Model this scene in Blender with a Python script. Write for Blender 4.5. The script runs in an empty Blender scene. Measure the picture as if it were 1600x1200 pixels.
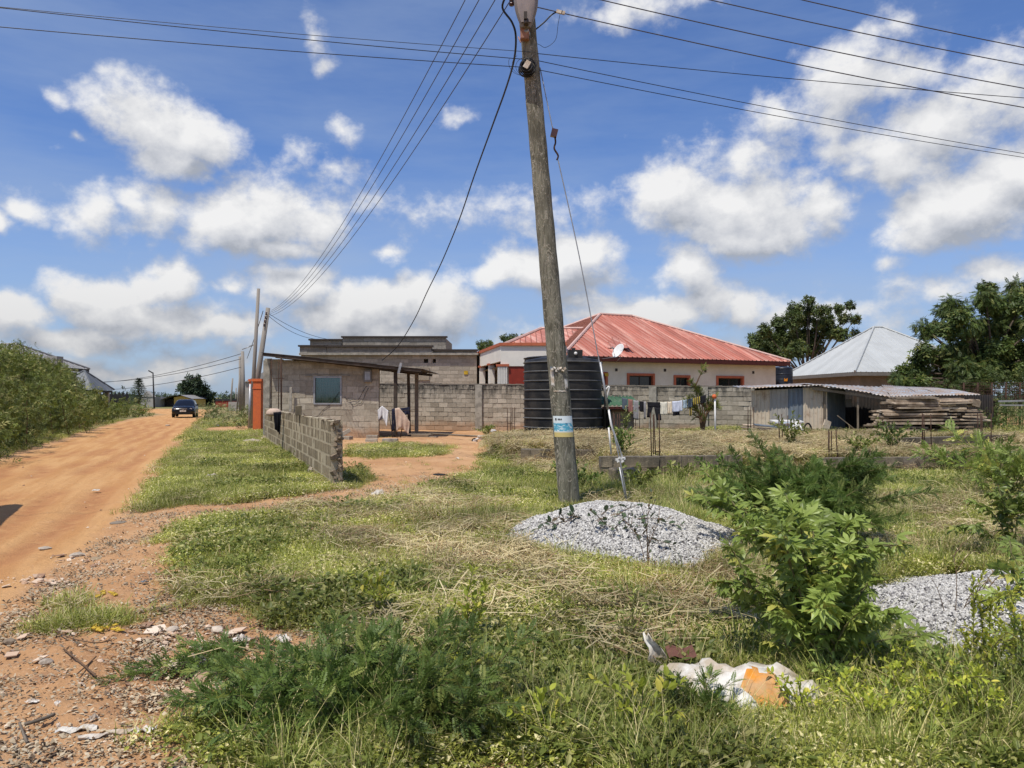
import bpy, math, random
import numpy as np
from mathutils import Vector, Matrix, Quaternion

random.seed(7); rng = np.random.default_rng(7)
scene = bpy.context.scene
COL = scene.collection
scene.cycles.max_bounces = 6; scene.cycles.diffuse_bounces = 2; scene.cycles.glossy_bounces = 2; scene.cycles.transmission_bounces = 3; scene.cycles.transparent_max_bounces = 6; scene.cycles.caustics_reflective = False; scene.cycles.caustics_refractive = False
# ------------------------------------------------------------------ camera, world, sun
CAMZ = 1.6
PITCH = math.atan(21/1200)
cam_d = bpy.data.cameras.new('camera'); cam = bpy.data.objects.new('camera', cam_d); COL.objects.link(cam)
cam.location = (0, 0, CAMZ); cam.rotation_euler = (math.pi/2 + PITCH, 0, 0)
cam_d.sensor_width = 36; cam_d.lens = 27.0; cam_d.clip_start = 0.05; cam_d.clip_end = 9000
scene.camera = cam
scene.view_settings.view_transform = 'Standard'; scene.view_settings.look = 'None'
scene.view_settings.exposure = 0.0; scene.view_settings.gamma = 1.0; scene.view_settings.use_curve_mapping = False
TOSUN = Vector((-0.25, -0.34, 0.90)).normalized()
sun_d = bpy.data.lights.new('sun', 'SUN'); sun_d.energy = 4.6; sun_d.angle = math.radians(0.55); sun_d.color = (1.0, 0.94, 0.84)
sun = bpy.data.objects.new('sun', sun_d); COL.objects.link(sun)
sun.rotation_euler = TOSUN.to_track_quat('Z', 'Y').to_euler(); sun.location = (0, 0, 30)

world = bpy.data.worlds.new('World'); scene.world = world; world.use_nodes = True
SKY_STRENGTH = 0.115
CLOUDS = [ # px, py, rx, ry, weight : where the cumulus stand in the view
 (215,190,120,58,1.05),(310,215,75,40,1.0),(255,245,85,30,1.0),(62,152,42,18,.55),(75,215,22,12,.55),
 (140,325,45,38,.7),(58,322,26,16,.6),(0,335,34,28,.9),(235,322,65,42,.8),(390,338,110,56,1.1),(480,350,75,42,1.0),(430,385,80,24,1.0),
 (480,50,30,34,.5),(490,85,24,14,.45),(448,243,36,30,.45),(540,215,24,18,.4),(525,272,50,24,.42),(712,182,30,10,.45),
 (170,455,95,34,1.0),(25,490,65,38,1.0),(262,440,52,34,1.0),(235,495,125,36,1.0),(330,520,110,24,.9),(120,530,120,18,.8),(370,455,34,14,.5),
 (460,450,60,42,1.1),(540,490,125,38,1.1),(690,482,62,46,1.1),(610,520,140,24,1.0),(600,405,30,12,.5),
 (850,418,112,38,1.1),(905,400,62,36,1.1),(775,425,40,28,.9),
 (1080,420,52,40,1.0),(1105,465,60,40,1.0),(1020,482,115,26,1.0),(1155,482,52,32,1.0),(960,500,80,20,.9),
 (1140,315,150,46,1.05),(1190,355,110,44,1.0),(1050,298,72,38,1.05),(1270,330,62,42,.95),(1150,250,110,60,.62),(1200,190,60,36,.6),
 (1450,190,170,74,.85),(1390,130,110,60,.68),(1385,55,44,30,.6),(1380,245,100,50,.85),(1530,310,140,52,1.05),(1450,350,110,34,.9),(1575,275,80,46,1.05),(1560,140,120,60,.7),
 (1380,400,32,18,.6),(1560,418,80,28,.7),(1450,440,120,24,.55),(980,10,120,18,.45),(660,330,260,26,.36),(1250,500,180,26,.6),(200,575,330,22,.6),(540,560,260,20,.55),(1000,540,300,24,.55)]
def build_world():
    nt = world.node_tree; nt.nodes.clear(); N = nt.nodes; L = nt.links
    # a node group giving (mask, raw density) of cloud for a direction
    g = bpy.data.node_groups.new('cloud_density', 'ShaderNodeTree')
    g.interface.new_socket('Dir', in_out='INPUT', socket_type='NodeSocketVector')
    g.interface.new_socket('D', in_out='OUTPUT', socket_type='NodeSocketFloat')
    gn, gl = g.nodes, g.links
    gi = gn.new('NodeGroupInput'); go = gn.new('NodeGroupOutput')
    def mth(op, a, b=None, c=None, nodes=gn, links=gl, clamp=False):
        n = nodes.new('ShaderNodeMath'); n.operation = op; n.use_clamp = clamp
        for i, v in enumerate((a, b, c)):
            if v is None: continue
            if isinstance(v, (int, float)): n.inputs[i].default_value = v
            else: links.new(v, n.inputs[i])
        return n.outputs[0]
    sep = gn.new('ShaderNodeSeparateXYZ'); gl.new(gi.outputs[0], sep.inputs[0])
    az = mth('ARCTAN2', sep.outputs[0], sep.outputs[1])
    per = math.radians(72)
    az = mth('SUBTRACT', mth('PINGPONG', mth('ADD', az, per/2 + per*4), per), per/2)
    el = mth('ARCSINE', sep.outputs[2])
    cmb = gn.new('ShaderNodeCombineXYZ'); gl.new(az, cmb.inputs[0]); gl.new(el, cmb.inputs[1])
    def noise(vec, scale, detail, rough, dist=0.0):
        mp = gn.new('ShaderNodeMapping'); mp.inputs['Scale'].default_value = (1, 1, 1.25); gl.new(vec, mp.inputs[0])
        n = gn.new('ShaderNodeTexNoise'); n.inputs['Scale'].default_value = scale; n.inputs['Detail'].default_value = detail
        n.inputs['Roughness'].default_value = rough; n.inputs['Distortion'].default_value = dist; gl.new(mp.outputs[0], n.inputs['Vector']); return n
    w = noise(gi.outputs[0], 9, 3, .5)
    sub = gn.new('ShaderNodeVectorMath'); sub.operation = 'SUBTRACT'; gl.new(w.outputs['Color'], sub.inputs[0]); sub.inputs[1].default_value = (.5, .5, .5)
    sc = gn.new('ShaderNodeVectorMath'); sc.operation = 'MULTIPLY_ADD'; gl.new(sub.outputs[0], sc.inputs[0]); sc.inputs[1].default_value = (.11, .07, 0); gl.new(cmb.outputs[0], sc.inputs[2])
    cur = None
    for px, py, rx, ry, wt in CLOUDS:
        a = math.atan((px-800)/1200); e = math.atan((621-py)/1200*math.cos(a))
        ra = rx/1200*math.cos(a)**2*1.10; re = ry/1200*math.cos(a)*1.16
        m = gn.new('ShaderNodeVectorMath'); m.operation = 'MULTIPLY_ADD'; gl.new(sc.outputs[0], m.inputs[0])
        m.inputs[1].default_value = (1/ra, 1/re, 0); m.inputs[2].default_value = (-a/ra, -e/re, 0)
        ln = gn.new('ShaderNodeVectorMath'); ln.operation = 'LENGTH'; gl.new(m.outputs[0], ln.inputs[0])
        v = mth('MULTIPLY_ADD', ln.outputs['Value'], -wt*.62, wt*.66)
        if cur is None: cur = v
        else:
            n = gn.new('ShaderNodeMath'); n.operation = 'SMOOTH_MAX'; gl.new(cur, n.inputs[0]); gl.new(v, n.inputs[1]); n.inputs[2].default_value = .10; cur = n.outputs[0]
    cur = mth('MAXIMUM', cur, -.42)
    # higher than the frame: the same kind of scattered cloud from noise alone
    hi = noise(gi.outputs[0], 2.6, 2, .5)
    hm = mth('MULTIPLY_ADD', hi.outputs[0], 2.2, -1.35)
    ramp = gn.new('ShaderNodeMapRange'); gl.new(el, ramp.inputs[0]); ramp.inputs[1].default_value = .48; ramp.inputs[2].default_value = .62
    hm2 = mth('MULTIPLY_ADD', ramp.outputs[0], 2.0, mth('SUBTRACT', hm, 2.0))
    cur = mth('MAXIMUM', cur, hm2)
    n1 = noise(gi.outputs[0], 9, 9, .56, .15)
    vo = gn.new('ShaderNodeTexVoronoi'); vo.feature = 'SMOOTH_F1'; vo.inputs['Scale'].default_value = 13; vo.inputs['Detail'].default_value = 3.0; vo.inputs['Roughness'].default_value = .55; vo.inputs['Lacunarity'].default_value = 2.3; vo.inputs['Smoothness'].default_value = .6; vo.normalize = True
    wv = gn.new('ShaderNodeVectorMath'); wv.operation = 'MULTIPLY_ADD'; gl.new(sub.outputs[0], wv.inputs[0]); wv.inputs[1].default_value = (.09, .09, .09); gl.new(gi.outputs[0], wv.inputs[2]); gl.new(wv.outputs[0], vo.inputs['Vector'])
    n2 = noise(gi.outputs[0], 40, 6, .62, .1)
    d = mth('MULTIPLY_ADD', mth('SUBTRACT', n1.outputs[0], .5), 1.05, cur)
    d = mth('MULTIPLY_ADD', mth('SUBTRACT', n2.outputs[0], .5), .55, d)
    gl.new(d, go.inputs[0])
    tc = N.new('ShaderNodeTexCoord')
    nrm = N.new('ShaderNodeVectorMath'); nrm.operation = 'NORMALIZE'; L.new(tc.outputs['Generated'], nrm.inputs[0])
    def grp(vec):
        n = N.new('ShaderNodeGroup'); n.node_tree = g; L.new(vec, n.inputs[0]); return n.outputs[0]
    def off(v):
        n = N.new('ShaderNodeVectorMath'); n.operation = 'ADD'; L.new(nrm.outputs[0], n.inputs[0]); n.inputs[1].default_value = v
        k = N.new('ShaderNodeVectorMath'); k.operation = 'NORMALIZE'; L.new(n.outputs[0], k.inputs[0]); return k.outputs[0]
    M2 = lambda op, a, b=None, c=None, clamp=False: mth(op, a, b, c, N, L, clamp)
    d0 = grp(nrm.outputs[0]); d1 = grp(off((-.012, 0, .034)))
    mask = N.new('ShaderNodeMapRange'); mask.interpolation_type = 'SMOOTHSTEP'; L.new(d0, mask.inputs[0]); mask.inputs[1].default_value = -.08; mask.inputs[2].default_value = .36
    mask.inputs[4].default_value = .97
    lit = M2('MULTIPLY_ADD', M2('SUBTRACT', d0, d1), 1.15, .50, True)
    thick = N.new('ShaderNodeMapRange'); L.new(d0, thick.inputs[0]); thick.inputs[1].default_value = .15; thick.inputs[2].default_value = 1.0; thick.inputs[3].default_value = 1; thick.inputs[4].default_value = .84
    lit = M2('MULTIPLY', lit, thick.outputs[0])
    cr = N.new('ShaderNodeValToRGB'); L.new(lit, cr.inputs[0])
    e = cr.color_ramp.elements; e[0].position = .06; e[0].color = (.42, .45, .51, 1); e[1].position = .88; e[1].color = (.97, .965, .96, 1)
    k = e.new(.36); k.color = (.62, .64, .69, 1)
    sky = N.new('ShaderNodeTexSky'); sky.sky_type = 'NISHITA'; sky.sun_disc = False
    sky.sun_elevation = math.asin(TOSUN.z); sky.sun_rotation = math.atan2(TOSUN.x, TOSUN.y) % (2*math.pi)
    sky.altitude = 100; sky.air_density = 1.0; sky.dust_density = 0.7; sky.ozone_density = 3.2
    # thin even veil of high haze
    hz = N.new('ShaderNodeSeparateXYZ'); L.new(nrm.outputs[0], hz.inputs[0])
    vn = N.new('ShaderNodeTexNoise'); vn.inputs['Scale'].default_value = 1.6; vn.inputs['Detail'].default_value = 6; vn.inputs['Roughness'].default_value = .6
    vm = N.new('ShaderNodeMapping'); vm.inputs['Scale'].default_value = (1, 1, 5); vm.inputs['Rotation'].default_value = (0, .15, 0); L.new(nrm.outputs[0], vm.inputs[0]); L.new(vm.outputs[0], vn.inputs['Vector'])
    veil = N.new('ShaderNodeMapRange'); L.new(vn.outputs[0], veil.inputs[0]); veil.inputs[1].default_value = .42; veil.inputs[2].default_value = .75; veil.inputs[4].default_value = .50
    hr = N.new('ShaderNodeMapRange'); L.new(hz.outputs[2], hr.inputs[0]); hr.inputs[1].default_value = 0; hr.inputs[2].default_value = .30; hr.inputs[3].default_value = .42; hr.inputs[4].default_value = 0
    hv = M2('ADD', veil.outputs[0], hr.outputs[0], None, True)
    tint = N.new('ShaderNodeVectorMath'); tint.operation = 'MULTIPLY'; L.new(sky.outputs[0], tint.inputs[0]); tint.inputs[1].default_value = (.74, .89, 1.20)
    bs = N.new('ShaderNodeBackground'); L.new(tint.outputs[0], bs.inputs[0]); bs.inputs[1].default_value = SKY_STRENGTH
    bv = N.new('ShaderNodeBackground'); bv.inputs[0].default_value = (.38, .48, .66, 1); bv.inputs[1].default_value = 1.0
    low = N.new('ShaderNodeMapRange'); L.new(hz.outputs[2], low.inputs[0]); low.inputs[1].default_value = 0; low.inputs[2].default_value = .16; low.inputs[3].default_value = .66; low.inputs[4].default_value = .93
    bc = N.new('ShaderNodeBackground'); L.new(cr.outputs[0], bc.inputs[0]); L.new(low.outputs[0], bc.inputs[1])
    m1 = N.new('ShaderNodeMixShader'); L.new(hv, m1.inputs[0]); L.new(bs.outputs[0], m1.inputs[1]); L.new(bv.outputs[0], m1.inputs[2])
    m2 = N.new('ShaderNodeMixShader'); L.new(mask.outputs[0], m2.inputs[0]); L.new(m1.outputs[0], m2.inputs[1]); L.new(bc.outputs[0], m2.inputs[2])
    out = N.new('ShaderNodeOutputWorld'); L.new(m2.outputs[0], out.inputs[0])
    world.cycles.sampling_method = 'MANUAL'; world.cycles.sample_map_resolution = 512
build_world()

# ------------------------------------------------------------------ from picture measures to metres
F = 1200.0
def ray(px, py):
    cx = (px-800)/F; cy = (600-py)/F; s, c = math.sin(PITCH), math.cos(PITCH)
    return Vector((cx, c - cy*s, s + cy*c))
def at(px, py, Y):
    d = ray(px, py); return d*(Y/d.y) + Vector((0, 0, CAMZ))
def gp(px, py, z=0.0):
    d = ray(px, py); t = (z-CAMZ)/d.z; return d*t + Vector((0, 0, CAMZ))
def X(px, Y): return (px-800)/F*Y
def Z(py, Y): return at(800, py, Y).z

# ------------------------------------------------------------------ numpy noise and polygons
def _hash(ix, iy, s):
    h = (ix*374761393 + iy*668265263 + s*1274126177) & 0xffffffff
    h = ((h ^ (h >> 13))*1274126177) & 0xffffffff
    return ((h ^ (h >> 16)) & 0xffff)/65535.0
def vnoise(x, y, s=0):
    x = np.asarray(x, float); y = np.asarray(y, float)
    ix = np.floor(x).astype(np.int64); iy = np.floor(y).astype(np.int64); fx = x-ix; fy = y-iy
    fx = fx*fx*(3-2*fx); fy = fy*fy*(3-2*fy)
    return (_hash(ix, iy, s)*(1-fx)+_hash(ix+1, iy, s)*fx)*(1-fy)+(_hash(ix, iy+1, s)*(1-fx)+_hash(ix+1, iy+1, s)*fx)*fy
def fbm(x, y, s=0, o=4):
    a = 0; amp = .5; t = 0
    for i in range(o):
        a = a + amp*vnoise(x*2**i, y*2**i, s+i*17); t += amp; amp *= .5
    return a/t
def sdpoly(x, y, P):
    """signed distance, negative inside"""
    P = np.asarray(P, float); d = np.full(np.shape(x), 1e9); ins = np.zeros(np.shape(x), bool)
    n = len(P)
    for i in range(n):
        a = P[i]; b = P[(i+1) % n]; e = b-a; wx = x-a[0]; wy = y-a[1]
        t = np.clip((wx*e[0]+wy*e[1])/(e@e+1e-12), 0, 1)
        d = np.minimum(d, (wx-e[0]*t)**2+(wy-e[1]*t)**2)
        c = ((a[1] <= y) & (b[1] > y)) | ((b[1] <= y) & (a[1] > y))
        with np.errstate(divide='ignore', invalid='ignore'):
            xi = a[0]+(y-a[1])/(b[1]-a[1]+1e-30)*(b[0]-a[0])
        ins ^= c & (x < xi)
    d = np.sqrt(d); return np.where(ins, -d, d)
def ss(a, b, v):
    t = np.clip((v-a)/(b-a), 0, 1); return t*t*(3-2*t)
def gpoly(pts): return [tuple(gp(px, py).xy) for px, py in pts]

PLAT = [(1.75,14.9),(14.5,16.3),(15.5,24.0),(8,24.0),(3.4,24.2),(-0.6,26.8),(-1.2,22.5),(-0.4,19.2),(0.8,17.4),(1.75,17.3)]
PIT = [(8.9,16.6),(14.2,17.1),(14.6,22.5),(12.0,22.6),(9.6,20.5)]
def height(x, y):
    x = np.asarray(x, float); y = np.asarray(y, float)
    h = (fbm(x*.16, y*.16, 3, 3)-.5)*.16*ss(4, 14, y)*ss(160, 60, np.hypot(x, y)) + (fbm(x*.9, y*.9, 5, 3)-.5)*.07
    h = h*ss(300, 120, np.hypot(x, y))
    rd = sdpoly(x, y, ROAD) if ROAD is not None else 9
    h = h*(.25+.75*ss(-.3, 1.2, rd)) - .03*ss(.2, -.8, rd)
    h = h + .07*ss(.25, .9, rd)*(y < 30)*ss(-12, -2, x)
    s = sdpoly(x, y, PLAT)
    k = ss(0.0, -.42, s)
    h = h*(1-k) + k*(.42 + (fbm(x*.7, y*.7, 9, 3)-.5)*.12)
    pk = ss(.15, -.25, sdpoly(x, y, PIT)); h = h*(1-pk)+pk*.14
    # ground behind the platform stays high on the right
    b = ss(5.5, 8.5, x)*ss(23.5, 24.3, y)*ss(34, 31, y); h = h*(1-b)+b*.34
    b = ss(-1.0, .4, x)*ss(24.2, 24.8, y)*ss(31, 28.5, y)*(1-ss(5.5, 8.5, x)); h = h*(1-b)+b*.27
    return h
ROAD = None
ROAD = gpoly([(-700,1210),(-300,800),(-60,745),(0,722),(60,702),(130,680),(190,660),(240,650.5),(262,648),(205,640),(260,638.5),(330,640),(318,649),(310,655),(296,668),(270,690),(245,720),(215,760),(190,800),(140,850),(60,900),(-60,1000),(-300,1190)])
def hz(x, y): return float(height(np.array([x]), np.array([y]))[0])

# ------------------------------------------------------------------ objects
ORG = {}
def _link(o, parent=None):
    COL.objects.link(o)
    if parent is not None: o.parent = parent
    return o
def thing(name, label, cat, loc=(0,0,0), group=None):
    o = bpy.data.objects.new(name, None); _link(o); o.location = loc; o.empty_display_size = .2
    o['label'] = label; o['category'] = cat
    if group: o['group'] = group
    ORG[o.name] = Vector(loc); return o
def tag(o, label, cat, group=None):
    o['label'] = label; o['category'] = cat
    if group: o['group'] = group
    return o
def stuff(o, label=None, cat=None):
    o['kind'] = 'stuff'
    if label: o['label'] = label
    if cat: o['category'] = cat
    return o
def org_of(p): return ORG.get(p.name, Vector((0,0,0))) if p is not None else Vector((0,0,0))
class MB:
    """collects shapes in world coordinates and links them as ONE mesh"""
    def __init__(s): s.v = []; s.f = []; s.sm = []
    def add(s, V, Fc, smooth=False):
        b = len(s.v); s.v += [tuple(p) for p in V]
        for f in Fc: s.f.append(tuple(i+b for i in f)); s.sm.append(smooth)
        return s
    def box(s, c, d, rz=0, rx=0, ry=0, q=None):
        h = [Vector((x*d[0]/2, y*d[1]/2, z*d[2]/2)) for x in (-1,1) for y in (-1,1) for z in (-1,1)]
        m = (q.to_matrix() if q is not None else (Matrix.Rotation(rz,3,'Z') @ Matrix.Rotation(ry,3,'Y') @ Matrix.Rotation(rx,3,'X')))
        c = Vector(c); return s.add([m@p+c for p in h], [(0,1,3,2),(4,6,7,5),(0,4,5,1),(2,3,7,6),(0,2,6,4),(1,5,7,3)])
    def box2(s, a, b): 
        a = Vector(a); b = Vector(b); return s.box((a+b)/2, [abs(b[i]-a[i]) for i in range(3)])
    def beam(s, a, b, w, h=None, up=(0,0,1)):
        a = Vector(a); b = Vector(b); h = h or w; d = (b-a); L = d.length; d.normalize(); up = Vector(up)
        if abs(d.dot(up)) > .98: up = Vector((1,0,0))
        x = d.cross(up).normalized(); z = x.cross(d).normalized()
        P = [a + d*(L*k) + x*(i*w/2) + z*(j*h/2) for k in (0,1) for i,j in ((-1,-1),(1,-1),(1,1),(-1,1))]
        return s.add(P, [(3,2,1,0),(4,5,6,7),(0,1,5,4),(1,2,6,5),(2,3,7,6),(3,0,4,7)])
    def tube(s, pts, r, n=8, cap=True, smooth=True):
        pts = [Vector(p) for p in pts]; m = len(pts)
        rr = r if isinstance(r, (list, tuple)) else [r]*m
        b = len(s.v); up = None
        for i, p in enumerate(pts):
            d = (pts[min(i+1,m-1)]-pts[max(i-1,0)])
            if d.length < 1e-9: d = Vector((0,0,1))
            d.normalize()
            if up is None: up = Vector((0,0,1)) if abs(d.z) < .9 else Vector((1,0,0))
            x = d.cross(up).normalized(); up = x.cross(d).normalized()
            for k in range(n):
                a = 2*math.pi*k/n; s.v.append(tuple(p + (x*math.cos(a)+up*math.sin(a))*rr[i]))
        for i in range(m-1):
            for k in range(n):
                s.f.append((b+i*n+k, b+i*n+(k+1)%n, b+(i+1)*n+(k+1)%n, b+(i+1)*n+k)); s.sm.append(smooth)
        if cap:
            s.f.append(tuple(b+k for k in range(n))[::-1]); s.sm.append(False)
            s.f.append(tuple(b+(m-1)*n+k for k in range(n))); s.sm.append(False)
        return s
    def lathe(s, prof, c, n=48, axis='Z', smooth=True, sy=1.0):
        c = Vector(c); b = len(s.v)
        for r, z in prof:
            for k in range(n):
                a = 2*math.pi*k/n; u, v = r*math.cos(a), r*math.sin(a)*sy
                p = {'Z': (u, v, z), 'Y': (u, z, v), 'X': (z, u, v)}[axis]; s.v.append(tuple(Vector(p)+c))
        for i in range(len(prof)-1):
            for k in range(n):
                s.f.append((b+i*n+k, b+i*n+(k+1)%n, b+(i+1)*n+(k+1)%n, b+(i+1)*n+k)); s.sm.append(smooth)
        return s
    def grid(s, P, smooth=True):
        """P[i][j] points"""
        b = len(s.v); n = len(P[0])
        for row in P: s.v += [tuple(p) for p in row]
        for i in range(len(P)-1):
            for j in range(n-1):
                s.f.append((b+i*n+j, b+i*n+j+1, b+(i+1)*n+j+1, b+(i+1)*n+j)); s.sm.append(smooth)
        return s
    def poly(s, pts): return s.add(pts, [tuple(range(len(pts)))])
    def build(s, name, mat, parent=None):
        o3 = org_of(parent)
        me = bpy.data.meshes.new(name); me.from_pydata([(v[0]-o3.x, v[1]-o3.y, v[2]-o3.z) for v in s.v], [], s.f)
        me.polygons.foreach_set('use_smooth', s.sm)
        if mat: me.materials.append(mat)
        me.update(); o = bpy.data.objects.new(name, me); _link(o, parent); ORG[o.name] = o3; return o
def top(o, loc):
    """give a top-level mesh its own origin at loc (its vertices were in world coordinates)"""
    loc = Vector(loc); o.data.transform(Matrix.Translation(-loc)); o.location = loc; ORG[o.name] = loc; return o
def solid(o, t, off=0):
    m = o.modifiers.new('thickness', 'SOLIDIFY'); m.thickness = t; m.offset = off; return o

def npmesh(name, V, T, mat, parent=None, attr=None, smooth=False):
    """V (n,3), T (m,3) triangles; attr = per-vertex float 'rnd'"""
    me = bpy.data.meshes.new(name); o3 = org_of(parent)
    V = np.asarray(V, np.float32) - np.array(o3, np.float32); T = np.asarray(T, np.int32)
    me.vertices.add(len(V)); me.vertices.foreach_set('co', V.ravel())
    me.loops.add(len(T)*3); me.loops.foreach_set('vertex_index', T.ravel())
    me.polygons.add(len(T)); me.polygons.foreach_set('loop_start', np.arange(0, len(T)*3, 3, dtype=np.int32))
    me.polygons.foreach_set('use_smooth', np.full(len(T), smooth))
    me.update(calc_edges=True)
    if attr is not None:
        a = me.attributes.new('rnd', 'FLOAT', 'POINT'); a.data.foreach_set('value', np.asarray(attr, np.float32))
    for m in (mat if isinstance(mat, (list, tuple)) else [mat]): me.materials.append(m)
    o = bpy.data.objects.new(name, me); _link(o, parent); ORG[o.name] = o3; return o
def frames(D, up=None, jit=.3, R=rng):
    """rotation matrices whose Y column is D, Z near up"""
    D = np.asarray(D, float); D = D/np.linalg.norm(D, axis=1, keepdims=True); n = len(D)
    U = np.tile([0,0,1.], (n,1)) if up is None else np.asarray(up, float)
    U = U + R.normal(0, jit, (n,3))
    Xv = np.cross(D, U); Xv /= np.linalg.norm(Xv, axis=1, keepdims=True)+1e-9
    Zv = np.cross(Xv, D)
    return np.stack([Xv, D, Zv], axis=2)
def spread(tmpl, P, Rm, S, R=rng):
    """copies of a template (V,T) at P with rotation Rm and size S"""
    V, T = tmpl; n = len(P); S = np.broadcast_to(np.asarray(S, float).reshape(-1, 1, 1) if np.ndim(S) else np.full((n,1,1), S), (n,1,1))
    VV = np.einsum('nij,vj->nvi', Rm, V)*S + np.asarray(P)[:, None, :]
    TT = T[None]+(np.arange(n)*len(V))[:, None, None]
    return VV.reshape(-1, 3), TT.reshape(-1, 3), np.repeat(R.random(n), len(V))
def joinm(L_):
    V = []; T = []; A = []; b = 0
    for v, t, a in L_: V.append(v); T.append(t+b); A.append(a); b += len(v)
    return np.concatenate(V), np.concatenate(T), np.concatenate(A)
# ------------------------------------------------------------------ materials
class NT:
    def __init__(s, m): s.t = m.node_tree; s.n = s.t.nodes; s.l = s.t.links; s.n.clear()
    def new(s, ty, **kw):
        n = s.n.new('ShaderNode'+ty)
        for k, v in kw.items(): setattr(n, k, v)
        return n
    def set(s, n, i, v):
        if v is None: return
        if hasattr(v, 'is_output') or isinstance(v, bpy.types.NodeSocket): s.l.new(v, n.inputs[i])
        else:
            if isinstance(v, (tuple, list)) and len(v) == 3 and n.inputs[i].type == 'RGBA': v = (*v, 1)
            n.inputs[i].default_value = v
    def math(s, op, a, b=None, c=None, clamp=False):
        n = s.new('Math', operation=op, use_clamp=clamp); s.set(n,0,a); s.set(n,1,b); s.set(n,2,c); return n.outputs[0]
    def mix(s, f, a, b, bt='MIX'):
        n = s.new('Mix', data_type='RGBA', blend_type=bt); s.set(n,0,f); s.set(n,6,a); s.set(n,7,b); return n.outputs[2]
    def pos(s): return s.new('NewGeometry').outputs['Position']
    def obj(s): return s.new('TexCoord').outputs['Object']
    def scale(s, v, sc, rot=(0,0,0)):
        n = s.new('Mapping'); s.l.new(v, n.inputs[0]); n.inputs['Scale'].default_value = sc if isinstance(sc, tuple) else (sc,)*3; n.inputs['Rotation'].default_value = rot; return n.outputs[0]
    def noise(s, v, sc, det=5, rough=.55, dist=0):
        n = s.new('TexNoise'); s.set(n,'Vector',v); s.set(n,'Scale',sc); s.set(n,'Detail',det); s.set(n,'Roughness',rough); s.set(n,'Distortion',dist); return n.outputs[0]
    def ramp(s, v, a, b, lo=0., hi=1.):
        n = s.new('MapRange', interpolation_type='SMOOTHSTEP'); s.set(n,0,v); s.set(n,1,a); s.set(n,2,b); s.set(n,3,lo); s.set(n,4,hi); return n.outputs[0]
    def bump(s, h, strength=.3, dist=.02):
        n = s.new('Bump'); s.set(n,'Height',h); s.set(n,'Strength',strength); s.set(n,'Distance',dist); return n.outputs[0]
    def rand(s): return s.new('ObjectInfo').outputs['Random']
    def out(s, col, rough=.85, metal=0, normal=None, spec=.3, **kw):
        p = s.new('BsdfPrincipled'); s.set(p,'Base Color',col); s.set(p,'Roughness',rough); s.set(p,'Metallic',metal); s.set(p,'Specular IOR Level',spec)
        if normal is not None: s.l.new(normal, p.inputs['Normal'])
        for k, v in kw.items(): s.set(p, k, v)
        o = s.new('OutputMaterial'); s.l.new(p.outputs[0], o.inputs[0]); return p
def newmat(name):
    m = bpy.data.materials.new(name); m.use_nodes = True; return m, NT(m)
def simple(name, c, rough=.7, metal=0, spec=.3, var=.25, sc=6., c2=None, bump=.15, bd=.01, objr=0, coord='pos', stretch=(1,1,1)):
    m, t = newmat(name); v = t.pos() if coord == 'pos' else t.obj(); v = t.scale(v, tuple(stretch))
    n = t.noise(v, sc, 6, .6); c2 = c2 or tuple(x*(1-var) for x in c)
    col = t.mix(t.ramp(n, .35, .65), c, c2)
    col = t.mix(t.ramp(t.noise(v, sc*7, 4, .6), .3, .7, 0, .5*var), col, (0,0,0))
    if objr:
        r = t.math('MULTIPLY_ADD', t.rand(), 2*objr, 1-objr); mm = t.new('VectorMath', operation='SCALE'); t.l.new(col, mm.inputs[0]); t.l.new(r, mm.inputs['Scale']); col = mm.outputs[0]
    t.out(col, rough, metal, t.bump(t.noise(v, sc*4, 5, .6), bump, bd) if bump else None, spec); return m
def block_mat(name, c1, c2, red=0.0, redh=.5, mould=0.0, mouldz=2.0, mouldr=.7, varr=.22):
    m, t = newmat(name); P = t.pos(); r = t.rand()
    n1 = t.noise(P, 1.3, 5, .6); n2 = t.noise(P, 9, 5, .65); n3 = t.noise(P, 70, 3, .7)
    col = t.mix(t.math('ADD', t.math('MULTIPLY', r, .55), t.math('MULTIPLY', n1, .5), None, True), c1, c2)
    col = t.mix(t.ramp(n2, .40, .72, 0, .38), col, tuple(x*.45 for x in c1))
    col = t.mix(t.ramp(n3, .35, .75, 0, .35), col, tuple(x*.5 for x in c2))
    z = t.new('SeparateXYZ'); t.l.new(P, z.inputs[0]); z = z.outputs[2]
    if red:
        q = t.math('ADD', z, t.math('MULTIPLY', t.math('SUBTRACT', n1, .5), redh*1.6))
        col = t.mix(t.ramp(q, redh, redh*.25, 0, red), col, (.36,.20,.105))
    if mould:
        sv = t.scale(P, (2.2, 2.2, .35)); st = t.noise(sv, 2.0, 6, .65)
        q = t.math('ADD', z, t.math('MULTIPLY', t.math('SUBTRACT', st, .5), 2.6*mouldr))
        a = t.math('MULTIPLY', t.ramp(q, mouldz-mouldr, mouldz, 0, mould), t.ramp(t.noise(P, 5, 6, .7), .30, .55))
        col = t.mix(a, col, (.05,.048,.042))
    rr = t.math('MULTIPLY_ADD', r, 2*varr, 1-varr); mm = t.new('VectorMath', operation='SCALE'); t.l.new(col, mm.inputs[0]); t.l.new(rr, mm.inputs['Scale'])
    t.out(mm.outputs[0], .95, 0, t.bump(t.math('ADD', t.noise(P, 45, 5, .7), t.math('MULTIPLY', n2, .8)), .6, .02), .15); return m
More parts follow.
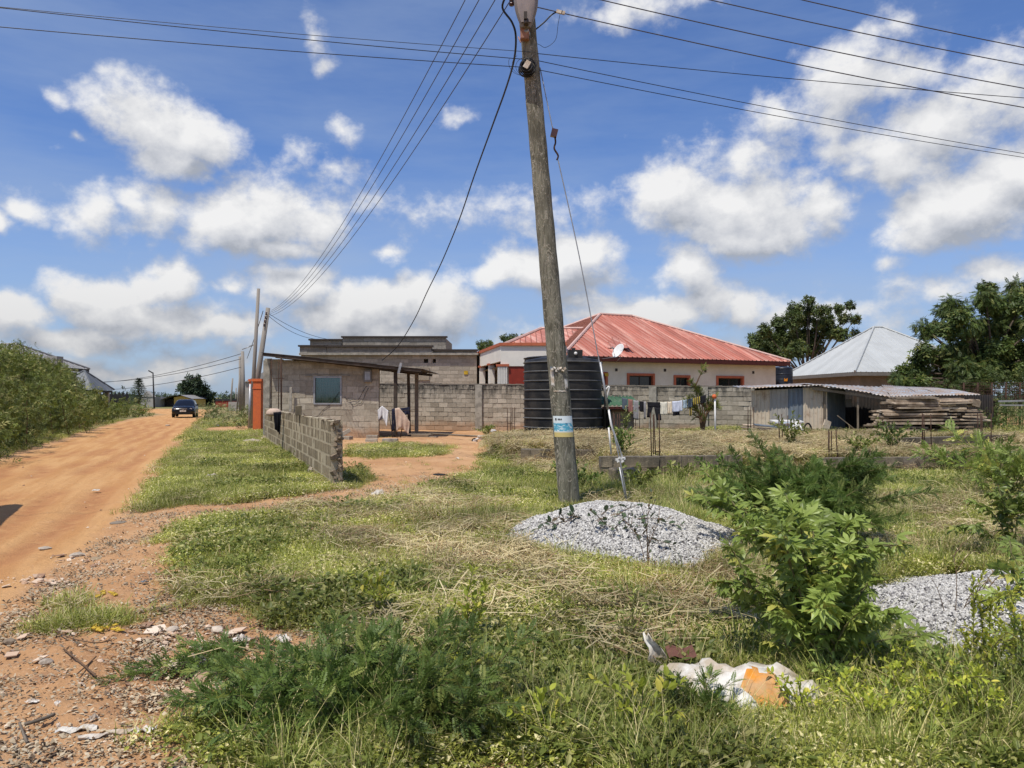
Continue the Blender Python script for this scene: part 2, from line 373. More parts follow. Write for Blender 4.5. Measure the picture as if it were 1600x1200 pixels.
def leaf_mat(name, a, b, c=None, trans=.35, rough=.5, cfrac=.12, spec=.35):
    m, t = newmat(name); at_ = t.new('Attribute', attribute_name='rnd').outputs['Fac']; r = t.rand()
    f = t.math('FRACT', t.math('ADD', at_, r))
    col = t.mix(f, a, b)
    if c is not None: col = t.mix(t.ramp(t.math('FRACT', t.math('MULTIPLY', f, 7.31)), 1-cfrac-.02, 1-cfrac), col, c)
    big = t.noise(t.pos(), .9, 3, .5); mm = t.new('VectorMath', operation='SCALE'); t.l.new(col, mm.inputs[0]); t.l.new(t.ramp(big, .3, .7, .68, 1.3), mm.inputs['Scale']); col = mm.outputs[0]
    p = t.new('BsdfPrincipled'); t.l.new(col, p.inputs['Base Color']); p.inputs['Roughness'].default_value = rough; p.inputs['Specular IOR Level'].default_value = spec
    tr = t.new('BsdfTranslucent'); t.l.new(t.mix(.5, col, (.30,.36,.03), 'SCREEN') if False else col, tr.inputs[0])
    mx = t.new('MixShader'); mx.inputs[0].default_value = trans; t.l.new(p.outputs[0], mx.inputs[1]); t.l.new(tr.outputs[0], mx.inputs[2])
    o = t.new('OutputMaterial'); t.l.new(mx.outputs[0], o.inputs[0]); return m
def sheet_mat(name, c, rust=(.22,.10,.045), rot=None, ramt=.4, rough=.45, metal=.2, fade=None, fsc=(8,8,.6), objr=.15, spec=.4, var=.15):
    m, t = newmat(name); P = t.pos()
    n = t.noise(t.scale(t.scale(P, 1., (0,0,rot)) if rot is not None else P, fsc), 1.0, 6, .65); n2 = t.noise(P, 2.3, 6, .7)
    col = t.mix(t.ramp(t.noise(P, 1.1, 4, .6), .3, .7), c, tuple(x*(1-var) for x in c))
    if fade: col = t.mix(t.ramp(n, .45, .68), col, fade)
    col = t.mix(t.ramp(n2, .58-.22*ramt, .78-.2*ramt, 0, min(1, ramt*1.6)), col, rust)
    r = t.math('MULTIPLY_ADD', t.rand(), 2*objr, 1-objr); mm = t.new('VectorMath', operation='SCALE'); t.l.new(col, mm.inputs[0]); t.l.new(r, mm.inputs['Scale'])
    t.out(mm.outputs[0], rough, metal, t.bump(t.noise(P, 25, 3, .6), .08, .01), spec); return m

MT = {}
def mats():
    g = MT
    g['block_house'] = block_mat('block_house', (.36,.315,.24), (.50,.45,.36), red=.7, redh=.65, mould=.25, mouldz=3.3, mouldr=1.8, varr=.12)
    g['block_low'] = block_mat('block_low', (.23,.185,.12), (.30,.25,.17), red=.15, redh=.3, varr=.16, mould=.35, mouldz=1.35, mouldr=.5)
    g['block_wall'] = block_mat('block_wall', (.34,.295,.23), (.48,.43,.35), red=.55, redh=.55, mould=.95, mouldz=2.35, mouldr=.9, varr=.16)
    g['block_grey'] = block_mat('block_grey', (.36,.32,.255), (.45,.40,.325), varr=.12)
    g['block_dark'] = block_mat('block_dark', (.27,.24,.20), (.33,.30,.255), mould=.25, mouldz=5.2, mouldr=1.4, varr=.12)
    g['block_found'] = block_mat('block_found', (.24,.19,.125), (.33,.27,.19), red=.3, redh=.3, mould=.7, mouldz=.5, mouldr=.5, varr=.15)
    g['mortar'] = block_mat('mortar', (.28,.24,.18), (.36,.31,.24), red=.4, redh=.6, varr=0)
    g['mortar_dark'] = block_mat('mortar_dark', (.17,.15,.12), (.24,.21,.175), red=.3, redh=.4, varr=0)
    g['mortar_light'] = block_mat('mortar_light', (.42,.36,.25), (.50,.43,.31), varr=0)
    g['mortar_wall'] = block_mat('mortar_wall', (.30,.27,.21), (.40,.36,.29), red=.4, redh=.5, mould=.8, mouldz=2.35, mouldr=.8, varr=0)
    g['rubble'] = block_mat('rubble', (.16,.11,.07), (.33,.27,.20), varr=.3)
    g['concrete'] = simple('concrete', (.40,.37,.31), .9, var=.4, sc=4, bump=.4)
    g['cream'] = simple('cream_paint', (.78,.71,.59), .8, var=.08, sc=1.2, c2=(.70,.63,.51), bump=.05)
    g['cream_white'] = simple('white_paint', (.76,.72,.64), .8, var=.08, sc=1.2, bump=.05)
    g['orange'] = simple('orange_paint', (.52,.145,.07), .7, var=.2, sc=3, bump=.1)
    g['pillar_orange'] = simple('pillar_orange', (.66,.15,.045), .75, var=.15, sc=3, c2=(.56,.13,.05), bump=.2)
    g['red_brown'] = simple('red_brown', (.27,.035,.018), .5, var=.2, sc=3, bump=.03)
    g['fascia_red'] = simple('fascia_red', (.09,.02,.014), .6, var=.2)
    g['glass_dark'] = simple('dark_glass', (.012,.015,.016), .12, spec=.6, var=.1, bump=0)
    g['frame_dark'] = simple('dark_frame', (.05,.038,.03), .5, var=.1, bump=0)
    g['roof_red'] = sheet_mat('roof_red', (.45,.165,.120), rust=(.40,.17,.12), ramt=.10, rough=.6, metal=0, fade=(.60,.34,.27), fsc=(3.4,.22,.22), rot=-math.radians(26.5), objr=.16, spec=.3)
    g['roof_seam'] = simple('roof_seam_grime_shade', (.20,.07,.045), .8, var=.3)  # seam grime colour that also paints in the shadow side of each rib
    g['cap_pale'] = simple('pale_capping', (.60,.40,.34), .5, var=.15, sc=2, bump=.05)
    g['roof_white'] = sheet_mat('roof_white', (.44,.455,.445), rust=(.38,.38,.355), ramt=.35, rough=.5, metal=0, objr=.05, var=.10, spec=.25)
    g['roof_grey'] = sheet_mat('roof_grey', (.30,.29,.28), rust=(.22,.20,.18), ramt=.3, rough=.5, metal=.1, objr=.08)
    g['roof_slate'] = sheet_mat('roof_slate', (.14,.15,.16), rust=(.10,.10,.10), ramt=.2, rough=.5, metal=.1, objr=.08)
    g['roof_green'] = sheet_mat('roof_green', (.06,.125,.075), rust=(.16,.18,.14), ramt=.3, rough=.8, metal=0, objr=.1, spec=.1)
    g['sheet_tan'] = sheet_mat('sheet_tan', (.60,.50,.38), rust=(.24,.14,.08), ramt=.42, rough=.7, metal=0, fade=(.56,.50,.40), objr=.12, spec=.2)
    g['sheet_grey'] = sheet_mat('sheet_grey', (.36,.34,.31), rust=(.26,.19,.13), ramt=.30, rough=.6, metal=.1, objr=.08)
    g['sheet_blue'] = sheet_mat('sheet_blue', (.15,.18,.215), rust=(.25,.24,.22), ramt=.35, rough=.6, metal=.1, objr=.1, fade=(.2,.25,.3))
    g['sheet_galv'] = sheet_mat('sheet_galv', (.42,.39,.36), rust=(.34,.23,.15), ramt=.75, rough=.5, metal=.2, fade=(.36,.46,.56), fsc=(1.2,3,1), objr=.12)
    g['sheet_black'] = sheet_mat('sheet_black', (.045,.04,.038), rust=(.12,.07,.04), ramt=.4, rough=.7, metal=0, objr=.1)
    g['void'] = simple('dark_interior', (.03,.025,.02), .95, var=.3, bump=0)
    g['fascia_grey'] = simple('fascia_grey', (.20,.19,.17), .7, var=.2, sc=3)
    g['wall_greybrown'] = simple('shaded_render', (.24,.205,.17), .9, var=.2, sc=2)
    g['tank'] = simple('black_plastic', (.010,.011,.013), .5, spec=.28, var=.4, sc=1.6, c2=(.040,.037,.033), bump=.06)
    g['tank_rib'] = simple('plastic_rib_highlight', (.11,.11,.11), .6, spec=.3, var=.3, sc=3, bump=.05)  # lighter plastic paints the highlight onto the tank ribs
    g['tank_blue'] = simple('blue_black_plastic', (.022,.030,.05), .4, spec=.45, var=.3, sc=2, bump=.03)
    g['white_plastic'] = simple('white_plastic', (.72,.71,.68), .4, var=.12, sc=5, bump=.02)
    g['steel_dark'] = simple('rebar_rust', (.085,.045,.028), .8, metal=.1, var=.5, sc=14, bump=.3, bd=.004)
    g['galv'] = simple('galvanised_steel', (.42,.43,.44), .45, metal=.5, var=.25, sc=10, bump=.05)
    g['wire'] = simple('wire_black', (.018,.018,.02), .5, var=.1, bump=0)
    g['wire_al'] = simple('wire_aluminium', (.085,.08,.09), .5, metal=.3, var=.1, bump=0)
    g['insul'] = simple('brown_porcelain', (.07,.025,.02), .25, spec=.6, var=.2, bump=0)
    g['boxbrown'] = simple('junction_box_brown', (.34,.17,.11), .6, var=.2, sc=9, bump=.05)
    g['lampgrey'] = simple('lamp_housing', (.22,.20,.19), .5, var=.2, sc=6, bump=.03)
    g['lampglass'] = simple('lamp_bowl', (.30,.25,.22), .15, spec=.6, var=.2, bump=0)
    g['wood_grey'] = simple('weathered_wood', (.27,.22,.165), .85, var=.4, sc=3, stretch=(1,1,1), bump=.3, objr=.25)
    g['wood_plank'] = simple('timber_plank', (.52,.42,.31), .85, var=.4, sc=3, c2=(.25,.18,.12), bump=.3, objr=.45)
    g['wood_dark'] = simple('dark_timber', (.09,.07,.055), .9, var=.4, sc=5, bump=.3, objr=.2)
    g['car'] = simple('car_paint', (.005,.006,.010), .25, spec=.4, var=.1, bump=0)
    g['rubber'] = simple('rubber', (.02,.02,.02), .85, var=.2, bump=0)
    g['chrome'] = simple('chrome', (.55,.55,.56), .2, metal=.9, var=.05, bump=0)
    g['lampclear'] = simple('headlight_glass', (.62,.66,.7), .1, spec=.8, var=.05, bump=0)
    g['yellow_wall'] = simple('yellow_paint', (.60,.40,.11), .8, var=.1, sc=2)
    g['red_far'] = simple('red_container', (.28,.045,.03), .7, var=.15)
    g['grey_far'] = simple('grey_render', (.36,.34,.31), .9, var=.15, sc=1)
    g['black_far'] = simple('dark_trim', (.03,.03,.032), .6, var=.2)
    g['trunk'] = simple('bark', (.13,.10,.075), .95, var=.45, sc=8, bump=.6, stretch=(1,1,.3))
    g['stem'] = simple('green_stem', (.16,.15,.06), .7, var=.3, sc=20, bump=0)
    g['stem_brown'] = simple('brown_stem', (.17,.10,.055), .8, var=.3, sc=20, bump=0)
    g['leaf_tree'] = leaf_mat('leaf_tree', (.058,.086,.024), (.100,.138,.038), (.18,.20,.06), trans=.3, cfrac=.15)
    g['leaf_tree2'] = leaf_mat('leaf_tree_mid', (.068,.108,.028), (.130,.180,.046), (.23,.25,.07), trans=.32, cfrac=.15)
    g['leaf_far'] = leaf_mat('leaf_far', (.045,.070,.035), (.07,.10,.045), None, trans=.2)
    g['leaf_bush'] = leaf_mat('leaf_bush', (.095,.125,.022), (.195,.225,.045), (.36,.35,.12), trans=.35, cfrac=.14)
    g['leaf_verge'] = leaf_mat('leaf_verge', (.13,.17,.05), (.24,.27,.09), (.40,.36,.18), trans=.3, cfrac=.2)
    g['leaf_dark'] = leaf_mat('leaf_dark', (.075,.125,.024), (.145,.205,.042), (.26,.29,.07), trans=.35, cfrac=.1)
    g['leaf_cass'] = leaf_mat('leaf_cassava', (.17,.235,.045), (.29,.36,.09), (.46,.45,.11), trans=.35, rough=.42, cfrac=.08)
    g['leaf_feather'] = leaf_mat('leaf_feather', (.085,.145,.030), (.150,.215,.048), (.25,.29,.08), trans=.38, cfrac=.1)
    g['leaf_lime'] = leaf_mat('leaf_lime', (.30,.36,.04), (.46,.49,.07), (.64,.57,.10), trans=.4, cfrac=.12)
    g['leaf_cut'] = leaf_mat('leaf_cut', (.045,.075,.035), (.08,.11,.05), (.12,.09,.05), trans=.2, cfrac=.15)
    g['grass_green'] = leaf_mat('grass_green', (.20,.24,.040), (.42,.43,.090), (.70,.62,.30), trans=.35, cfrac=.18)
    g['grass_lush'] = leaf_mat('grass_lush', (.165,.21,.038), (.32,.345,.075), (.56,.50,.20), trans=.35, cfrac=.08)
    g['grass_tall'] = leaf_mat('grass_tall', (.18,.235,.045), (.34,.37,.09), (.60,.52,.24), trans=.3, cfrac=.25)
    g['straw'] = leaf_mat('straw', (.40,.32,.16), (.62,.53,.31), (.28,.18,.09), trans=.25, rough=.6, cfrac=.2)
    g['straw_red'] = leaf_mat('straw_red', (.38,.21,.10), (.52,.36,.19), (.30,.26,.10), trans=.25, rough=.7, cfrac=.25)
    g['weed'] = leaf_mat('weed_leaf', (.21,.25,.04), (.46,.46,.09), (.80,.72,.38), trans=.35, cfrac=.22)
    g['litterleaf'] = leaf_mat('dry_litter', (.30,.22,.13), (.48,.40,.28), (.12,.08,.05), trans=.05, rough=.9, cfrac=.2)
    g['paper'] = simple('white_paper', (.70,.67,.61), .8, sc=9, c2=(.48,.38,.28), bump=.2)
    g['sack_white'] = simple('woven_sack', (.70,.68,.62), .7, sc=7, c2=(.42,.35,.26), bump=.4)
    g['sack_orange'] = simple('sack_print_orange', (.66,.26,.03), .7, c2=(.50,.30,.14), sc=9, bump=.3)
    for n, c in dict(cloth_white=(.74,.74,.74), cloth_cream=(.74,.70,.58), cloth_beige=(.58,.44,.34), cloth_black=(.012,.012,.016), cloth_navy=(.02,.022,.045), cloth_blue=(.40,.50,.58), cloth_grey=(.30,.29,.30), cloth_maroon=(.30,.14,.12), cloth_slate=(.10,.13,.16), cloth_lilac=(.62,.66,.78)).items():
        g[n] = simple(n, c, .9, var=.2, sc=9, bump=.2)
    m, t = newmat('cloth_pattern'); v = t.pos(); w = t.new('TexVoronoi'); t.l.new(t.scale(v, 16), w.inputs['Vector']); t.out(t.mix(t.ramp(w.outputs['Distance'], .3, .4), (.60,.30,.08), (.68,.62,.50)), .9); g['cloth_pattern'] = m
    m, t = newmat('cloth_bee'); v = t.pos(); w = t.new('TexWave'); t.l.new(v, w.inputs['Vector']); w.inputs['Scale'].default_value = 5.5; w.inputs['Distortion'].default_value = 2; t.out(t.mix(t.ramp(w.outputs['Fac'], .45, .6), (.02,.02,.02), (.42,.32,.06)), .9); g['cloth_bee'] = m
    # curtain behind glass
    m, t = newmat('teal_curtain'); v = t.obj(); w = t.new('TexWave'); t.l.new(t.scale(v, (1,1,.15)), w.inputs['Vector']); w.inputs['Scale'].default_value = 6; w.inputs['Distortion'].default_value = 2
    t.out(t.mix(w.outputs['Fac'], (.10,.24,.25), (.30,.48,.48)), .8); g['curtain'] = m
    m, t = newmat('window_pane'); gl = t.new('BsdfGlossy'); gl.inputs['Roughness'].default_value = .05; gl.inputs[0].default_value = (.8,.9,.9,1); tr = t.new('BsdfTransparent'); tr.inputs[0].default_value = (.72,.80,.80,1)
    fr = t.new('Fresnel'); fr.inputs[0].default_value = 1.9; mx = t.new('MixShader'); t.l.new(fr.outputs[0], mx.inputs[0]); t.l.new(tr.outputs[0], mx.inputs[1]); t.l.new(gl.outputs[0], mx.inputs[2]); o = t.new('OutputMaterial'); t.l.new(mx.outputs[0], o.inputs[0]); g['pane'] = m
    # pole wood: grey brown with long pale cracks
    m, t = newmat('pole_wood'); v = t.obj(); a = t.noise(t.scale(v, (1,1,.13)), 14, 6, .65, 1.2); b = t.noise(t.scale(v, (1,1,.3)), 9, 5, .6, 2.2)
    col = t.mix(t.ramp(a, .36, .62), (.095,.088,.064), (.215,.205,.155))
    band = t.math('ABSOLUTE', t.math('SUBTRACT', b, .5)); col = t.mix(t.ramp(band, .034, .008, 0, .9), col, (.44,.40,.32))
    col = t.mix(t.ramp(t.noise(v, 1.1, 4, .6), .52, .7, 0, .6), col, (.06,.055,.04))
    t.out(col, .9, 0, t.bump(t.math('ADD', a, t.math('MULTIPLY', t.ramp(band, .03, 0), .5)), .7, .02), .2); g['pole'] = m
    m, t = newmat('pole_far'); v = t.obj(); t.out(t.mix(t.noise(t.scale(v,(1,1,.1)), 12, 5, .6), (.16,.14,.12), (.34,.31,.27)), .9); g['pole_far'] = m
    # gravel stones
    m, t = newmat('gravel_stone'); r = t.new('Attribute', attribute_name='rnd').outputs['Fac']; c = t.mix(r, (.38,.365,.335), (.64,.62,.575))
    c = t.mix(t.ramp(t.math('FRACT', t.math('MULTIPLY', r, 13.7)), .84, .88), c, (.17,.16,.16)); t.out(c, .85, 0, None, .3); g['gravel'] = m
    g['gravel_base'] = simple('gravel_fines', (.42,.40,.37), .95, var=.4, sc=30, bump=1, bd=.02)
    m, t = newmat('pebble'); r = t.new('Attribute', attribute_name='rnd').outputs['Fac']; c = t.mix(r, (.46,.30,.19), (.70,.58,.45)); c = t.mix(t.ramp(t.math('FRACT', t.math('MULTIPLY', r, 9.7)), .8, .85), c, (.28,.17,.11)); t.out(c, .9, 0, None, .2); g['pebble'] = m
    g['stone_pale'] = simple('pale_stone', (.50,.42,.33), .9, var=.35, sc=9, bump=.5, objr=.2)
    # ground
    m, t = newmat('ground_soil'); P = t.pos()
    gA = t.new('Attribute', attribute_name='grass').outputs['Fac']; sA = t.new('Attribute', attribute_name='straw').outputs['Fac']; rA = t.new('Attribute', attribute_name='road').outputs['Fac']; uA = t.new('Attribute', attribute_name='rut').outputs['Fac']; fA = t.new('Attribute', attribute_name='far').outputs['Fac']
    nb = t.noise(P, .55, 6, .62); nm = t.noise(P, 3.4, 6, .65, .4); nf = t.noise(P, 26, 6, .7); nff = t.noise(P, 120, 3, .7)
    dirt = t.mix(t.ramp(nb, .34, .66), (.55,.335,.175), (.45,.245,.115))
    dirt = t.mix(t.ramp(nm, .50, .72, 0, .75), dirt, (.30,.16,.09))
    dirt = t.mix(t.ramp(nf, .52, .74, 0, .55), dirt, (.62,.45,.31))
    dirt = t.mix(t.ramp(nff, .58, .75, 0, .5), dirt, (.16,.085,.05))
    st = t.noise(t.scale(t.scale(P, 1., (0,0,-.38)), (2.2,.16,1)), 1.3, 6, .6)
    road = t.mix(t.ramp(st, .35, .65), (.56,.325,.145), (.47,.245,.10))
    road = t.mix(t.ramp(nf, .5, .8, 0, .25), road, (.36,.17,.085)); road = t.mix(t.ramp(nm, .55, .75, 0, .35), road, (.66,.42,.24))
    road = t.mix(t.math('MULTIPLY', uA, t.ramp(nm, .25, .6, .25, 1.)), road, (.40,.19,.085))
    col = t.mix(t.ramp(t.math('ADD', rA, t.math('MULTIPLY', t.math('SUBTRACT', nm, .5), .7)), .35, .7), dirt, road)
    gc = t.mix(t.ramp(nf, .35, .65), (.24,.21,.09), (.16,.14,.065)); gc = t.mix(t.ramp(nm, .5, .7, 0, .6), gc, (.34,.25,.13))
    sc_ = t.mix(t.ramp(nf, .35, .65), (.46,.37,.20), (.30,.22,.11))
    k = t.math('ADD', t.math('MULTIPLY', t.math('SUBTRACT', nm, .5), .9), t.math('MULTIPLY', t.math('SUBTRACT', nf, .5), .5))
    col = t.mix(t.ramp(t.math('ADD', gA, k), .35, .65), col, gc)
    col = t.mix(t.ramp(t.math('ADD', sA, k), .35, .65), col, sc_)
    far = t.mix(t.ramp(t.noise(P, .08, 5, .6), .4, .6), (.15,.16,.06), (.30,.22,.11)); col = t.mix(fA, col, far)
    h = t.math('ADD', t.math('MULTIPLY', nm, 1.6), t.math('ADD', t.math('MULTIPLY', nf, .55), t.math('MULTIPLY', nff, .16)))
    t.out(col, .95, 0, t.bump(h, .8, .05), .1); g['ground'] = m
mats()
# ------------------------------------------------------------------ ground
G_FIELD = gpoly([(290,855),(330,834),(400,814),(430,807),(560,798),(640,786),(710,764),(745,742),(765,712),(810,692),(860,672),(1000,668),(1300,668),(1600,672),(2300,672),(2600,900),(3000,1215),(330,1215),(345,1150),(420,1095),(545,1030),(500,1005),(420,985),(345,955),(305,905)])
G_STRIP = gpoly([(205,797),(238,745),(262,715),(300,692),(340,674),(420,669),(432,692),(480,728),(528,762),(500,778),(440,786),(345,792)])
G_YARD = gpoly([(548,704),(600,698),(690,705),(700,716),(640,722),(555,722)])
G_SHADE = gpoly([(528,745),(560,735),(580,752),(545,770)])
G_PATCH = gpoly([(88,945),(130,938),(142,958),(100,968)])
G_PATCH2 = gpoly([(45,985),(100,968),(215,975),(200,988),(100,992)])
G_VERGE_R = gpoly([(268,690),(300,668),(318,650),(345,638),(480,640),(480,668),(340,672)])
PAVED = gpoly([(312,673),(330,668),(400,664),(420,664),(420,672),(330,677)])
S_A = gpoly([(430,800),(620,785),(780,800),(800,860),(760,910),(640,880),(500,880),(420,850)])
S_PLAT = [(1.2,15.1),(14.6,16.6),(15.4,23.6),(3.4,23.8),(-0.4,25.6),(-1.0,22.5),(0,19)]
S_B = gpoly([(1020,880),(1180,880),(1150,1000),(1010,985),(960,930)])
S_C = gpoly([(1390,790),(1600,760),(1800,800),(1800,900),(1600,900),(1420,880)])
S_D = gpoly([(720,905),(1000,925),(1120,1000),(1050,1060),(850,1010)])
S_E = gpoly([(1060,770),(1130,765),(1140,800),(1060,805)])
def soft(P, x, y, w=.25, n=.5, sc=1.1, seed=31):
    return ss(w, -w, sdpoly(x, y, P) + (fbm(x*sc, y*sc, seed, 4)-.5)*2*n)
def masks(x, y):
    n = np.clip(np.hypot(x, y)/12, .25, 2.0)
    g = np.maximum.reduce([soft(G_FIELD,x,y,.30,.55,1.6), soft(G_STRIP,x,y,.30,.65,1.5), soft(G_YARD,x,y,.35,.6,1.5)*.62, soft(G_SHADE,x,y,.2,.2), soft(G_PATCH,x,y,.06,.12,4)*.8, soft(G_PATCH2,x,y,.06,.12,4)*.6, soft(G_VERGE_R,x,y,.3,.5)])
    far = ss(26, 34, y); rd = sdpoly(x, y, ROAD)
    left = ss(.2, 1.0, rd)*(x < -8)*(y > 17); g = np.maximum(g, left)
    g = g*ss(-.1, .5, rd)
    s = np.maximum.reduce([soft(S_A,x,y,.4,.6), soft(S_PLAT,x,y,.2,.25), soft(S_B,x,y,.3,.3), soft(S_C,x,y,.4,.7), soft(S_D,x,y,.4,.6)*.4, soft(S_E,x,y,.1,.2)])
    pk = ss(.15, -.1, sdpoly(x, y, PIT)); s = s*(1-.6*pk)
    road = ss(.5, -.5, rd)
    g = g*(1-soft(PAVED,x,y,.15,.1))
    return g, s, road
def make_ground():
    # polar sheet round the camera, dense in front, reaching the horizon
    ang = np.concatenate([np.linspace(-42, 42, 420), np.linspace(42, 318, 90)[1:-1]]); ang = np.radians(ang)
    r = [0.0, .6]
    while r[-1] < 7000: r.append(r[-1]*(1.0125 if 2.5 < r[-1] < 30 else 1.03 if r[-1] < 120 else 1.12))
    r = np.array(r); A, R_ = np.meshgrid(ang, r); Xg = R_*np.sin(A); Yg = R_*np.cos(A)
    x = Xg.ravel(); y = Yg.ravel(); z = height(x, y)
    na = len(ang); nr = len(r)
    i, j = np.meshgrid(np.arange(nr-1), np.arange(na), indexing='ij'); j2 = (j+1) % na
    a = i*na+j; b = i*na+j2; c = (i+1)*na+j2; d = (i+1)*na+j
    T = np.concatenate([np.stack([a,d,c],-1).reshape(-1,3), np.stack([a,c,b],-1).reshape(-1,3)])
    T = T[~((T[:,0] < na) & (T[:,2] < na) & (T[:,1] < na))]
    # fine lumps in the worn dirt and ruts
    g, s, road = masks(x, y)
    near = ss(45, 12, np.hypot(x, y)); rough = (fbm(x*5, y*5, 77, 4)-.5)*.055 + (fbm(x*14, y*14, 78, 3)-.5)*.022
    rd = sdpoly(x, y, ROAD); wob = (fbm(x*.5, y*.25, 91, 3)-.5)*.9; w_ = rd+wob
    rut = np.zeros_like(x)
    for c_, s_ in ((-.55,.22),(-1.25,.20),(-1.9,.22),(-2.6,.22),(-3.3,.25)): rut = np.maximum(rut, np.exp(-((w_-c_)/s_)**2))
    rut = rut*road*ss(.35,.6,fbm(x*.35+7, y*.2, 92, 3)+.12)*ss(70,40,y)
    z = z + rough*near*(1-.55*road) - .035*rut*near
    o = npmesh('ground', np.stack([x, y, z], 1), T, MT['ground'], smooth=True); o['kind'] = 'structure'
    for nme, v in (('rut', rut), ('grass', g), ('straw', s), ('road', road), ('far', ss(55, 110, np.hypot(x, y))*(1-road))):
        at_ = o.data.attributes.new(nme, 'FLOAT', 'POINT'); at_.data.foreach_set('value', v.astype(np.float32))
make_ground()

# ------------------------------------------------------------------ block walls
def unit_block(seed, rough=.02, ch=.03):
    R = random.Random(seed); m = MB(); V = []
    # box with its front edges chipped: 8 corners, each face inset slightly at random
    for x in (-.5, .5):
        for y in (-.5, .5):
            for z in (-.5, .5): V.append(((x + R.uniform(-rough, rough)), y + R.uniform(-rough, rough), z + R.uniform(-rough*1.6, rough*1.6)))
    Fc = [(0,1,3,2),(4,6,7,5),(0,4,5,1),(2,3,7,6),(0,2,6,4),(1,5,7,3)]
    me = bpy.data.meshes.new('block'); me.from_pydata(V, [], Fc); me.update(); return me
_blocks = {}
def block_meshes(mat, rough=.02):
    k = (mat.name, rough)
    if k not in _blocks:
        L_ = []
        for i in range(5):
            me = unit_block(i*7+3, rough); me.materials.append(mat); L_.append(me)
        _blocks[k] = L_
    return _blocks[k]
def block_wall(parent, p0, p1, z0, z1, z1b=None, z0b=None, th=.2, bl=.45, bh=.225, mat=None, mortar=None, stack=False, holes=(), limit=300, gap=.018, name='block', seed=1, recess=.014, jit=.006, top_z=None, rough=.02, skip=None, core=True, rubble_top=0):
    """rows of separate blocks from p0 to p1 (front face on the line), over a recessed mortar core; z1b: top height at p1"""
    R = random.Random(seed); p0 = Vector((p0[0], p0[1], 0)); p1 = Vector((p1[0], p1[1], 0)); d = p1-p0; L_ = d.length; d.normalize()
    nrm = Vector((d.y, -d.x, 0))   # faces right of the walking direction: towards -Y when walking +X
    ang = math.atan2(d.y, d.x); z1b = z1 if z1b is None else z1b; z0b = z0 if z0b is None else z0b
    rows = max(1, round((max(z1-z0, z1b-z0b))/bh)); o3 = org_of(parent); spans = []
    me = block_meshes(mat, rough); rest = MB(); n = 0; cells = []
    for r in range(rows):
        off = 0 if (stack or r % 2 == 0) else -bl/2
        s = off
        while s < L_-.02:
            a, b = max(s, 0), min(s+bl, L_); s += bl
            if b-a < .05: continue
            f = (a+b)/2/L_; zb = z0+(z0b-z0)*f; zt = z1+(z1b-z1)*f; h = (zt-zb)/rows if top_z is None else bh
            lo = zb+r*h; hi = lo+h
            if top_z is not None:
                lim = top_z((a+b)/2)
                if lo > lim-.04: continue
                hi = min(hi, lim)
            segs = [(a, b)]
            for (ha, hb, hl, hh) in holes:
                if hi > hl+.06 and lo < hh-.06:
                    ns = []
                    for (u, v) in segs:
                        if v <= ha or u >= hb: ns.append((u, v)); continue
                        if ha-u > .04: ns.append((u, ha))
                        if v-hb > .04: ns.append((hb, v))
                    segs = ns
            for u, v in segs: cells.append((u, v, lo, hi, r))
    vis = [c for c in cells if not (skip and skip(c))]
    if len(vis) > limit:
        key = lambda c: -((p0+d*c[0]).length)
        srt = sorted(vis, key=key); keep = set(srt[-limit:])
    else: keep = set(vis)
    for c in cells:
        u, v, lo, hi, r = c
        ctr = p0 + d*((u+v)/2) - nrm*(th/2 - R.uniform(-jit, jit)); ctr.z = (lo+hi)/2
        dim = (v-u-gap, th, hi-lo-gap)
        if c in keep:
            o = bpy.data.objects.new(name, me[R.randrange(5)]); _link(o, parent); o.location = ctr-o3; o.rotation_euler = (0, R.uniform(-.006, .006), ang + R.choice((0, math.pi)) + R.uniform(-.004, .004)); o.scale = dim; n += 1
        elif not (skip and skip(c)):
            rest.box(ctr, dim, rz=ang)
        if core:
            cc = p0+d*((u+v)/2)-nrm*(th/2); spans.append((cc, v-u, lo, hi))
    if rest.v: stuff(rest.build(name+'_course', mat, parent))
    if core:
        m = MB()
        for cc, w, lo, hi in spans:
            cc = cc.copy(); cc.z = (lo+hi)/2-.004; m.box(cc, (w+.002, th-2*recess, hi-lo+.001), rz=ang)
        m.build('mortar', mortar or MT['mortar'], parent)
    return d, nrm, ang

# --- unfinished low block wall running away from the camera
LW0 = Vector((-3.12, 13.25, 0)); LW1 = Vector((-9.08, 28.2, 0))
lw = thing('block_wall', 'unplastered low concrete block wall running from its broken near end back to the grey block house', 'wall', (-3.12,13.25,0))
def low_top(s): return 1.20 + .02*math.sin(s*3) + (0 if s > .4 else -.0)
block_wall(lw, (LW1.x, LW1.y), (LW0.x, LW0.y), -.03, 1.2, th=.20, bl=.215, bh=.222, mat=MT['block_low'], mortar=MT['mortar_light'], stack=True, seed=4, gap=.040, recess=.002, rough=.012, jit=.004)
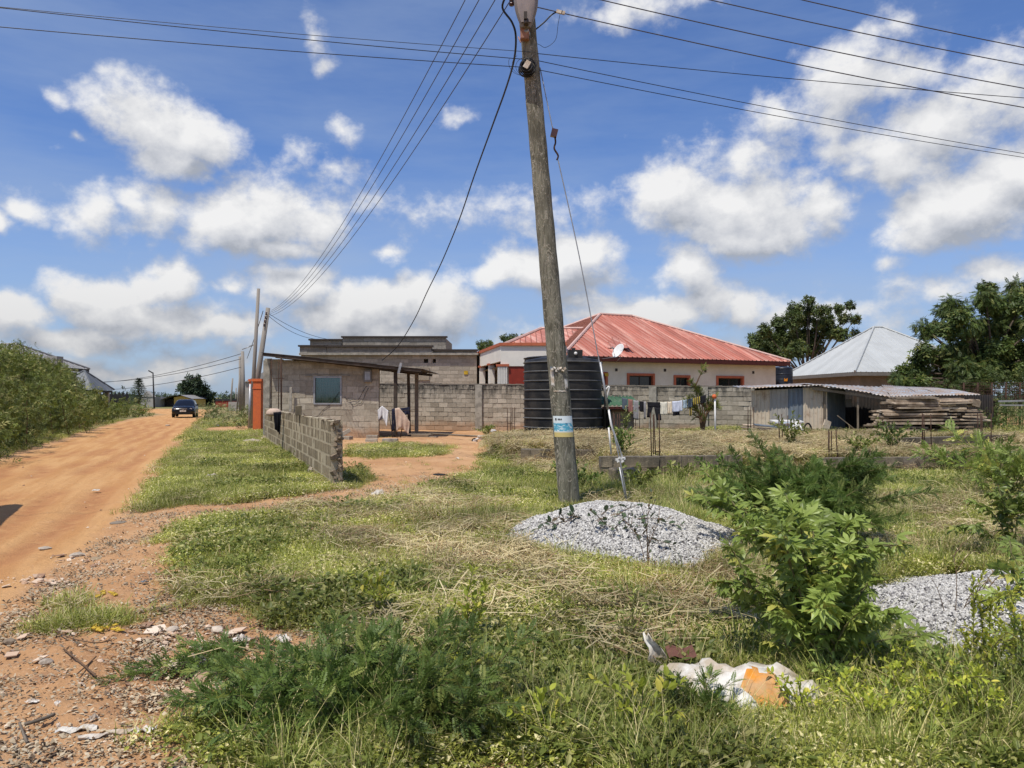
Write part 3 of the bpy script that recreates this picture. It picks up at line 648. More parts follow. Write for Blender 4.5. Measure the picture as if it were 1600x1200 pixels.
# broken toothed end: rubble of split blocks
m = MB(); R = random.Random(5); dlw = (LW0-LW1).normalized(); nlw = Vector((dlw.y, -dlw.x, 0))
for k in range(30):
    z = .02 + k*.04; 
    c = LW0 + dlw*R.uniform(-.03, .035) - nlw*R.uniform(.03, .17); c.z = z
    m.box(c, (R.uniform(.04,.08), R.uniform(.05,.12), R.uniform(.03,.10)), rz=R.uniform(0,3), rx=R.uniform(-.5,.5), ry=R.uniform(-.5,.5))
stuff(m.build('broken_end', MT['rubble'], lw))
m = MB()
for k in range(60):
    s = R.uniform(0, 17); c = LW0 - dlw*s - nlw*R.uniform(.03,.2); c.z = 1.185; m.box(c, (R.uniform(.06,.16), R.uniform(.05,.1), R.uniform(.02,.05)), rz=R.uniform(0,3), rx=R.uniform(-.3,.3))
stuff(m.build('mortar_crumbs', MT['rubble'], lw))
# thin dark piers where sections meet
# --- compound wall behind the yard
CW0 = (X(560,38.8), 38.8); CW1 = (X(1240,33.0), 33.0)
cw = thing('compound_wall', 'long mould streaked grey block compound wall behind the black water tank and clothesline', 'wall', (CW0[0],CW0[1],0))
def cw_skip(c):
    f = c[0]/math.hypot(CW1[0]-CW0[0], CW1[1]-CW0[1]); x = CW0[0]+(CW1[0]-CW0[0])*f; y = CW0[1]+(CW1[1]-CW0[1])*f; px = 800+1200*x/y
    return (835 < px < 928) or px > 1188 or (px > 850 and c[4] < 1)
dcw, ncw, acw = block_wall(cw, CW0, CW1, .0, 2.30, z1b=2.02, z0b=.0, th=.2, bl=.46, bh=.225, mat=MT['block_wall'], mortar=MT['mortar_wall'], skip=cw_skip, seed=8, gap=.024, recess=.014, jit=.012, rough=.03)
Lcw = math.hypot(CW1[0]-CW0[0], CW1[1]-CW0[1])
def on_cw(px, z, out=0.0):
    # point of the wall's face seen at this px
    a = (px-800)/1200; t = (a*CW0[1]-CW0[0])/((CW1[0]-CW0[0])-a*(CW1[1]-CW0[1])); p = Vector((CW0[0]+(CW1[0]-CW0[0])*t, CW0[1]+(CW1[1]-CW0[1])*t, z)); return p+ncw*out, t
for px in (749, 1020, 1100):
    p, t = on_cw(px, 0); zt = 2.30+(2.02-2.30)*t
    m = MB(); m.box((p.x, p.y, zt/2-.01), (.34, .26, zt), rz=acw); m.build('pier', MT['concrete'], cw)
m = MB(); R = random.Random(12); n = 70
for i in range(n):
    t = (i+.5)/n; p = Vector((CW0[0]+(CW1[0]-CW0[0])*t, CW0[1]+(CW1[1]-CW0[1])*t, 2.30-.28*t+.02+R.uniform(-.012,.018))) - ncw*.1
    m.box(p, (Lcw/n*1.0, .24+R.uniform(-.02,.03), .06+R.uniform(-.015,.02)), rz=acw, ry=R.uniform(-.02,.02))
stuff(m.build('coping', MT['mortar_dark'], cw))
# little projecting stubs on the wall
# --- foundation walls of the unbuilt plot
fw = thing('foundation_wall', 'low weathered foundation wall of large blocks in front of the dry grass platform', 'wall', (1.75,14.9,0))
block_wall(fw, (1.72,14.86), (4.55,15.16), .02, .455, th=.22, bl=.46, bh=.22, mat=MT['block_found'], mortar=MT['mortar_dark'], seed=21, gap=.015, jit=.02, rough=.03, recess=.02)
fw2 = thing('foundation_wall', 'grass grown stretch of foundation wall between two clusters of rusty starter bars', 'wall', (6.4,15.4,0))
block_wall(fw2, (6.3,15.36), (9.3,15.7), -.02, .39, th=.22, bl=.46, bh=.22, mat=MT['block_found'], mortar=MT['mortar_dark'], seed=22, gap=.015, jit=.02, rough=.03)
fw3 = thing('foundation_wall', 'grey concrete foundation stub at the right edge below the four tall rusty bars', 'wall', (10.1,15.9,0))
block_wall(fw3, (10.05,16.0), (14.4,16.45), .0, .46, th=.25, bl=.9, bh=.24, mat=MT['block_found'], mortar=MT['concrete'], seed=23, gap=.008, jit=.01, rough=.012)
fw4 = thing('foundation_wall', 'red brown back foundation wall below the timber stack on the right', 'wall', (9.8,20.6,0))
block_wall(fw4, (9.7,20.45), (14.6,22.6), .05, .50, th=.22, bl=.46, bh=.225, mat=MT['block_found'], mortar=MT['mortar_dark'], seed=24, gap=.015, jit=.02, rough=.03)
fw5 = thing('foundation_wall', 'short earth covered foundation wall just right of the leaning wooden utility pole', 'wall', (.95,17.2,0))
block_wall(fw5, (.2,17.6), (1.95,17.35), .0, .42, th=.22, bl=.46, bh=.21, mat=MT['block_found'], mortar=MT['mortar_dark'], seed=25, gap=.015, jit=.02, rough=.03)
b = MB(); b.box((1.98,13.6,.15), (.5,.3,.40), rz=.15, rx=.03); o = b.build('concrete_block', MT['block_found']); top(o, (1.98,13.6,0)); tag(o, 'large rough concrete block standing in weeds right of the pole by the guy wire', 'concrete block')
m_ = o.modifiers.new('bevel', 'BEVEL'); m_.width = .03; m_.segments = 2
# dark soil kerb along the far edge of the platform
m = MB()
for i in range(40):
    t = i/40; m.box((3.6+t*6.6, 23.95, .415+.01*math.sin(i*2.1)), (.175, .12, .06))
o = m.build('concrete_edge', MT['concrete']); top(o, (3.6,23.95,0)); tag(o, 'thin concrete edge strip along the back of the dry grass platform', 'edging')

# ------------------------------------------------------------------ corrugated sheets
def sheet_row(parent, O, U, Vd, w, T0, T1, seam=None, pitch=.2, amp=.02, sheet=.8, mat=None, name='roof_sheet', kind='trap', nrm=None, jit=0., seed=1, overlap=0.0, tdiv=1):
    """sheets side by side along U from O; each reaches from T0(s) to T1(s) along Vd"""
    R = random.Random(seed); U = Vector(U).normalized(); Vd = Vector(Vd).normalized(); Nn = Vector(nrm) if nrm is not None else U.cross(Vd).normalized()
    if nrm is None and Nn.z < 0: Nn = -Nn
    n = max(1, round(w/sheet)); out = []
    for k in range(n):
        a, b = w*k/n, w*(k+1)/n; ss_ = []
        if kind == 'trap':
            s = a
            m_ = max(1, round((b-a)/pitch)); pp = (b-a)/m_
            for i in range(m_): q = a+i*pp; ss_ += [(q, 0), (q+pp*.30, 0), (q+pp*.42, amp), (q+pp*.58, amp), (q+pp*.70, 0)]
            ss_.append((b, 0))
        elif kind == 'rib':
            m_ = max(1, round((b-a)/pitch)); pp = (b-a)/m_
            for i in range(m_): q = a+i*pp; ss_ += [(q, amp), (q+pp*.07, amp), (q+pp*.19, 0), (q+pp*.95, 0)]
            ss_.append((b, amp))
        else:
            m_ = max(4, round((b-a)/pitch*6)); ss_ = [(a+(b-a)*i/m_, amp*.5*(1+math.sin((a+(b-a)*i/m_)/pitch*2*math.pi))) for i in range(m_+1)]
        up = R.uniform(0, jit); j0 = R.uniform(-jit, jit)*1.5; P = []
        for (s, h) in ss_:
            t0, t1 = T0(s), max(T1(s), T0(s)+.005)
            P.append([O + U*s + Vd*(t0 + (t1-t0)*q/tdiv + (j0 if q == 0 else 0)) + Nn*(h+up) for q in range(tdiv+1)])
        m = MB(); m.grid(P, smooth=(kind == 'wave')); o = m.build(name, mat, parent); out.append(o)
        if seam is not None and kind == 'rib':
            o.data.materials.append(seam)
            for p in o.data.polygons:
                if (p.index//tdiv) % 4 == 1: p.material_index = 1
    return out
# ------------------------------------------------------------------ grey block house with lean roof and porch
HY = 30.0; hx0, hx1 = X(413,HY), X(592,HY); HB = -.02
house = thing('block_house', 'small unplastered grey block house with one curtained window and a sloping dark sheet roof', 'house', (hx0,HY,0))
wz0, wz1 = Z(632,HY), Z(588,HY); wx0, wx1 = X(490,HY), X(534,HY)
def htop(s): return 3.17 - s/(hx1-hx0)*.30
block_wall(house, (hx0,HY), (hx1,HY), HB, 3.2, th=.2, bl=.46, bh=.228, mat=MT['block_house'], mortar=MT['mortar'], holes=[(wx0-hx0, wx1-hx0, wz0, wz1)], top_z=lambda s: htop(s)-.04, seed=31, gap=.016, recess=.007, jit=.006, rough=.028)
block_wall(house, (hx0,HY+5), (hx0,HY+.2), HB, 3.1, th=.2, bl=.46, bh=.228, mat=MT['block_house'], mortar=MT['mortar'], seed=32, gap=.012, recess=.006)
hxb = hx1*35/30-.12; m = MB(); m.beam((hx1-.11,HY+.2,1.38), (hxb-.11,HY+5,1.38), .2, 2.8); m.box2((hx0+.2,HY+4.8,HB), (hxb-.25,HY+5,2.8)); m.build('side_wall', MT['mortar'], house)
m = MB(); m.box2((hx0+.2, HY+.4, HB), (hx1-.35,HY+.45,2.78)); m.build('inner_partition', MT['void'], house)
# window
wf = MB(); t_ = .06
for a, b in (((wx0,HY-.03,wz0),(wx1,HY+.09,wz0+t_)), ((wx0,HY-.03,wz1-t_),(wx1,HY+.09,wz1)), ((wx0,HY-.03,wz0+t_),(wx0+t_,HY+.09,wz1-t_)), ((wx1-t_,HY-.03,wz0+t_),(wx1,HY+.09,wz1-t_))): wf.box2(a, b)
win = wf.build('window', MT['galv'], house)
m = MB(); m.box2((wx0+t_,HY+.04,wz0+t_),(wx1-t_,HY+.046,wz1-t_)); m.build('pane', MT['pane'], win)
m = MB(); P = [[Vector((wx0+t_+(wx1-wx0-2*t_)*i/60, HY+.14+.022*math.sin(i*.9)+.01*math.sin(i*2.3), z)) for z in (wz0+.02, wz1-.02)] for i in range(61)]; m.grid(P); m.build('curtain', MT['curtain'], win)
m = MB()
for i in range(1, 9): x = wx0+(wx1-wx0)*i/9; m.box2((x-.004,HY+.075,wz0+t_),(x+.004,HY+.083,wz1-t_))
for i in range(1, 9): z = wz0+(wz1-wz0)*i/9; m.box2((wx0+t_,HY+.066,z-.004),(wx1-t_,HY+.074,z+.004))
m.build('mesh_grille', MT['galv'], win)
m = MB(); m.box2((wx0-.35,HY-.035,wz1+.005),(wx1+.3,HY+.02,wz1+.05)); m.build('lintel', MT['concrete'], house)
# roof: dark sheets sloping down to the right and over the porch
rL = Vector((X(408,29.5), 29.45, Z(553,29.5))); rR = Vector((X(662,29.5), 29.45, Z(578,29.5))); U = (rR-rL).normalized()
rw = (rR-rL).length
for k, (a, b) in enumerate(((0,.36),(.355,.71),(.705,1))):
    P = []; n = 40
    for j in range(n+1):
        y = 29.45+5.9*j/n; h = .012*math.sin(j*2.1)
        P.append([rL+U*(rw*q)+Vector((0, y-29.45, h+.05-.012*k)) for q in (a, (a+b)/2, b)])
    solid(MB().grid(P).build('roof_sheet', MT['sheet_black'], house), .012)
m = MB(); m.beam(rL+Vector((.05,.06,-.02)), rR+Vector((-.1,.06,-.02)), .05, .12); m.beam(rL+Vector((.4,.55,-.08)), rR+Vector((-.3,.55,-.08)), .06, .1); m.beam(rL+Vector((.4,3,-.08)), rR+Vector((-.3,3,-.08)), .06, .1)
m.build('rafter', MT['wood_dark'], house)
for y in (29.6, 31.3, 33.5):
    m = MB(); m.beam((hx1-.05,y,Z(571,29.5)-.08), (rR.x-.08,y,rR.z-.09), .06, .10); m.build('porch_rafter', MT['wood_dark'], house)
m = MB(); m.box((X(624,29.3),29.38,Z(575,29.3)), (.09,.02,.42), ry=.25); m.build('bent_strip', MT['galv'], house)
for px, y, w, mt in ((618,29.75,.13,'wood_dark'),(638,31.0,.11,'wood_dark'),(651,30.9,.14,'wood_grey')):
    x = X(px,y); m = MB(); m.beam((x+ (.05 if px==638 else 0),y,-.05), (x,y,rR.z-.02), w, w); m.build('porch_post', MT[mt], house)
m = MB(); m.box2((X(569,29.97),HY-.14,Z(597,HY)), (X(581,29.97),HY-.004,Z(578,HY))); box = m.build('meter_box', MT['fascia_grey'], house)
m = MB(); m.box2((X(571,29.97),HY-.155,Z(594,HY)), (X(579,29.97),HY-.142,Z(581,HY))); m.build('meter_cover', MT['galv'], box)
R = random.Random(3)
for k in range(3):
    pts = []
    a = Vector((wx1-.1+k*.2, HY-.01, wz0+.5-.2*k)); b_ = Vector((X(570+k*3,HY), HY-.02, Z(600+3*k,HY))) if k else Vector((X(470,HY), HY-.02, Z(655,HY)))
    for i in range(13): t = i/12; pts.append(a.lerp(b_, t)+Vector((0,-.012,-.35*math.sin(math.pi*t)*(1+.2*math.sin(i)))))
    MB().tube(pts, .007, 4).build('loose_cable', MT['wire'], house)
m = MB(); m.box2((hx0-.03,HY-.05,HB),(hx0+.22,HY+.03,3.05)); m.build('corner_pier', MT['concrete'], house)
# small things by the house -------------------------------------------------
def blk(name, label, cat, c, d, rz=0, rx=0, ry=0, mat='block_grey', group=None, bev=.012):
    b = MB(); c = Vector(c); b.box(c, d, rz=rz, rx=rx, ry=ry); o = b.build(name, MT[mat]); top(o, c); tag(o, label, cat, group)
    if bev: q = o.modifiers.new('bevel', 'BEVEL'); q.width = bev; q.segments = 2
    return o
p = gp(585,697); blk('concrete_block', 'flat grey block lying against the house wall below the window, right of the leaning rubble', 'block', (X(582,28.8),28.8,.1), (.42,.25,.18), mat='block_grey')
blk('concrete_block', 'pale block with dark stains lying left of the two blocks in the yard grass', 'block', (X(583,26.0)-.05,26.0,.10), (.40,.22,.20), rz=.1, mat='block_grey')
blk('concrete_block', 'largest pale concrete block lying on its side in the yard grass', 'block', (X(610,25.4),25.4,.12), (.50,.24,.24), rz=-.08, mat='concrete')
blk('concrete_block', 'slab of block leaning on rubble beside the low wall end', 'block', (X(532,28.2),28.3,.22), (.75,.22,.14), rz=.2, ry=-.5, mat='block_grey')
blk('concrete_block', 'broken block half under the leaning slab by the house wall', 'block', (X(541,28.3),28.2,.10), (.5,.25,.16), rz=-.4, mat='block_grey')
blk('plank', 'upright grey board leaning on the house wall left of the window', 'board', (X(454,29.8),29.82,Z(628,29.8)), (.10,.05,1.15), ry=.02, mat='concrete', bev=.004)
blk('concrete_block', 'single block set on top of the far part of the low wall', 'block', (X(466,17.6),17.62,1.30), (.20,.14,.22), rz=1.9, mat='block_low')
blk('rubble_pile', 'heap of broken blocks under the right end of the porch', 'rubble', (X(660,29.5),29.6,.10), (.8,.4,.16), rz=-.5, mat='rubble')
for i, (px, y, l, rz_, lab) in enumerate(((655,30.2,.9,.3,'short dark board on the rubble at the foot of the porch'),(672,29.3,.7,-.6,'pale board end lying on red soil right of the porch'))):
    blk('board', lab, 'board', (X(px,y),y,.16-.06*i), (l,.14,.05), rz=rz_, mat='wood_grey', bev=.004)
m = MB(); m.tube([at(667,677,30.5)+Vector((0,0,.0)), Vector((X(783,28.6),28.6,.10))], .035, 8); o = m.build('pole_on_ground', MT['wood_grey']); top(o, (X(667,30.5),30.5,.2)); tag(o, 'long pale pole lying on the ground between the porch and the tricycle', 'pole')
# cloths on the porch
def cloth(name, label, cat, pts_top, drop, mat, group=None, n=10, wav=.03, seed=0, taper=0., thick=.008, fwd=0.0):
    """cloth hanging from a line of points"""
    R = random.Random(seed); P = []; pts_top = [Vector(p) for p in pts_top]; m_ = 14
    for i in range(m_+1):
        t = i/m_*(len(pts_top)-1); k = min(int(t), len(pts_top)-2); a = pts_top[k].lerp(pts_top[k+1], t-k); mid = pts_top[0].lerp(pts_top[-1], .5)
        dr = drop(i/m_) if callable(drop) else drop; col = []
        for j in range(n+1):
            q = j/n; f = Vector((0, -1, 0))*(wav*math.sin(i*1.3+seed)*q + wav*.6*math.sin(i*.6+q*4+seed*2)*q + fwd*q)
            p = a.lerp(Vector((mid.x, a.y, a.z)), taper*q) + Vector((0,0,-dr*q)) + f; col.append(p)
        P.append(col)
    o = MB().grid(P).build(name, MT[mat]); top(o, pts_top[0]); solid(o, thick); tag(o, label, cat, group); return o
m = MB(); a = at(592,640,29.3); c = at(650,640,29.3)
m.tube([a, (a+c)/2+Vector((0,0,-.05)), c], .012, 6); m.tube([at(607,640,29.3), (at(615,640,29.3).x,29.2,0)], .02, 6); m.tube([at(612,645,29.2), (at(622,645,29.2).x,29.1,0)], .02, 6); m.tube([at(632,645,29.2), (at(626,645,29.2).x,29.1,0)], .02, 6)
o = m.build('drying_rack', MT['wood_dark']); top(o, (a.x,29.3,0)); tag(o, 'crude stick rack for drying clothes in front of the porch posts', 'drying rack')
cloth('shirt', 'small white and grey shirt hanging at the left of the porch rack', 'shirt', [at(590,641,29.25), at(597,634,29.25), at(607,642,29.25)], lambda t: .35+.5*max(0, t-.45), 'cloth_white', seed=2, taper=.3)
cloth('cloth', 'grey check cloth bunched beside the white shirt on the porch rack', 'cloth', [at(590,643,29.3), at(600,640,29.3)], .36, 'cloth_grey', seed=5, taper=.2)
cloth('cloth', 'dark navy cloth hanging beside the porch post', 'cloth', [at(612,639,29.15), at(619,637,29.15)], .85, 'cloth_navy', seed=3, taper=.15)
cloth('shirt', 'large beige shirt draped over the rack in front of the porch', 'shirt', [at(617,638,29.0), at(624,637,29.0), at(633,648,29.0), at(641,660,29.0)], lambda t: .9-.45*t, 'cloth_beige', seed=7, taper=.25, wav=.05)
cloth('cloth', 'black cloth slung behind the beige shirt on the porch', 'cloth', [at(624,638,29.5), at(640,636,29.5)], .28, 'cloth_navy', seed=9)
# hat / bag draped over the low wall
p = LW0.lerp(LW1, .47); 
m = MB(); prof = [(.0,.13),(.10,.125),(.18,.08),(.22,.0),(.20,-.06),(.10,-.09),(0,-.09)]; m.lathe(prof, (X(430,21.3),21.2,1.17), 18, sy=.8)
o = m.build('bundle', MT['cloth_beige']); top(o, (X(430,21.3),21.2,1.1)); tag(o, 'pale rounded bundle resting on top of the low block wall', 'bundle')
cloth('cloth', 'black cloth hanging down from the bundle on the low wall', 'cloth', [Vector((X(430,20.9),20.75,1.2)), Vector((X(436,20.7),20.9,1.21))], lambda t: .42+.2*t, 'cloth_black', seed=4, wav=.03, taper=.3)

# orange gate pillars
for px, y, w, lab in ((403.5,35.5,.36,'bright orange square gate pillar with stepped cap at the left corner of the block house'),(396,40.5,.34,'farther orange gate pillar just showing behind the nearer one')):
    g = thing('gate_pillar', lab, 'pillar', (X(px,y),y,0)); x = X(px,y); zt = Z(594 if px==403 else 596,y)
    MB().box2((x-w/2,y-w/2,-.02),(x+w/2,y+w/2,zt)).build('shaft', MT['pillar_orange'], g)
    MB().box2((x-w/2-.02,y-w/2-.02,zt-.35),(x+w/2+.02,y+w/2+.02,zt-.28)).build('band', MT['pillar_orange'], g)
    MB().box2((x-w/2-.04,y-w/2-.04,zt+.002),(x+w/2+.04,y+w/2+.04,zt+.12)).build('cap', MT['pillar_orange'], g)

# ------------------------------------------------------------------ unfinished grey building behind
UY = 46.0; ub = thing('unfinished_building', 'large unfinished grey block building with stepped parapets behind the compound wall', 'building', (X(468,UY),UY,0))
x0, x1 = X(470,UY), X(745,UY); zt = Z(555,UY)
block_wall(ub, (x0,UY), (x1,UY), .02, zt, th=.2, bl=.46, bh=.232, mat=MT['block_grey'], mortar=MT['mortar'], holes=[(X(663,UY)-x0, X(669,UY)-x0, Z(568,UY), Z(560,UY)), (X(676,UY)-x0, X(681,UY)-x0, Z(567,UY), Z(562,UY))], skip=lambda c: c[3] < 1.7 or (c[1] < X(600,UY)-x0 and c[3] < 2.6), seed=41, gap=.016, recess=.008, limit=230, jit=.006)
m = MB(); m.box2((x0,UY+.2,0),(x0+.2,UY+9,zt)); m.box2((x1-.2,UY+.2,0),(x1,UY+9,zt)); m.box2((x0+.2,UY+8.8,0),(x1-.2,UY+9,zt)); m.box2((x0+.2,UY+.5,0),(x1-.2,UY+.6,zt-.1)); m.build('side_wall', MT['mortar'], ub)
m = MB(); m.box2((x0-.05,UY-.25,zt),(x1+.1,UY+9,zt+.12)); m.build('roof_slab', MT['concrete'], ub)
def para(pxa, pxb, Y, zb, za, nm):
    a, b = X(pxa,Y), X(pxb,Y)
    block_wall(ub, (a,Y), (b,Y), zb, za, th=.15, bl=.46, bh=(za-zb)/max(1,round((za-zb)/.225)), mat=MT['block_dark'], mortar=MT['mortar_dark'], seed=int(pxa), gap=.016, limit=60, recess=.008)
    m = MB(); m.box2((a-.08,Y-.12,za+.002),(b+.08,Y+.25,za+.10)); m.build('parapet_cap', MT['frame_dark'], ub)
z1 = zt+.12
para(468, 510, UY-.10, z1, Z(542,UY), 'l'); para(511, 675, UY-.16, z1, Z(544,UY)+.05, 'm'); para(676, 745, UY-.05, z1, Z(548.5,UY), 'r')
U2 = 50.0
para(484, 534, U2, z1, Z(532,U2), 'a'); para(535, 697, U2-.2, z1, Z(528,U2), 'b')
m = MB(); m.box2((X(535,U2)+.01,U2,z1),(X(697,U2)-.01,U2+5,Z(529,U2))); m.box2((X(484,U2)+.01,U2+.2,z1),(X(534,U2),U2+5,Z(533,U2))); m.build('roof_room', MT['mortar'], ub)
m = MB(); m.box2((X(725,UY),UY-.05,Z(585,UY)),(X(731,UY),UY-.01,Z(579.5,UY))); m.build('notice', simple('notice_yellow', (.62,.40,.03), .6), ub)
m = MB(); m.box2((X(651,UY),UY-.07,Z(594,UY)),(X(671,UY),UY-.012,Z(574,UY))); m.build('blocked_opening', MT['mortar'], ub)

# ------------------------------------------------------------------ cream house with red roof
A = Vector((2.85,39.4,0)); al = math.radians(26.5); du = Vector((math.cos(al), math.sin(al), 0)); dv = Vector((-math.sin(al), math.cos(al), 0))
LEN, WID = 14.4, 12.0; EZ = 3.72; RZ = 6.72; OV = .6
ch = thing('red_roof_house', 'cream bungalow with faded red ribbed sheet roof and orange framed windows', 'house', tuple(A))
def H(s, t, z): return A + du*s + dv*t + Vector((0,0,z))
def face_px(px):      # distance along the front wall for a px
    a = (px-800)/1200; return (a*A.y-A.x)/(du.x-a*du.y)
wins = [(face_px(934), face_px(949), 1.9, 3.28), (face_px(979.5), face_px(1022.5), 1.75, 3.0), (face_px(1052.5), face_px(1078), 1.9, 2.93), (face_px(1119), face_px(1162), 1.7, 2.93)]
wtop = [Z(581, H((wins[0][0]),0,0).y), Z(583, H(wins[1][0],0,0).y), Z(586, H(wins[2][0],0,0).y), Z(587, H(wins[3][0],0,0).y)]
wins = [(a, b, t-1.35 if i != 2 else t-.8, t) for i, ((a, b, _, _), t) in enumerate(zip(wins, wtop))]
m = MB(); s = 0
def wall_seg(m, s0, s1, z0, z1, t0=0, t1=.2): m.box(H((s0+s1)/2, (t0+t1)/2, (z0+z1)/2), (s1-s0, t1-t0, z1-z0), rz=al)
for (a, b, z0, z1) in wins:
    wall_seg(m, s, a, 0, EZ); wall_seg(m, a, b, 0, z0); wall_seg(m, a, b, z1, EZ); s = b
wall_seg(m, s, LEN, 0, EZ); wall_seg(m, 0, .2, 0, EZ, .2, WID); wall_seg(m, LEN-.2, LEN, 0, EZ, .2, WID); wall_seg(m, .2, LEN-.2, 0, EZ, WID-.2, WID)
m.build('wall', MT['cream'], ch)
for (a, b, z0, z1) in wins:
    f = MB(); w = .13
    for (u0,u1,v0,v1) in ((a,b,z1-w,z1),(a,b,z0,z0+w),(a,a+w,z0+w,z1-w),(b-w,b,z0+w,z1-w)): f.box(H((u0+u1)/2, .05, (v0+v1)/2), (u1-u0, .22, v1-v0), rz=al)
    wo = f.build('window', MT['orange'], ch)
    f = MB(); f.box(H((a+b)/2, .14, (z0+z1)/2), (b-a-2*w, .02, z1-z0-2*w), rz=al); f.build('pane', MT['glass_dark'], wo)
    f = MB()
    for q in (0, .5, 1): f.box(H(a+w+.03+(b-a-2*w-.06)*q, .115, (z0+z1)/2), (.05, .03, z1-z0-2*w), rz=al)
    f.box(H((a+b)/2, .11, z1-w-.03), (b-a-2*w, .03, .05), rz=al); f.build('frame', MT['frame_dark'], wo)
for px, py in ((963,578),(1039,578.5),(1102,579.5),(1177,582)):
    s = face_px(px); z = Z(py, H(s,0,0).y); MB().lathe([(0,-.0),(.075,0),(.06,.03),(0,.03)], (0,0,0), 12, 'Y')
    v = MB(); c = H(s, -.012, z); v.box(c, (.15,.02,.15), rz=al); v.build('vent', MT['frame_dark'], ch)
f = MB(); s_ = face_px(946); f.box(H(s_+.02,-.09,Z(585.5,H(s_,0,0).y)), (.22,.03,.16), rz=al); f.build('yellow_plate', simple('plate_yellow', (.66,.40,.03), .5), ch)
# hip roof from sheets
def hip(parent, s0, s1, t0, t1, ez, rz, r0, r1, mat, cap, sheet=.75, pitch=.25, amp=.03, kind='rib', faces='FLRB', P=H, U_=du, V_=dv, capr=.085, seam=None):
    """eave rectangle s0..s1 x t0..t1 at ez; ridge from r0 to r1 at the middle t"""
    tm = (t0+t1)/2; C = [P(s0,t0,ez), P(s1,t0,ez), P(s1,t1,ez), P(s0,t1,ez)]; R0, R1 = P(r0,tm,rz), P(r1,tm,rz)
    def face(a, b, ra, rb):
        U = (b-a); w = U.length; U = U.normalized(); nn = (b-a).cross(ra-a).normalized(); nn = nn if nn.z > 0 else -nn; Vd = nn.cross(U).normalized()
        if Vd.z < 0: Vd = -Vd
        ua, ta = (ra-a).dot(U), (ra-a).dot(Vd); ub = (rb-a).dot(U)
        def T1(s):
            if s < ua: return ta*s/max(ua,1e-6)
            if s > ub: return ta*(w-s)/max(w-ub,1e-6)
            return ta
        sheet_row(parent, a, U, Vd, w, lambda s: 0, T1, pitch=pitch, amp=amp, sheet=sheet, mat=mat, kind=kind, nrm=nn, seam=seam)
    if 'F' in faces: face(C[0], C[1], R0, R1)
    if 'R' in faces: face(C[1], C[2], R1, R1)
    if 'B' in faces: face(C[2], C[3], R1, R0)
    if 'L' in faces: face(C[3], C[0], R0, R0)
    up = Vector((0,0,.045))
    for a, b, need in ((C[0],R0,'F'),(C[1],R1,'R'),(C[2],R1,'R'),(C[3],R0,'B'),(R0,R1,'F')):
        if need not in faces: continue
        if (a-b).length > .05: MB().tube([a+up, b+up], capr, 6, smooth=False).build('ridge_cap', cap, parent)
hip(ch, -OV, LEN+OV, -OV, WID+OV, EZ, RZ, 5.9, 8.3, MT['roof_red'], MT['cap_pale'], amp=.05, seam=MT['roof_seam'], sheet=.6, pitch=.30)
m = MB(); 
for (s0,t0,s1,t1) in ((-OV+.03,-OV+.03,LEN+OV-.03,-OV+.03),(LEN+OV-.03,-OV+.03,LEN+OV-.03,WID+OV-.03),(-OV+.03,-OV+.03,-OV+.03,WID+OV-.03)): m.beam(H(s0,t0,EZ-.13), H(s1,t1,EZ-.13), .04, .22)
m.build('fascia', MT['fascia_red'], ch)
m = MB(); m.poly([H(-OV+.05,-OV+.05,EZ-.23), H(LEN+OV-.05,-OV+.05,EZ-.23), H(LEN+OV-.05,.0,EZ-.23), H(-OV+.05,.0,EZ-.23)]); m.poly([H(LEN,0,EZ-.23), H(LEN+OV-.05,0,EZ-.23), H(LEN+OV-.05,WID,EZ-.23), H(LEN,WID,EZ-.23)]); m.build('soffit', MT['fascia_red'], ch)
# side wing roof
def HW(s, t, z): return Vector((-.9+s, 41.0+t, z))
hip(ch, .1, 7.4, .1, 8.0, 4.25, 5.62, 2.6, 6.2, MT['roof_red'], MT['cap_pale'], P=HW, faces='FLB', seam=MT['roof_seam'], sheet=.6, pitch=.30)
# flat parapet porch wing
px0, pY, pz = -.58, 39.0, Z(537,39.0)
wg = [Vector((-.58,39.0,0)), Vector((2.78,39.0,0)), Vector((-2.7,50,0))]
m = MB(); Lw = (wg[2]-wg[0]); Lw_ = Lw.length; Ld = Lw.normalized(); Ln = Vector((-Ld.y, Ld.x, 0)); aw = math.atan2(Ld.y, Ld.x); low = Z(572,39.0)
m.box2((-.58,39.0,low),(2.78,39.2,pz-.1)); m.box(wg[0]+Ld*(Lw_/2)-Ln*(.1)+Vector((0,0,(low+.25+pz-.1)/2)), (Lw_, .2, pz-.1-low-.25), rz=aw); m.build('parapet_wall', MT['cream_white'], ch)
m = MB(); m.box2((-.62,38.9,pz-.1),(2.78,39.25,pz+.05)); m.box(wg[0]+Ld*(Lw_/2)-Ln*.08+Vector((0,0,pz-.03)), (Lw_+.1,.30,.15), rz=aw); m.build('parapet_trim', MT['orange'], ch)
m = MB(); m.poly([(-.5,39.1,pz-.35),(2.8,39.1,pz-.35),(2.8,48,pz-.35),(-2.2,48,pz-.35)]); m.poly([(-.5,39.1,low+.01),(-2.2,48,low+.01),(2.8,48,low+.01),(2.8,39.1,low+.01)]); m.build('porch_slab', MT['concrete'], ch)
m = MB(); m.box2((-.5,40.4,0),(3.2,40.6,low)); m.build('porch_back_wall', MT['cream'], ch)
for px in (783,):
    x = X(px,39)+.1; c = MB(); c.box2((x-.28,38.96,0),(x+.22,39.3,low-.02)); col_ = c.build('porch_column', MT['cream_white'], ch)
    c = MB()
    for k in range(6): c.box2((x-.26+k*.082,38.925,0),(x-.22+k*.082,38.958,low-.04))
    c.build('fluting', MT['cream_white'], col_); c = MB(); c.box2((x-.36,38.90,low-.02),(x+.30,39.35,low+.10)); c.build('column_cap', MT['orange'], col_)
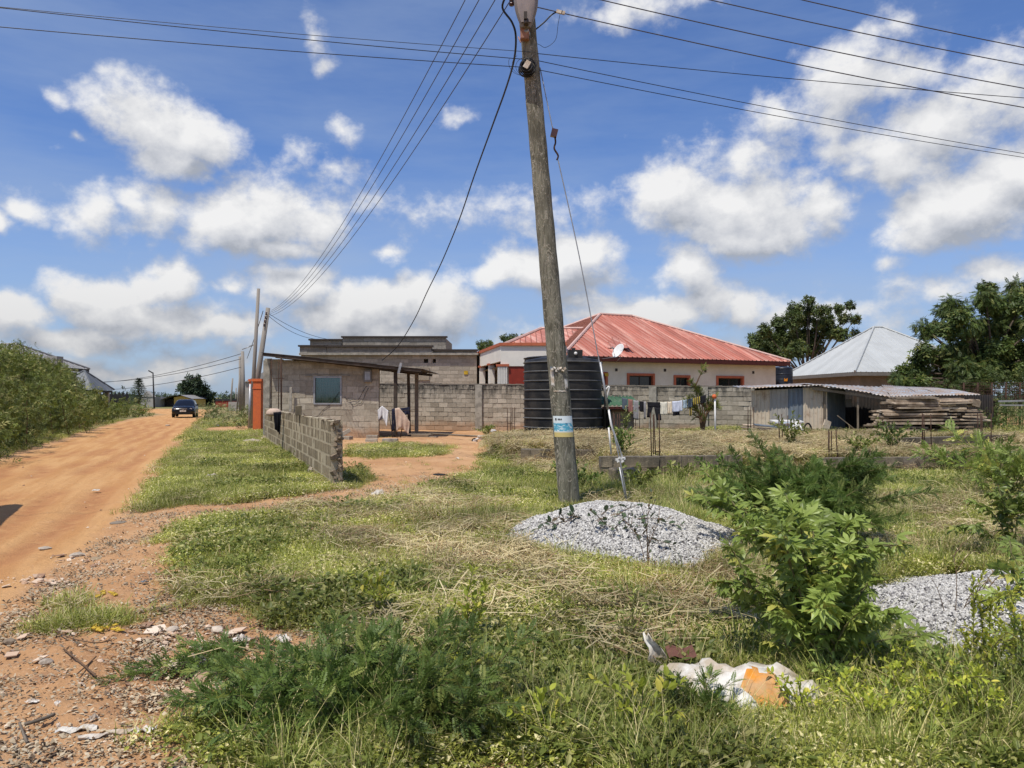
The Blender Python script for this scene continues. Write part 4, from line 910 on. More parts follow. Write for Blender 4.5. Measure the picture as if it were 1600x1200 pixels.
c = MB(); c.box2((X(795,39.05),39.05,0),(X(822,39.05),39.12,low-.02)); c.build('red_panel', MT['red_brown'], ch)
for t, w in ((.32,.35),(.62,.35),(.93,.35)):
    p = wg[0]+Lw*t; c = MB(); c.box(p-Ln*.12+Vector((0,0,(low+.2)/2)), (w,.3,low+.2), rz=aw); co = c.build('porch_column', MT['cream_white'], ch)
    c = MB(); c.box(p-Ln*.1+Vector((0,0,low+.24)), (w+.16,.4,.09), rz=aw); c.build('column_cap', MT['orange'], co)
for t0, t1 in ((.40,.58),(.68,.88)):
    a, b = wg[0]+Lw*t0-Ln*.25, wg[0]+Lw*t1-Ln*.25; c = MB(); c.box((a+b)/2+Vector((0,0,1.25)), ((b-a).length,.05,2.3), rz=aw); c.build('door', MT['red_brown'], ch)
MB().box2((X(760,42.5)-.05,42.4,Z(566,42.5)),(X(760,42.5)+.05,42.48,Z(563,42.5)))
# satellite dish
dY = 38.7; dc = at(967,549,dY); sd = thing('satellite_dish', 'white satellite dish on a bracket at the eave of the red roof', 'satellite dish', tuple(dc))
nv = Vector((-.62,-.50,.50)).normalized(); q = nv.to_track_quat('Z','Y'); P = []
for i in range(9):
    r = .38*i/8; P.append([dc + q@Vector((r*math.cos(a)*.88, r*math.sin(a)*1.08, r*r*.55)) for a in [2*math.pi*k/28 for k in range(29)]])
solid(MB().grid(P).build('reflector', MT['white_plastic'], sd), .012)
m = MB(); m.tube([dc-nv*.02+Vector((0,0,-.02)), dc+Vector((.15,.5,-.30)), dc+Vector((.1,1.9,-.45))], .022, 6); m.tube([dc+Vector((0,.1,-.25)), dc-Vector((.9,-1.1,.35))], .012, 5); m.build('bracket', MT['galv'], sd)
m = MB(); m.tube([dc+q@Vector((0,-.38,.1)), dc+q@Vector((0,-.12,.45))], .012, 5); m.box(dc+q@Vector((0,-.1,.47)), (.06,.06,.1)); m.build('receiver_arm', MT['galv'], sd)

# ------------------------------------------------------------------ house with white roof
Q0 = Vector((20.1,45.0,0)); al2 = math.radians(7); eu = Vector((math.cos(al2),math.sin(al2),0)); ev = Vector((-math.sin(al2)*.15,1,0)).normalized()
def HQ(s, t, z): return Q0+eu*s+ev*t+Vector((0,0,z))
wh = thing('white_roof_house', 'low brown rendered house under a pale metal hip roof between two dark trees', 'house', tuple(Q0))
ez = Z(581,45.0)
hip(wh, 0, 9.4, 0, 11.6, ez, Z(511,51), 4.25, 4.9, MT['roof_white'], MT['roof_white'], sheet=1.0, pitch=.33, amp=.025, P=HQ, capr=.07)
m = MB(); m.beam(HQ(.02,.02,ez-.12), HQ(9.4,.02,ez-.12), .04,.2); m.beam(HQ(.02,.02,ez-.12), HQ(.02,11.6,ez-.12), .04,.2); m.build('fascia', MT['fascia_grey'], wh)
m = MB()
for a, b, c, d in ((.6,.6,8.8,.8),(.6,.8,.8,11.0),(8.6,.8,8.8,11),(.8,10.8,8.6,11)):
    p = [HQ(a,b,0),HQ(c,b,0),HQ(c,d,0),HQ(a,d,0)]; m.add(p+[v+Vector((0,0,ez-.02)) for v in p], [(0,1,5,4),(1,2,6,5),(2,3,7,6),(3,0,4,7)])
m.build('wall', MT['wall_greybrown'], wh)
m = MB(); c = HQ(3.2,.57,1.7); m.box(c,(1.2,.05,1.2),rz=al2); m.build('window', MT['fascia_grey'], wh)
m = MB(); m.poly([HQ(.04,.04,ez-.2),HQ(9.4,.04,ez-.2),HQ(9.4,.7,ez-.2),HQ(.04,.7,ez-.2)]); m.poly([HQ(.04,.7,ez-.2),HQ(.7,.7,ez-.2),HQ(.7,11,ez-.2),HQ(.04,11,ez-.2)]); m.build('soffit', MT['fascia_grey'], wh)

# ------------------------------------------------------------------ water tanks
def tank(name, label, c, r, h, mat, ribmat, nr=8, dome=.28, neck=True, seg=72):
    t = thing(name, label, 'water tank', c); c = Vector(c); prof = [(0,0),(r*.97,0),(r,.04)]; body_h = h-dome; dz = body_h/nr
    ribs = []
    for k in range(nr):
        z = .04+k*dz*(1-.04/body_h); prof += [(r*.985,z+.02),(r*1.0,z+dz*.5),(r*.985,z+dz-.03)]; ribs.append(z+dz)
    prof += [(r*.99,body_h),(r*.93,body_h+dome*.35),(r*.55,body_h+dome*.72),(r*.28,body_h+dome*.8)]
    body = MB().lathe(prof, c, seg).build('body', MT[mat], t)
    for z in ribs: MB().lathe([(r*.975,z-.035),(r*1.012,z-.028),(r*1.02,z-.01),(r*1.012,z+.008),(r*.975,z+.015)], c, seg).build('rib', MT[ribmat], t)
    if neck:
        zz = body_h+dome*.72; MB().lathe([(r*.30,zz),(r*.30,zz+.16),(r*.33,zz+.17),(r*.33,zz+.25),(r*.1,zz+.29),(0,zz+.29)], c, 36).build('lid', MT[mat], t)
    return t
tc = Vector((X(880,25.4), 25.6, .29)); tr_ = 1.30
big = tank('water_tank', 'nearer giant black ribbed plastic water tank directly behind the utility pole', tuple(tc), tr_, 2.72, 'tank', 'tank_rib', 8, dome=.26, neck=False)
m = MB(); cx = X(899,24.7); zt_ = Z(569,24.6); m.box2((cx-.23,24.62,zt_-.05),(cx+.23,25.1,Z(546.5,24.6))); m.box2((cx-.12,24.66,Z(546.5,24.6)),(cx+.0,24.8,Z(543.5,24.6))); m.build('inlet_housing', MT['tank'], big)
m = MB(); m.lathe([(0,-.08),(.05,-.08),(.055,-.03),(.04,0),(.02,.04)], (cx,24.60,Z(552,24.5)), 14, 'Y'); m.build('inlet_cap', MT['white_plastic'], big)
m = MB(); m.tube([(tc.x+tr_-.02,tc.y-.35,1.9),(tc.x+tr_+.05,tc.y-.4,1.8),(tc.x+tr_+.05,tc.y-.4,.3)], .03, 8); m.build('outlet_pipe', MT['wire'], big)
t2 = Vector((X(878,28.9), 29.2, .28)); tank('water_tank', 'second black water tank hidden behind the first, only its flat shoulder showing', tuple(t2), 1.42, 2.92, 'tank', 'tank', 8, dome=.12, neck=False)
t3 = Vector((X(1223,47.5),47.5,.3)); b3 = tank('water_tank', 'small blue black water tank with an orange badge between the red and white roofed houses', tuple(t3), .60, 3.25, 'tank_blue', 'tank_blue', 9, dome=.16)
m = MB(); m.box((t3.x-.03,t3.y-.62,Z(594,46.9)), (.20,.03,.13)); m.box((t3.x-.1,t3.y-.622,Z(592,46.9)), (.05,.03,.08)); m.box((t3.x+.05,t3.y-.622,Z(592,46.9)), (.05,.03,.08)); m.build('badge', simple('badge_orange', (.75,.28,.02), .5), b3)

# ------------------------------------------------------------------ corrugated shed
shd = thing('sheet_shed', 'rusty corrugated iron shed with a sagging roof and an open dark front', 'shed', (8.8,28,.3))
a0 = Vector((X(1177,28.2),28.2,.30)); a1 = Vector((X(1284,27.7),27.7,.30)); dd = (a1-a0).normalized(); nn = Vector((dd.y,-dd.x,0))
cuts = [(1177,1204,'sheet_tan'),(1204,1229,'sheet_tan'),(1229,1252,'sheet_blue'),(1252,1285,'sheet_tan')]
for i, (pa, pb, mt) in enumerate(cuts):
    sa = (X(pa,28.0)-a0.x)/dd.x; sb = (X(pb,28.0)-a0.x)/dd.x; mt = ['sheet_tan','sheet_grey','sheet_blue','sheet_tan'][i]
    zt0 = Z(608,28.1); zt1 = Z(602.5,27.8)
    sheet_row(shd, a0+dd*sa+nn*(.012*(i%2)), dd, (0,0,1), sb-sa+.03, lambda s: 0.0, lambda s, sa=sa: zt0-.3-.05+(zt1-zt0)*(sa+s)/2.6, pitch=.14, amp=.022, sheet=5, mat=MT[mt], name='wall_sheet', kind='trap', nrm=nn)
# rotten lower corner and return wall going back
b1 = Vector((X(1320,29.6),29.6,.3)); db = (b1-a1).normalized(); nb_ = Vector((db.y,-db.x,0))
sheet_row(shd, a1+db*.02, db, (0,0,1), (b1-a1).length, lambda s: 0, lambda s: 1.62, pitch=.14, amp=.022, sheet=.9, mat=MT['sheet_blue'], name='wall_sheet', kind='trap', nrm=nb_)
back = [(Vector((9.78,30.95,.3)), Vector((17.4,31.6,.3)))]
for (p, q) in back:
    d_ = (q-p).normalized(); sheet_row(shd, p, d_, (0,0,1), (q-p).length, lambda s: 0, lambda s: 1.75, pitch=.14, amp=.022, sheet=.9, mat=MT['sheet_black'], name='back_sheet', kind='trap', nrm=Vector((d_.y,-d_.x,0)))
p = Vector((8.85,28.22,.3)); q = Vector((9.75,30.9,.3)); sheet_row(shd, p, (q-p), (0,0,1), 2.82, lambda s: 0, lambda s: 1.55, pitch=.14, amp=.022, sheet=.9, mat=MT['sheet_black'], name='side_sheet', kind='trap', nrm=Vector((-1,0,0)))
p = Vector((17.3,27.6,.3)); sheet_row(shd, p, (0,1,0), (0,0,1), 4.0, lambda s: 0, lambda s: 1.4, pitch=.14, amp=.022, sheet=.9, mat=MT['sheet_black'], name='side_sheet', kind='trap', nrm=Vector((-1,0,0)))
def patch(parent, c00, c10, c01, c11, n, mats_, amp=.018, pitch=.13, seed=0, name='roof_sheet', along='v', jag=.06):
    """bilinear roof of n sheets, waves running from the 0 edge to the 1 edge"""
    R = random.Random(seed); c00, c10, c01, c11 = map(Vector, (c00,c10,c01,c11)); W = (c10-c00).length
    for k in range(n):
        a, b = k/n, (k+1)/n+.012; m_ = max(6, round((b-a)*W/pitch*4)); P = []; e0, e1 = R.uniform(-jag, jag)/4, R.uniform(-jag, jag)/4; up = R.uniform(0,.03)
        for i in range(m_+1):
            u = a+(b-a)*i/m_; h = amp*math.sin(u*W/pitch*2*math.pi)+up
            lo = c00.lerp(c10,u); hi = c01.lerp(c11,u); P.append([lo.lerp(hi, e0+(1-e0+e1)*v/4)+Vector((0,0,h+.02*math.sin(v*2+k))) for v in range(5)])
        solid(MB().grid(P).build(name, MT[mats_[k % len(mats_)]], parent), .006)
zl, zc = Z(607.5,27.9), Z(602,27.4)
patch(shd, (X(1170,27.9),27.9,zl), (X(1287,27.4),27.4,zc), (X(1170,27.9)+.3,31,zl+.1), (X(1287,27.4)+.6,31.2,zc+.12), 4, ['sheet_galv'], seed=1)
patch(shd, (X(1262,27.45)+.1,27.45,Z(602,27.4)+.03), (X(1396,26.6),26.6,Z(621,26.6)), (X(1262,27.4)+.6,31,2.12), (X(1396,26.6)+1.8,31,2.05), 4, ['sheet_galv'], seed=2)
patch(shd, (X(1392,26.6),26.6,Z(621,26.6)+.02), (X(1532,27.2),27.2,Z(617,27.2)), (X(1392,26.6)+1.8,31,2.07), (X(1532,27.2)+.6,31.2,1.98), 5, ['sheet_galv'], seed=3)
m = MB(); m.beam((X(1270,27.6),27.6,Z(607,27.6)), (X(1394,26.75),26.75,Z(624,26.7)), .05, .09); m.beam((X(1394,26.75),26.75,Z(624.5,26.7)), (X(1500,27.1),27.1,Z(622,27.1)), .05, .07); m.build('roof_beam', MT['wood_grey'], shd)
for px, y, w in ((1340,27.2,.05),(1391,26.8,.09),(1288,27.65,.07)):
    x = X(px,y); m = MB(); m.beam((x,y,.25),(x,y,Z(618 if px>1300 else 606,y)-.06), w); m.build('shed_post', MT['wood_grey' if px != 1391 else 'wood_dark'], shd)
m = MB(); m.box((X(1326,28.6),28.6,Z(630,28.6)), (.22,.05,.30)); o = m.build('hanging_bag', MT['cloth_grey']); top(o, (X(1326,28.6),28.6,1.4)); tag(o, 'small pale bag hanging inside the dark shed opening', 'bag')
blk('board', 'tan board leaning against the shed corner beside the rusty bars', 'board', (X(1290,27.2),27.2,.52), (.28,.04,.55), ry=.35, rz=.3, mat='sheet_tan', bev=.003)
blk('board', 'thin stick leaning inside the dark shed opening', 'stick', (X(1322,27.5),27.5,.7), (.03,.03,.8), ry=-.9, mat='wood_grey', bev=0)

# ------------------------------------------------------------------ timber stack
ts = thing('timber_stack', 'big untidy stack of sawn planks and poles beside the open shed', 'timber stack', (X(1455,26),26,.35))
R = random.Random(44); plank_me = []
for i in range(4):
    me = unit_block(100+i, .012); me.materials.append(MT['wood_plank']); plank_me.append(me)
rows_ = [ # py centre, list of (pxa, pxb, extra slope, thickness)
 (672,[(1373,1436,.0,.06),(1462,1500,.0,.05),(1500,1531,.02,.05)]),(667,[(1369,1440,.035,.07),(1464,1495,0,.06),(1493,1520,0,.05)]),(661,[(1377,1462,-.03,.09),(1462,1490,.0,.05),(1490,1530,-.01,.05)]),
 (656,[(1378,1465,-.03,.07),(1468,1498,.0,.05),(1496,1545,.02,.04)]),(651,[(1380,1440,-.02,.05),(1430,1492,.02,.06),(1500,1540,.02,.05)]),(647,[(1382,1472,-.04,.07),(1470,1500,0,.05),(1505,1530,0,.05)]),
 (642,[(1380,1480,-.045,.06),(1478,1515,.01,.05),(1490,1532,0,.06)]),(638,[(1398,1480,.0,.06),(1470,1505,.01,.05)]),(634,[(1398,1440,.0,.06),(1440,1490,0,.06),(1490,1525,.02,.05)]),(630,[(1396,1470,.0,.08),(1466,1512,-.02,.05)]),
 (626,[(1396,1468,0,.10),(1466,1530,-.03,.06)]),(622,[(1400,1465,0,.05)])]
for py, L_ in rows_:
    for (pa, pb, sl, th_) in L_:
        for dpt in range(3):
            y = 26.0+dpt*.42+R.uniform(-.06,.06)-(.25 if py > 655 and pa < 1400 and dpt == 0 else 0); xa, xb = X(pa,26)+R.uniform(-.05,.05), X(pb,26)+R.uniform(-.08,.08); z = Z(py,26)
            o = bpy.data.objects.new('plank', plank_me[R.randrange(4)]); _link(o, ts); o.location = Vector(((xa+xb)/2,y,z+dpt*R.uniform(-.01,.03)))-org_of(ts); o.scale = (xb-xa, .24+R.uniform(-.06,.1), th_*R.uniform(.75,1.1)); o.rotation_euler = (R.uniform(-.08,.08), -math.atan(-sl)+R.uniform(-.03,.03), R.uniform(-.16,.16))
m = MB(); m.box((X(1519,26.1),26.0,Z(630,26.1)), (.26,.3,.22), ry=.3); m.build('log_end', MT['wood_plank'], ts)
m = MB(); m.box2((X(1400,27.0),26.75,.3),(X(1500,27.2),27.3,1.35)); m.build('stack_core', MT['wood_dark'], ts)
blk('red_pipe', 'red painted pipe piece at the lower right of the timber stack', 'pipe', (X(1520,25.7),25.7,.42), (.55,.07,.05), ry=.12, mat='pillar_orange', bev=.01)
# scrap sheets left of shed
sc_ = thing('scrap_pile', 'low pile of old boards and bent sheets on the ground against the shed', 'scrap pile', (X(1200,26.6),26.6,.35))
for i, (pa, pb, py, y, mt, w, sl) in enumerate(((1160,1205,673,26.4,'wood_plank',.3,.02),(1158,1207,669,26.5,'wood_plank',.25,.05),(1160,1200,665,26.7,'wood_plank',.2,.06),(1178,1232,666,26.3,'sheet_blue',.3,.10),(1205,1240,674,26.1,'sheet_black',.3,0),(1185,1225,671,26.2,'wood_grey',.3,.06),(1206,1252,658,26.9,'white_plastic',.5,.0),(1212,1250,661,26.6,'sheet_galv',.5,-.02),(1206,1244,664,26.5,'fascia_grey',.4,0))):
    m = MB(); xa, xb = X(pa,y), X(pb,y); m.box(((xa+xb)/2,y,Z(py,y)), (xb-xa,w,.035), ry=sl, rx=.1); m.build('board' if 'wood' in mt else 'bent_sheet', MT[mt], sc_)
P = []
for i in range(9):
    P.append([Vector((X(1232+i*3.3,26.0), 26.0+j*.12, .36+.05*j+.10*math.sin(i*1.7+j*1.3)+.22*math.exp(-((i-5)/2.5)**2)-.0)) for j in range(5)])
o = MB().grid(P, smooth=False).build('crumpled_sheet', MT['white_plastic'], sc_); solid(o, .006)
m = MB(); c = Vector((X(1260,26.2),26.1,.52)); pts = [c+Vector((.13*math.cos(a),.03*math.sin(a*2),.20*math.sin(a))) for a in [2*math.pi*k/16 for k in range(17)]]; m.tube(pts, .03, 8, cap=False); o = m.build('tyre', MT['rubber']); top(o, c); tag(o, 'old bicycle sized tyre leaning on the crumpled white sheet', 'tyre')

# ------------------------------------------------------------------ green roofed coop
cp = thing('coop', 'small kiosk with green corrugated roof beside the giant black tank', 'kiosk', (X(970,25.7),25.7,.35))
gx0, gx1 = X(939,25.6), X(1000,25.6); zb_, zf_ = Z(622.5,26.6), Z(634,25.3)
patch(cp, (gx0,25.2,zf_), (gx1+.02,25.2,zf_-.02), (gx0,26.7,zb_+.05), (X(985,26.6),26.7,zb_+.05), 2, ['roof_green'], amp=.025, pitch=.145, seed=6, jag=0)
m = MB(); m.box2((gx0,25.22,zf_-.10),(gx1,25.27,zf_-.03)); m.build('fascia', MT['fascia_red'], cp)
m = MB(); m.box2((X(955,25.6),25.55,.25),(X(990,25.6),26.6,zf_-.12)); m.build('wall', simple('coop_render', (.33,.27,.21), .9, var=.3), cp)
m = MB(); m.box2((X(955,25.6),25.52,Z(643,25.5)),(X(990,25.6),25.548,zf_-.12)); m.build('wall_band', simple('coop_band', (.24,.14,.10), .9, var=.2), cp)
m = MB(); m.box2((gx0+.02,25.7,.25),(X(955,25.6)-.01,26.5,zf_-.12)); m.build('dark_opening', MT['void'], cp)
# ------------------------------------------------------------------ main utility pole
PB = Vector(gp(891,797,.0)); PB.z = 0.0; PY = PB.y
pt_ = at(822,12,PY-.1)
pole_dir = (Vector((pt_.x,pt_.y,pt_.z))-PB); pole_dir = pole_dir/pole_dir.z
def PP(z, out=0.0): return PB + pole_dir*z + Vector((0,-out,0))
up_ = thing('utility_pole', 'tall weathered wooden utility pole leaning left with a street lamp, papers and a wire coil', 'utility pole', tuple(PB))
m = MB(); n = 60; pts = [PP(-.3+9.6*i/n) for i in range(n+1)]; rr = [.152-.0055*(-.3+9.6*i/n) + .003*math.sin(i*1.7) for i in range(n+1)]
shaft = m.tube(pts, rr, 28).build('shaft', MT['pole'], up_)
def prad(z): return .152-.0055*z
# curved paper on the pole
def wrap(z0, z1, a0, a1, mat, name, off=.004, ragged=0, parent=None, seed=0):
    R = random.Random(seed); P = []
    for i in range(15):
        a = math.radians(a0+(a1-a0)*i/14); col = []
        for j in range(7):
            zz = z0+(z1-z0)*j/6
            if ragged and j in (0,6): zz += R.uniform(-ragged, ragged)
            if ragged and i in (0,14): pass
            c = PP(zz); r = prad(zz)+off; col.append(c+Vector((r*math.sin(a), -r*math.cos(a), 0)))
        P.append(col)
    return MB().grid(P).build(name, mat, parent or up_)
m_, t = newmat('poster_print'); v = t.new('TexCoord').outputs['Object']; sp = t.new('SeparateXYZ'); t.l.new(v, sp.inputs[0]); zz = sp.outputs[2]
zA, zB = Z(683,PY-.15), Z(650,PY-.15); f = t.ramp(zz, zA+.055, zA+.085); c = t.mix(f, (.62,.50,.20), (.70,.78,.80))
blue = t.math('MULTIPLY', t.ramp(zz, zA+.075, zA+.09), t.ramp(zz, zB-.09, zB-.11)); nb = t.noise(t.scale(v, (14,14,22)), 1.5, 3, .6)
c = t.mix(t.math('MULTIPLY', blue, t.ramp(nb, .36, .5)), c, (.10,.40,.55)); c = t.mix(t.math('MULTIPLY', blue, t.ramp(nb, .58, .64)), c, (.04,.12,.25)); t.out(c, .5)
poster = wrap(zA, zB, -62, 64, m_, 'poster', .005)
m = MB()
for k, (a, w) in enumerate(((-40,.022),(-25,.016),(-17,.016),(-9,.014))):
    zc = zB-.045; c = PP(zc); r = prad(zc)+.0075; an = math.radians(a); p = c+Vector((r*math.sin(an),-r*math.cos(an),0))
    m.box(p, (w,.002,.018 if k else .03), rz=an)
m.build('poster_lettering', MT['car'], poster)
wrap(Z(602,PY-.15), Z(578,PY-.15), -52, -30, MT['paper'], 'torn_notice', .006, .02, seed=1)
wrap(Z(612,PY-.15), Z(610,PY-.15), -40, 30, MT['paper'], 'paper_strip', .006, .004, seed=2)
wrap(Z(607,PY-.15), Z(592,PY-.15), 28, 50, MT['sack_white'], 'torn_notice', .007, .02, seed=3)
m = MB(); c = PP(Z(577,PY-.15), prad(5)+.02)
for k in range(7): m.box(c+Vector((-.09+.03*k, 0, .02*math.sin(k*2.2))), (.035,.02,.03), rx=k, ry=k*.7)
m.build('plastic_tie', MT['paper'], up_)
m = MB(); c = PP(Z(574,PY-.15), prad(4.)+.008); m.box(c+Vector((-.10,0,-.01)), (.03,.01,.04)); m.build('blue_label', MT['sheet_blue'], up_)
# coil with white tape
cz = Z(107,PY-.25); cc = PP(cz, prad(cz)+.09)+Vector((-.07,0,0))
m = MB(); R = random.Random(4)
for k in range(9):
    rr_ = .085+R.uniform(-.02,.03); off = Vector((R.uniform(-.012,.012), -.05+.018*k, R.uniform(-.012,.012)))
    m.tube([cc+off+Vector((rr_*math.cos(a), .01*math.sin(a*2+k), rr_*math.sin(a))) for a in [2*math.pi*i/24 for i in range(25)]], .0075, 5, cap=False)
m.lathe([(.0,-.03),(.075,-.03),(.078,.08),(.0,.08)], cc, 20, 'Y')
coil = m.build('wire_coil', MT['wire'], up_)
m = MB()
for k in (-1,0,1): m.box(cc+Vector((-.005+.02*k,-.07,.01-.012*k)), (.022,.006,.11), ry=.55)
m.box(cc+Vector((0,-.066,.0)), (.06,.005,.075), ry=.55); m.build('white_tape', MT['paper'], coil)
m = MB()
for k in range(4):
    rr_ = .11+.03*k; m.tube([cc+Vector((-.02*k,.05,.03*k))+Vector((rr_*math.cos(a), .03*math.sin(a), rr_*math.sin(a))) for a in [math.pi*(.3+k*.2)+math.pi*1.1*i/14 for i in range(15)]], .003, 4)
m.build('loose_wire', MT['wire'], coil)
# lamp, junction box
lz = Z(20,PY-.5)
lamp_c = Vector((at(822,18,PY-.35).x, PY-.35, Z(14,PY-.35))); m = MB(); P = []
for i in range(15):
    u = i/14; L_ = Vector((lamp_c.x-.03, lamp_c.y, 0)); zc = Z(44,PY-.3)+u*.62; w = .17*(math.sin(math.pi*min(1,.10+u*.62))**.8)*(1 if u < .8 else (1-(u-.8)*1.6)) ; P.append((w, zc))
prof = [(max(.02,w), z-P[0][1]) for w, z in P]
m.lathe(prof, (lamp_c.x, PY-.32, P[0][1]), 26, sy=.55); m.lathe([(prof[-1][0],prof[-1][1]),(0,prof[-1][1]+.03)], (lamp_c.x, PY-.32, P[0][1]), 26, sy=.55)
m.lathe([(0,0),(prof[0][0],0)], (lamp_c.x, PY-.32, P[0][1]), 26, sy=.55)
lamp = m.build('lamp_head', MT['lampgrey'], up_)
P2 = [(max(.005,w*.80), z-P[0][1]) for w, z in P[1:12]]
m = MB(); m.lathe(P2, (lamp_c.x+.0, PY-.32-.055, P[0][1]), 24, sy=.30); m.build('lamp_bowl', MT['lampglass'], lamp)
m = MB(); m.box((lamp_c.x-.01, PY-.45, P[0][1]+.10), (.045,.05,.10)); m.tube([(lamp_c.x,PY-.42,P[0][1]+.06),(lamp_c.x,PY-.44,P[0][1]-.02)], .035, 10); m.build('lamp_socket', MT['frame_dark'], lamp)
m = MB(); m.tube([(lamp_c.x,PY-.3,P[0][1]-.02), PP(P[0][1]-.05)+Vector((0,-.08,0))], .035, 10); m.tube([(lamp_c.x,PY-.34,P[0][1]+.55), PP(P[0][1]+.7)], .03, 10); m.build('lamp_arm', MT['galv'], lamp)
jb = MB(); c = at(820,52,PY-.24); jb.box(c, (.125,.09,.19), ry=.03); j = jb.build('junction_box', MT['boxbrown'], up_)
m = MB(); m.box(c+Vector((0,-.047,0)), (.105,.006,.17), ry=.03); m.tube([c+Vector((-.02,0,-.10)), c+Vector((-.06,-.02,-.14)), c+Vector((-.09,0,-.05))], .008, 5); m.build('box_cover', MT['boxbrown'], j)
# porcelain insulators, one above another
IZ = [7.22, 7.55, 7.93, 8.30]
for z in IZ:
    c = PP(z)+Vector((-.20,-.02,0)) ; m = MB(); m.lathe([(0,-.05),(.035,-.05),(.04,-.03),(.02,-.01),(.02,.01),(.04,.03),(.035,.05),(0,.05)], c, 14); ins = m.build('insulator', MT['insul'], up_)
    m = MB(); m.beam(PP(z), c, .02, .04); m.build('bracket', MT['galv'], ins)
# ------------------------------------------------------------------ wires
def wire(name, label, cat, a, b, sag, r=.006, mat='wire', n=48, group=None, pts=None):
    a, b = Vector(a), Vector(b)
    P = [a.lerp(b, i/n)+Vector((0,0,-4*sag*(i/n)*(1-i/n))) for i in range(n+1)] if pts is None else pts
    o = MB().tube(P, r, 5, cap=False).build(name, MT[mat]); top(o, P[0]); tag(o, label, cat, group); return o
far_top = at(418,482,40); 
for k, (z, tp) in enumerate(zip(IZ[::-1], ((430,491),(428,494),(426,497),(423,501)))):
    a = PP(z)+Vector((-.22,-.05,0)); b = at(tp[0]-6,tp[1]-6+ (0 if k else 0),39.6)
    # sag so that it hangs low near the far pole like the photo
    wire('power_line', ['topmost','second','third','lowest'][k]+' of the four bare power lines from the main pole to the far leaning pole', 'power line', a, b, .95, .0075, 'wire_al', group='power lines running to the far leaning pole')
for k, z in enumerate(IZ[::-1]):
    a = PP(z)+Vector((-.2,-.04,0)); b = Vector((44, 16.5+.25*k, z-.1))
    wire('power_line', ['topmost','second','third','lowest and thickest'][k]+' of the four power lines leaving the main pole towards the upper right', 'power line', a, b, (2.1,1.9,1.84,1.76)[k], .008, 'wire_al', group='power lines running off to the right')
zt = Z(108,PY)
for k, (pl, ql, d) in enumerate((((0,12),(826,104),0),((0,12.8),(832,92),.0),((0,42),(816,116),0))):
    b = PP(Z((104,92,116)[k],PY))+Vector((0,-.13,0)); Yl = 9.1+(.5 if k == 1 else 0); L0 = at(0, pl[1]-(0,2,0)[k], Yl); dirv = (L0-b); e = b+dirv*3.2
    # choose the hang so the wire passes the frame edge where the photo shows it
    t = 1/3.2; sag = .25; e.z += 4*sag*t*(1-t)/t
    wire('cable', ['upper','faint middle','lower'][k]+' thin dark cable crossing from the main pole to the upper left', 'cable', b, e, sag, .0055 if k != 1 else .004, 'wire', group='thin cables crossing to the left')
for k, (py0, py1, Yr) in enumerate(((93,153,11.6),(104,240,14.2),(118,246,14.4))):
    b = PP(Z(py0,PY))+Vector((.1,-.1,0)); L0 = at(1600,py1,Yr); e = b+(L0-b)*3.4; t = 1/3.4; sag = (.35,.5,.6)[k]; e.z += 4*sag*t*(1-t)/t
    wire('cable', ['straight upper','middle','lowest'][k]+' thin dark cable sloping from the main pole to the right edge', 'cable', b, e, sag, .0055, 'wire', group='thin cables crossing to the right')
pts = [PP(7.3)+Vector((-.25,-.1,.0))]+[at(x,y,Yd) for x,y,Yd in ((785,12,10.9),(800,35,10.9),(806,58,11.0),(803,95,11.5),(790,140,12.6),(770,195,14.2),(741,275,17),(717,345,19.8),(690,410,22.4),(668,455,24.6),(648,498,26.8),(622,540,28.6),(597,563,29.6))]
def smooth_pts(P, n=6):
    P = [P[0]]+P+[P[-1]]; out = []
    for i in range(1, len(P)-2):
        for k in range(n):
            t = k/n; a, b, c, d = P[i-1], P[i], P[i+1], P[i+2]
            out.append(.5*((2*b)+(c-a)*t+(2*a-5*b+4*c-d)*t*t+(3*b-a-3*c+d)*t**3))
    out.append(P[-2]); return out
wire('service_cable', 'thick black service cable sagging from the main pole down to the block house roof', 'cable', pts[0], pts[-1], 0, .016, 'wire', pts=smooth_pts(pts))
pts = [at(x,y,10.9) for x,y in ((873,17),(862,23),(850,35),(838,45),(832,50))]; wire('jumper_cable', 'short black jumper cable clipped to the line right of the lamp', 'cable', 0*pts[0], pts[0], 0, .011, 'wire', pts=smooth_pts(pts))
pts = [at(x,y,10.9) for x,y in ((875,22),(872,38),(868,62),(853,74),(843,70),(834,66))]; wire('jumper_cable', 'thin looping wire hanging right of the lamp', 'cable', 0*pts[0], pts[0], 0, .0035, 'wire', pts=smooth_pts(pts))
m = MB()
for k in range(3): m.box(at(872+4*k,18+k,10.85), (.05,.03,.045), ry=.25)
o = m.build('line_clamp', MT['paper']); top(o, at(876,18,10.9)); tag(o, 'small white clamp on the lowest line just right of the lamp', 'clamp')
# wires of the far leaning pole back to the building
wire('cable', 'cable dropping from the far leaning pole to the unfinished building roof', 'cable', at(420,490,40), at(520,531,47), .25, .012, 'wire')
wire('cable', 'second slightly lower cable from the far leaning pole to the unfinished building', 'cable', at(420,494,40), at(500,530,46), .3, .012, 'wire')
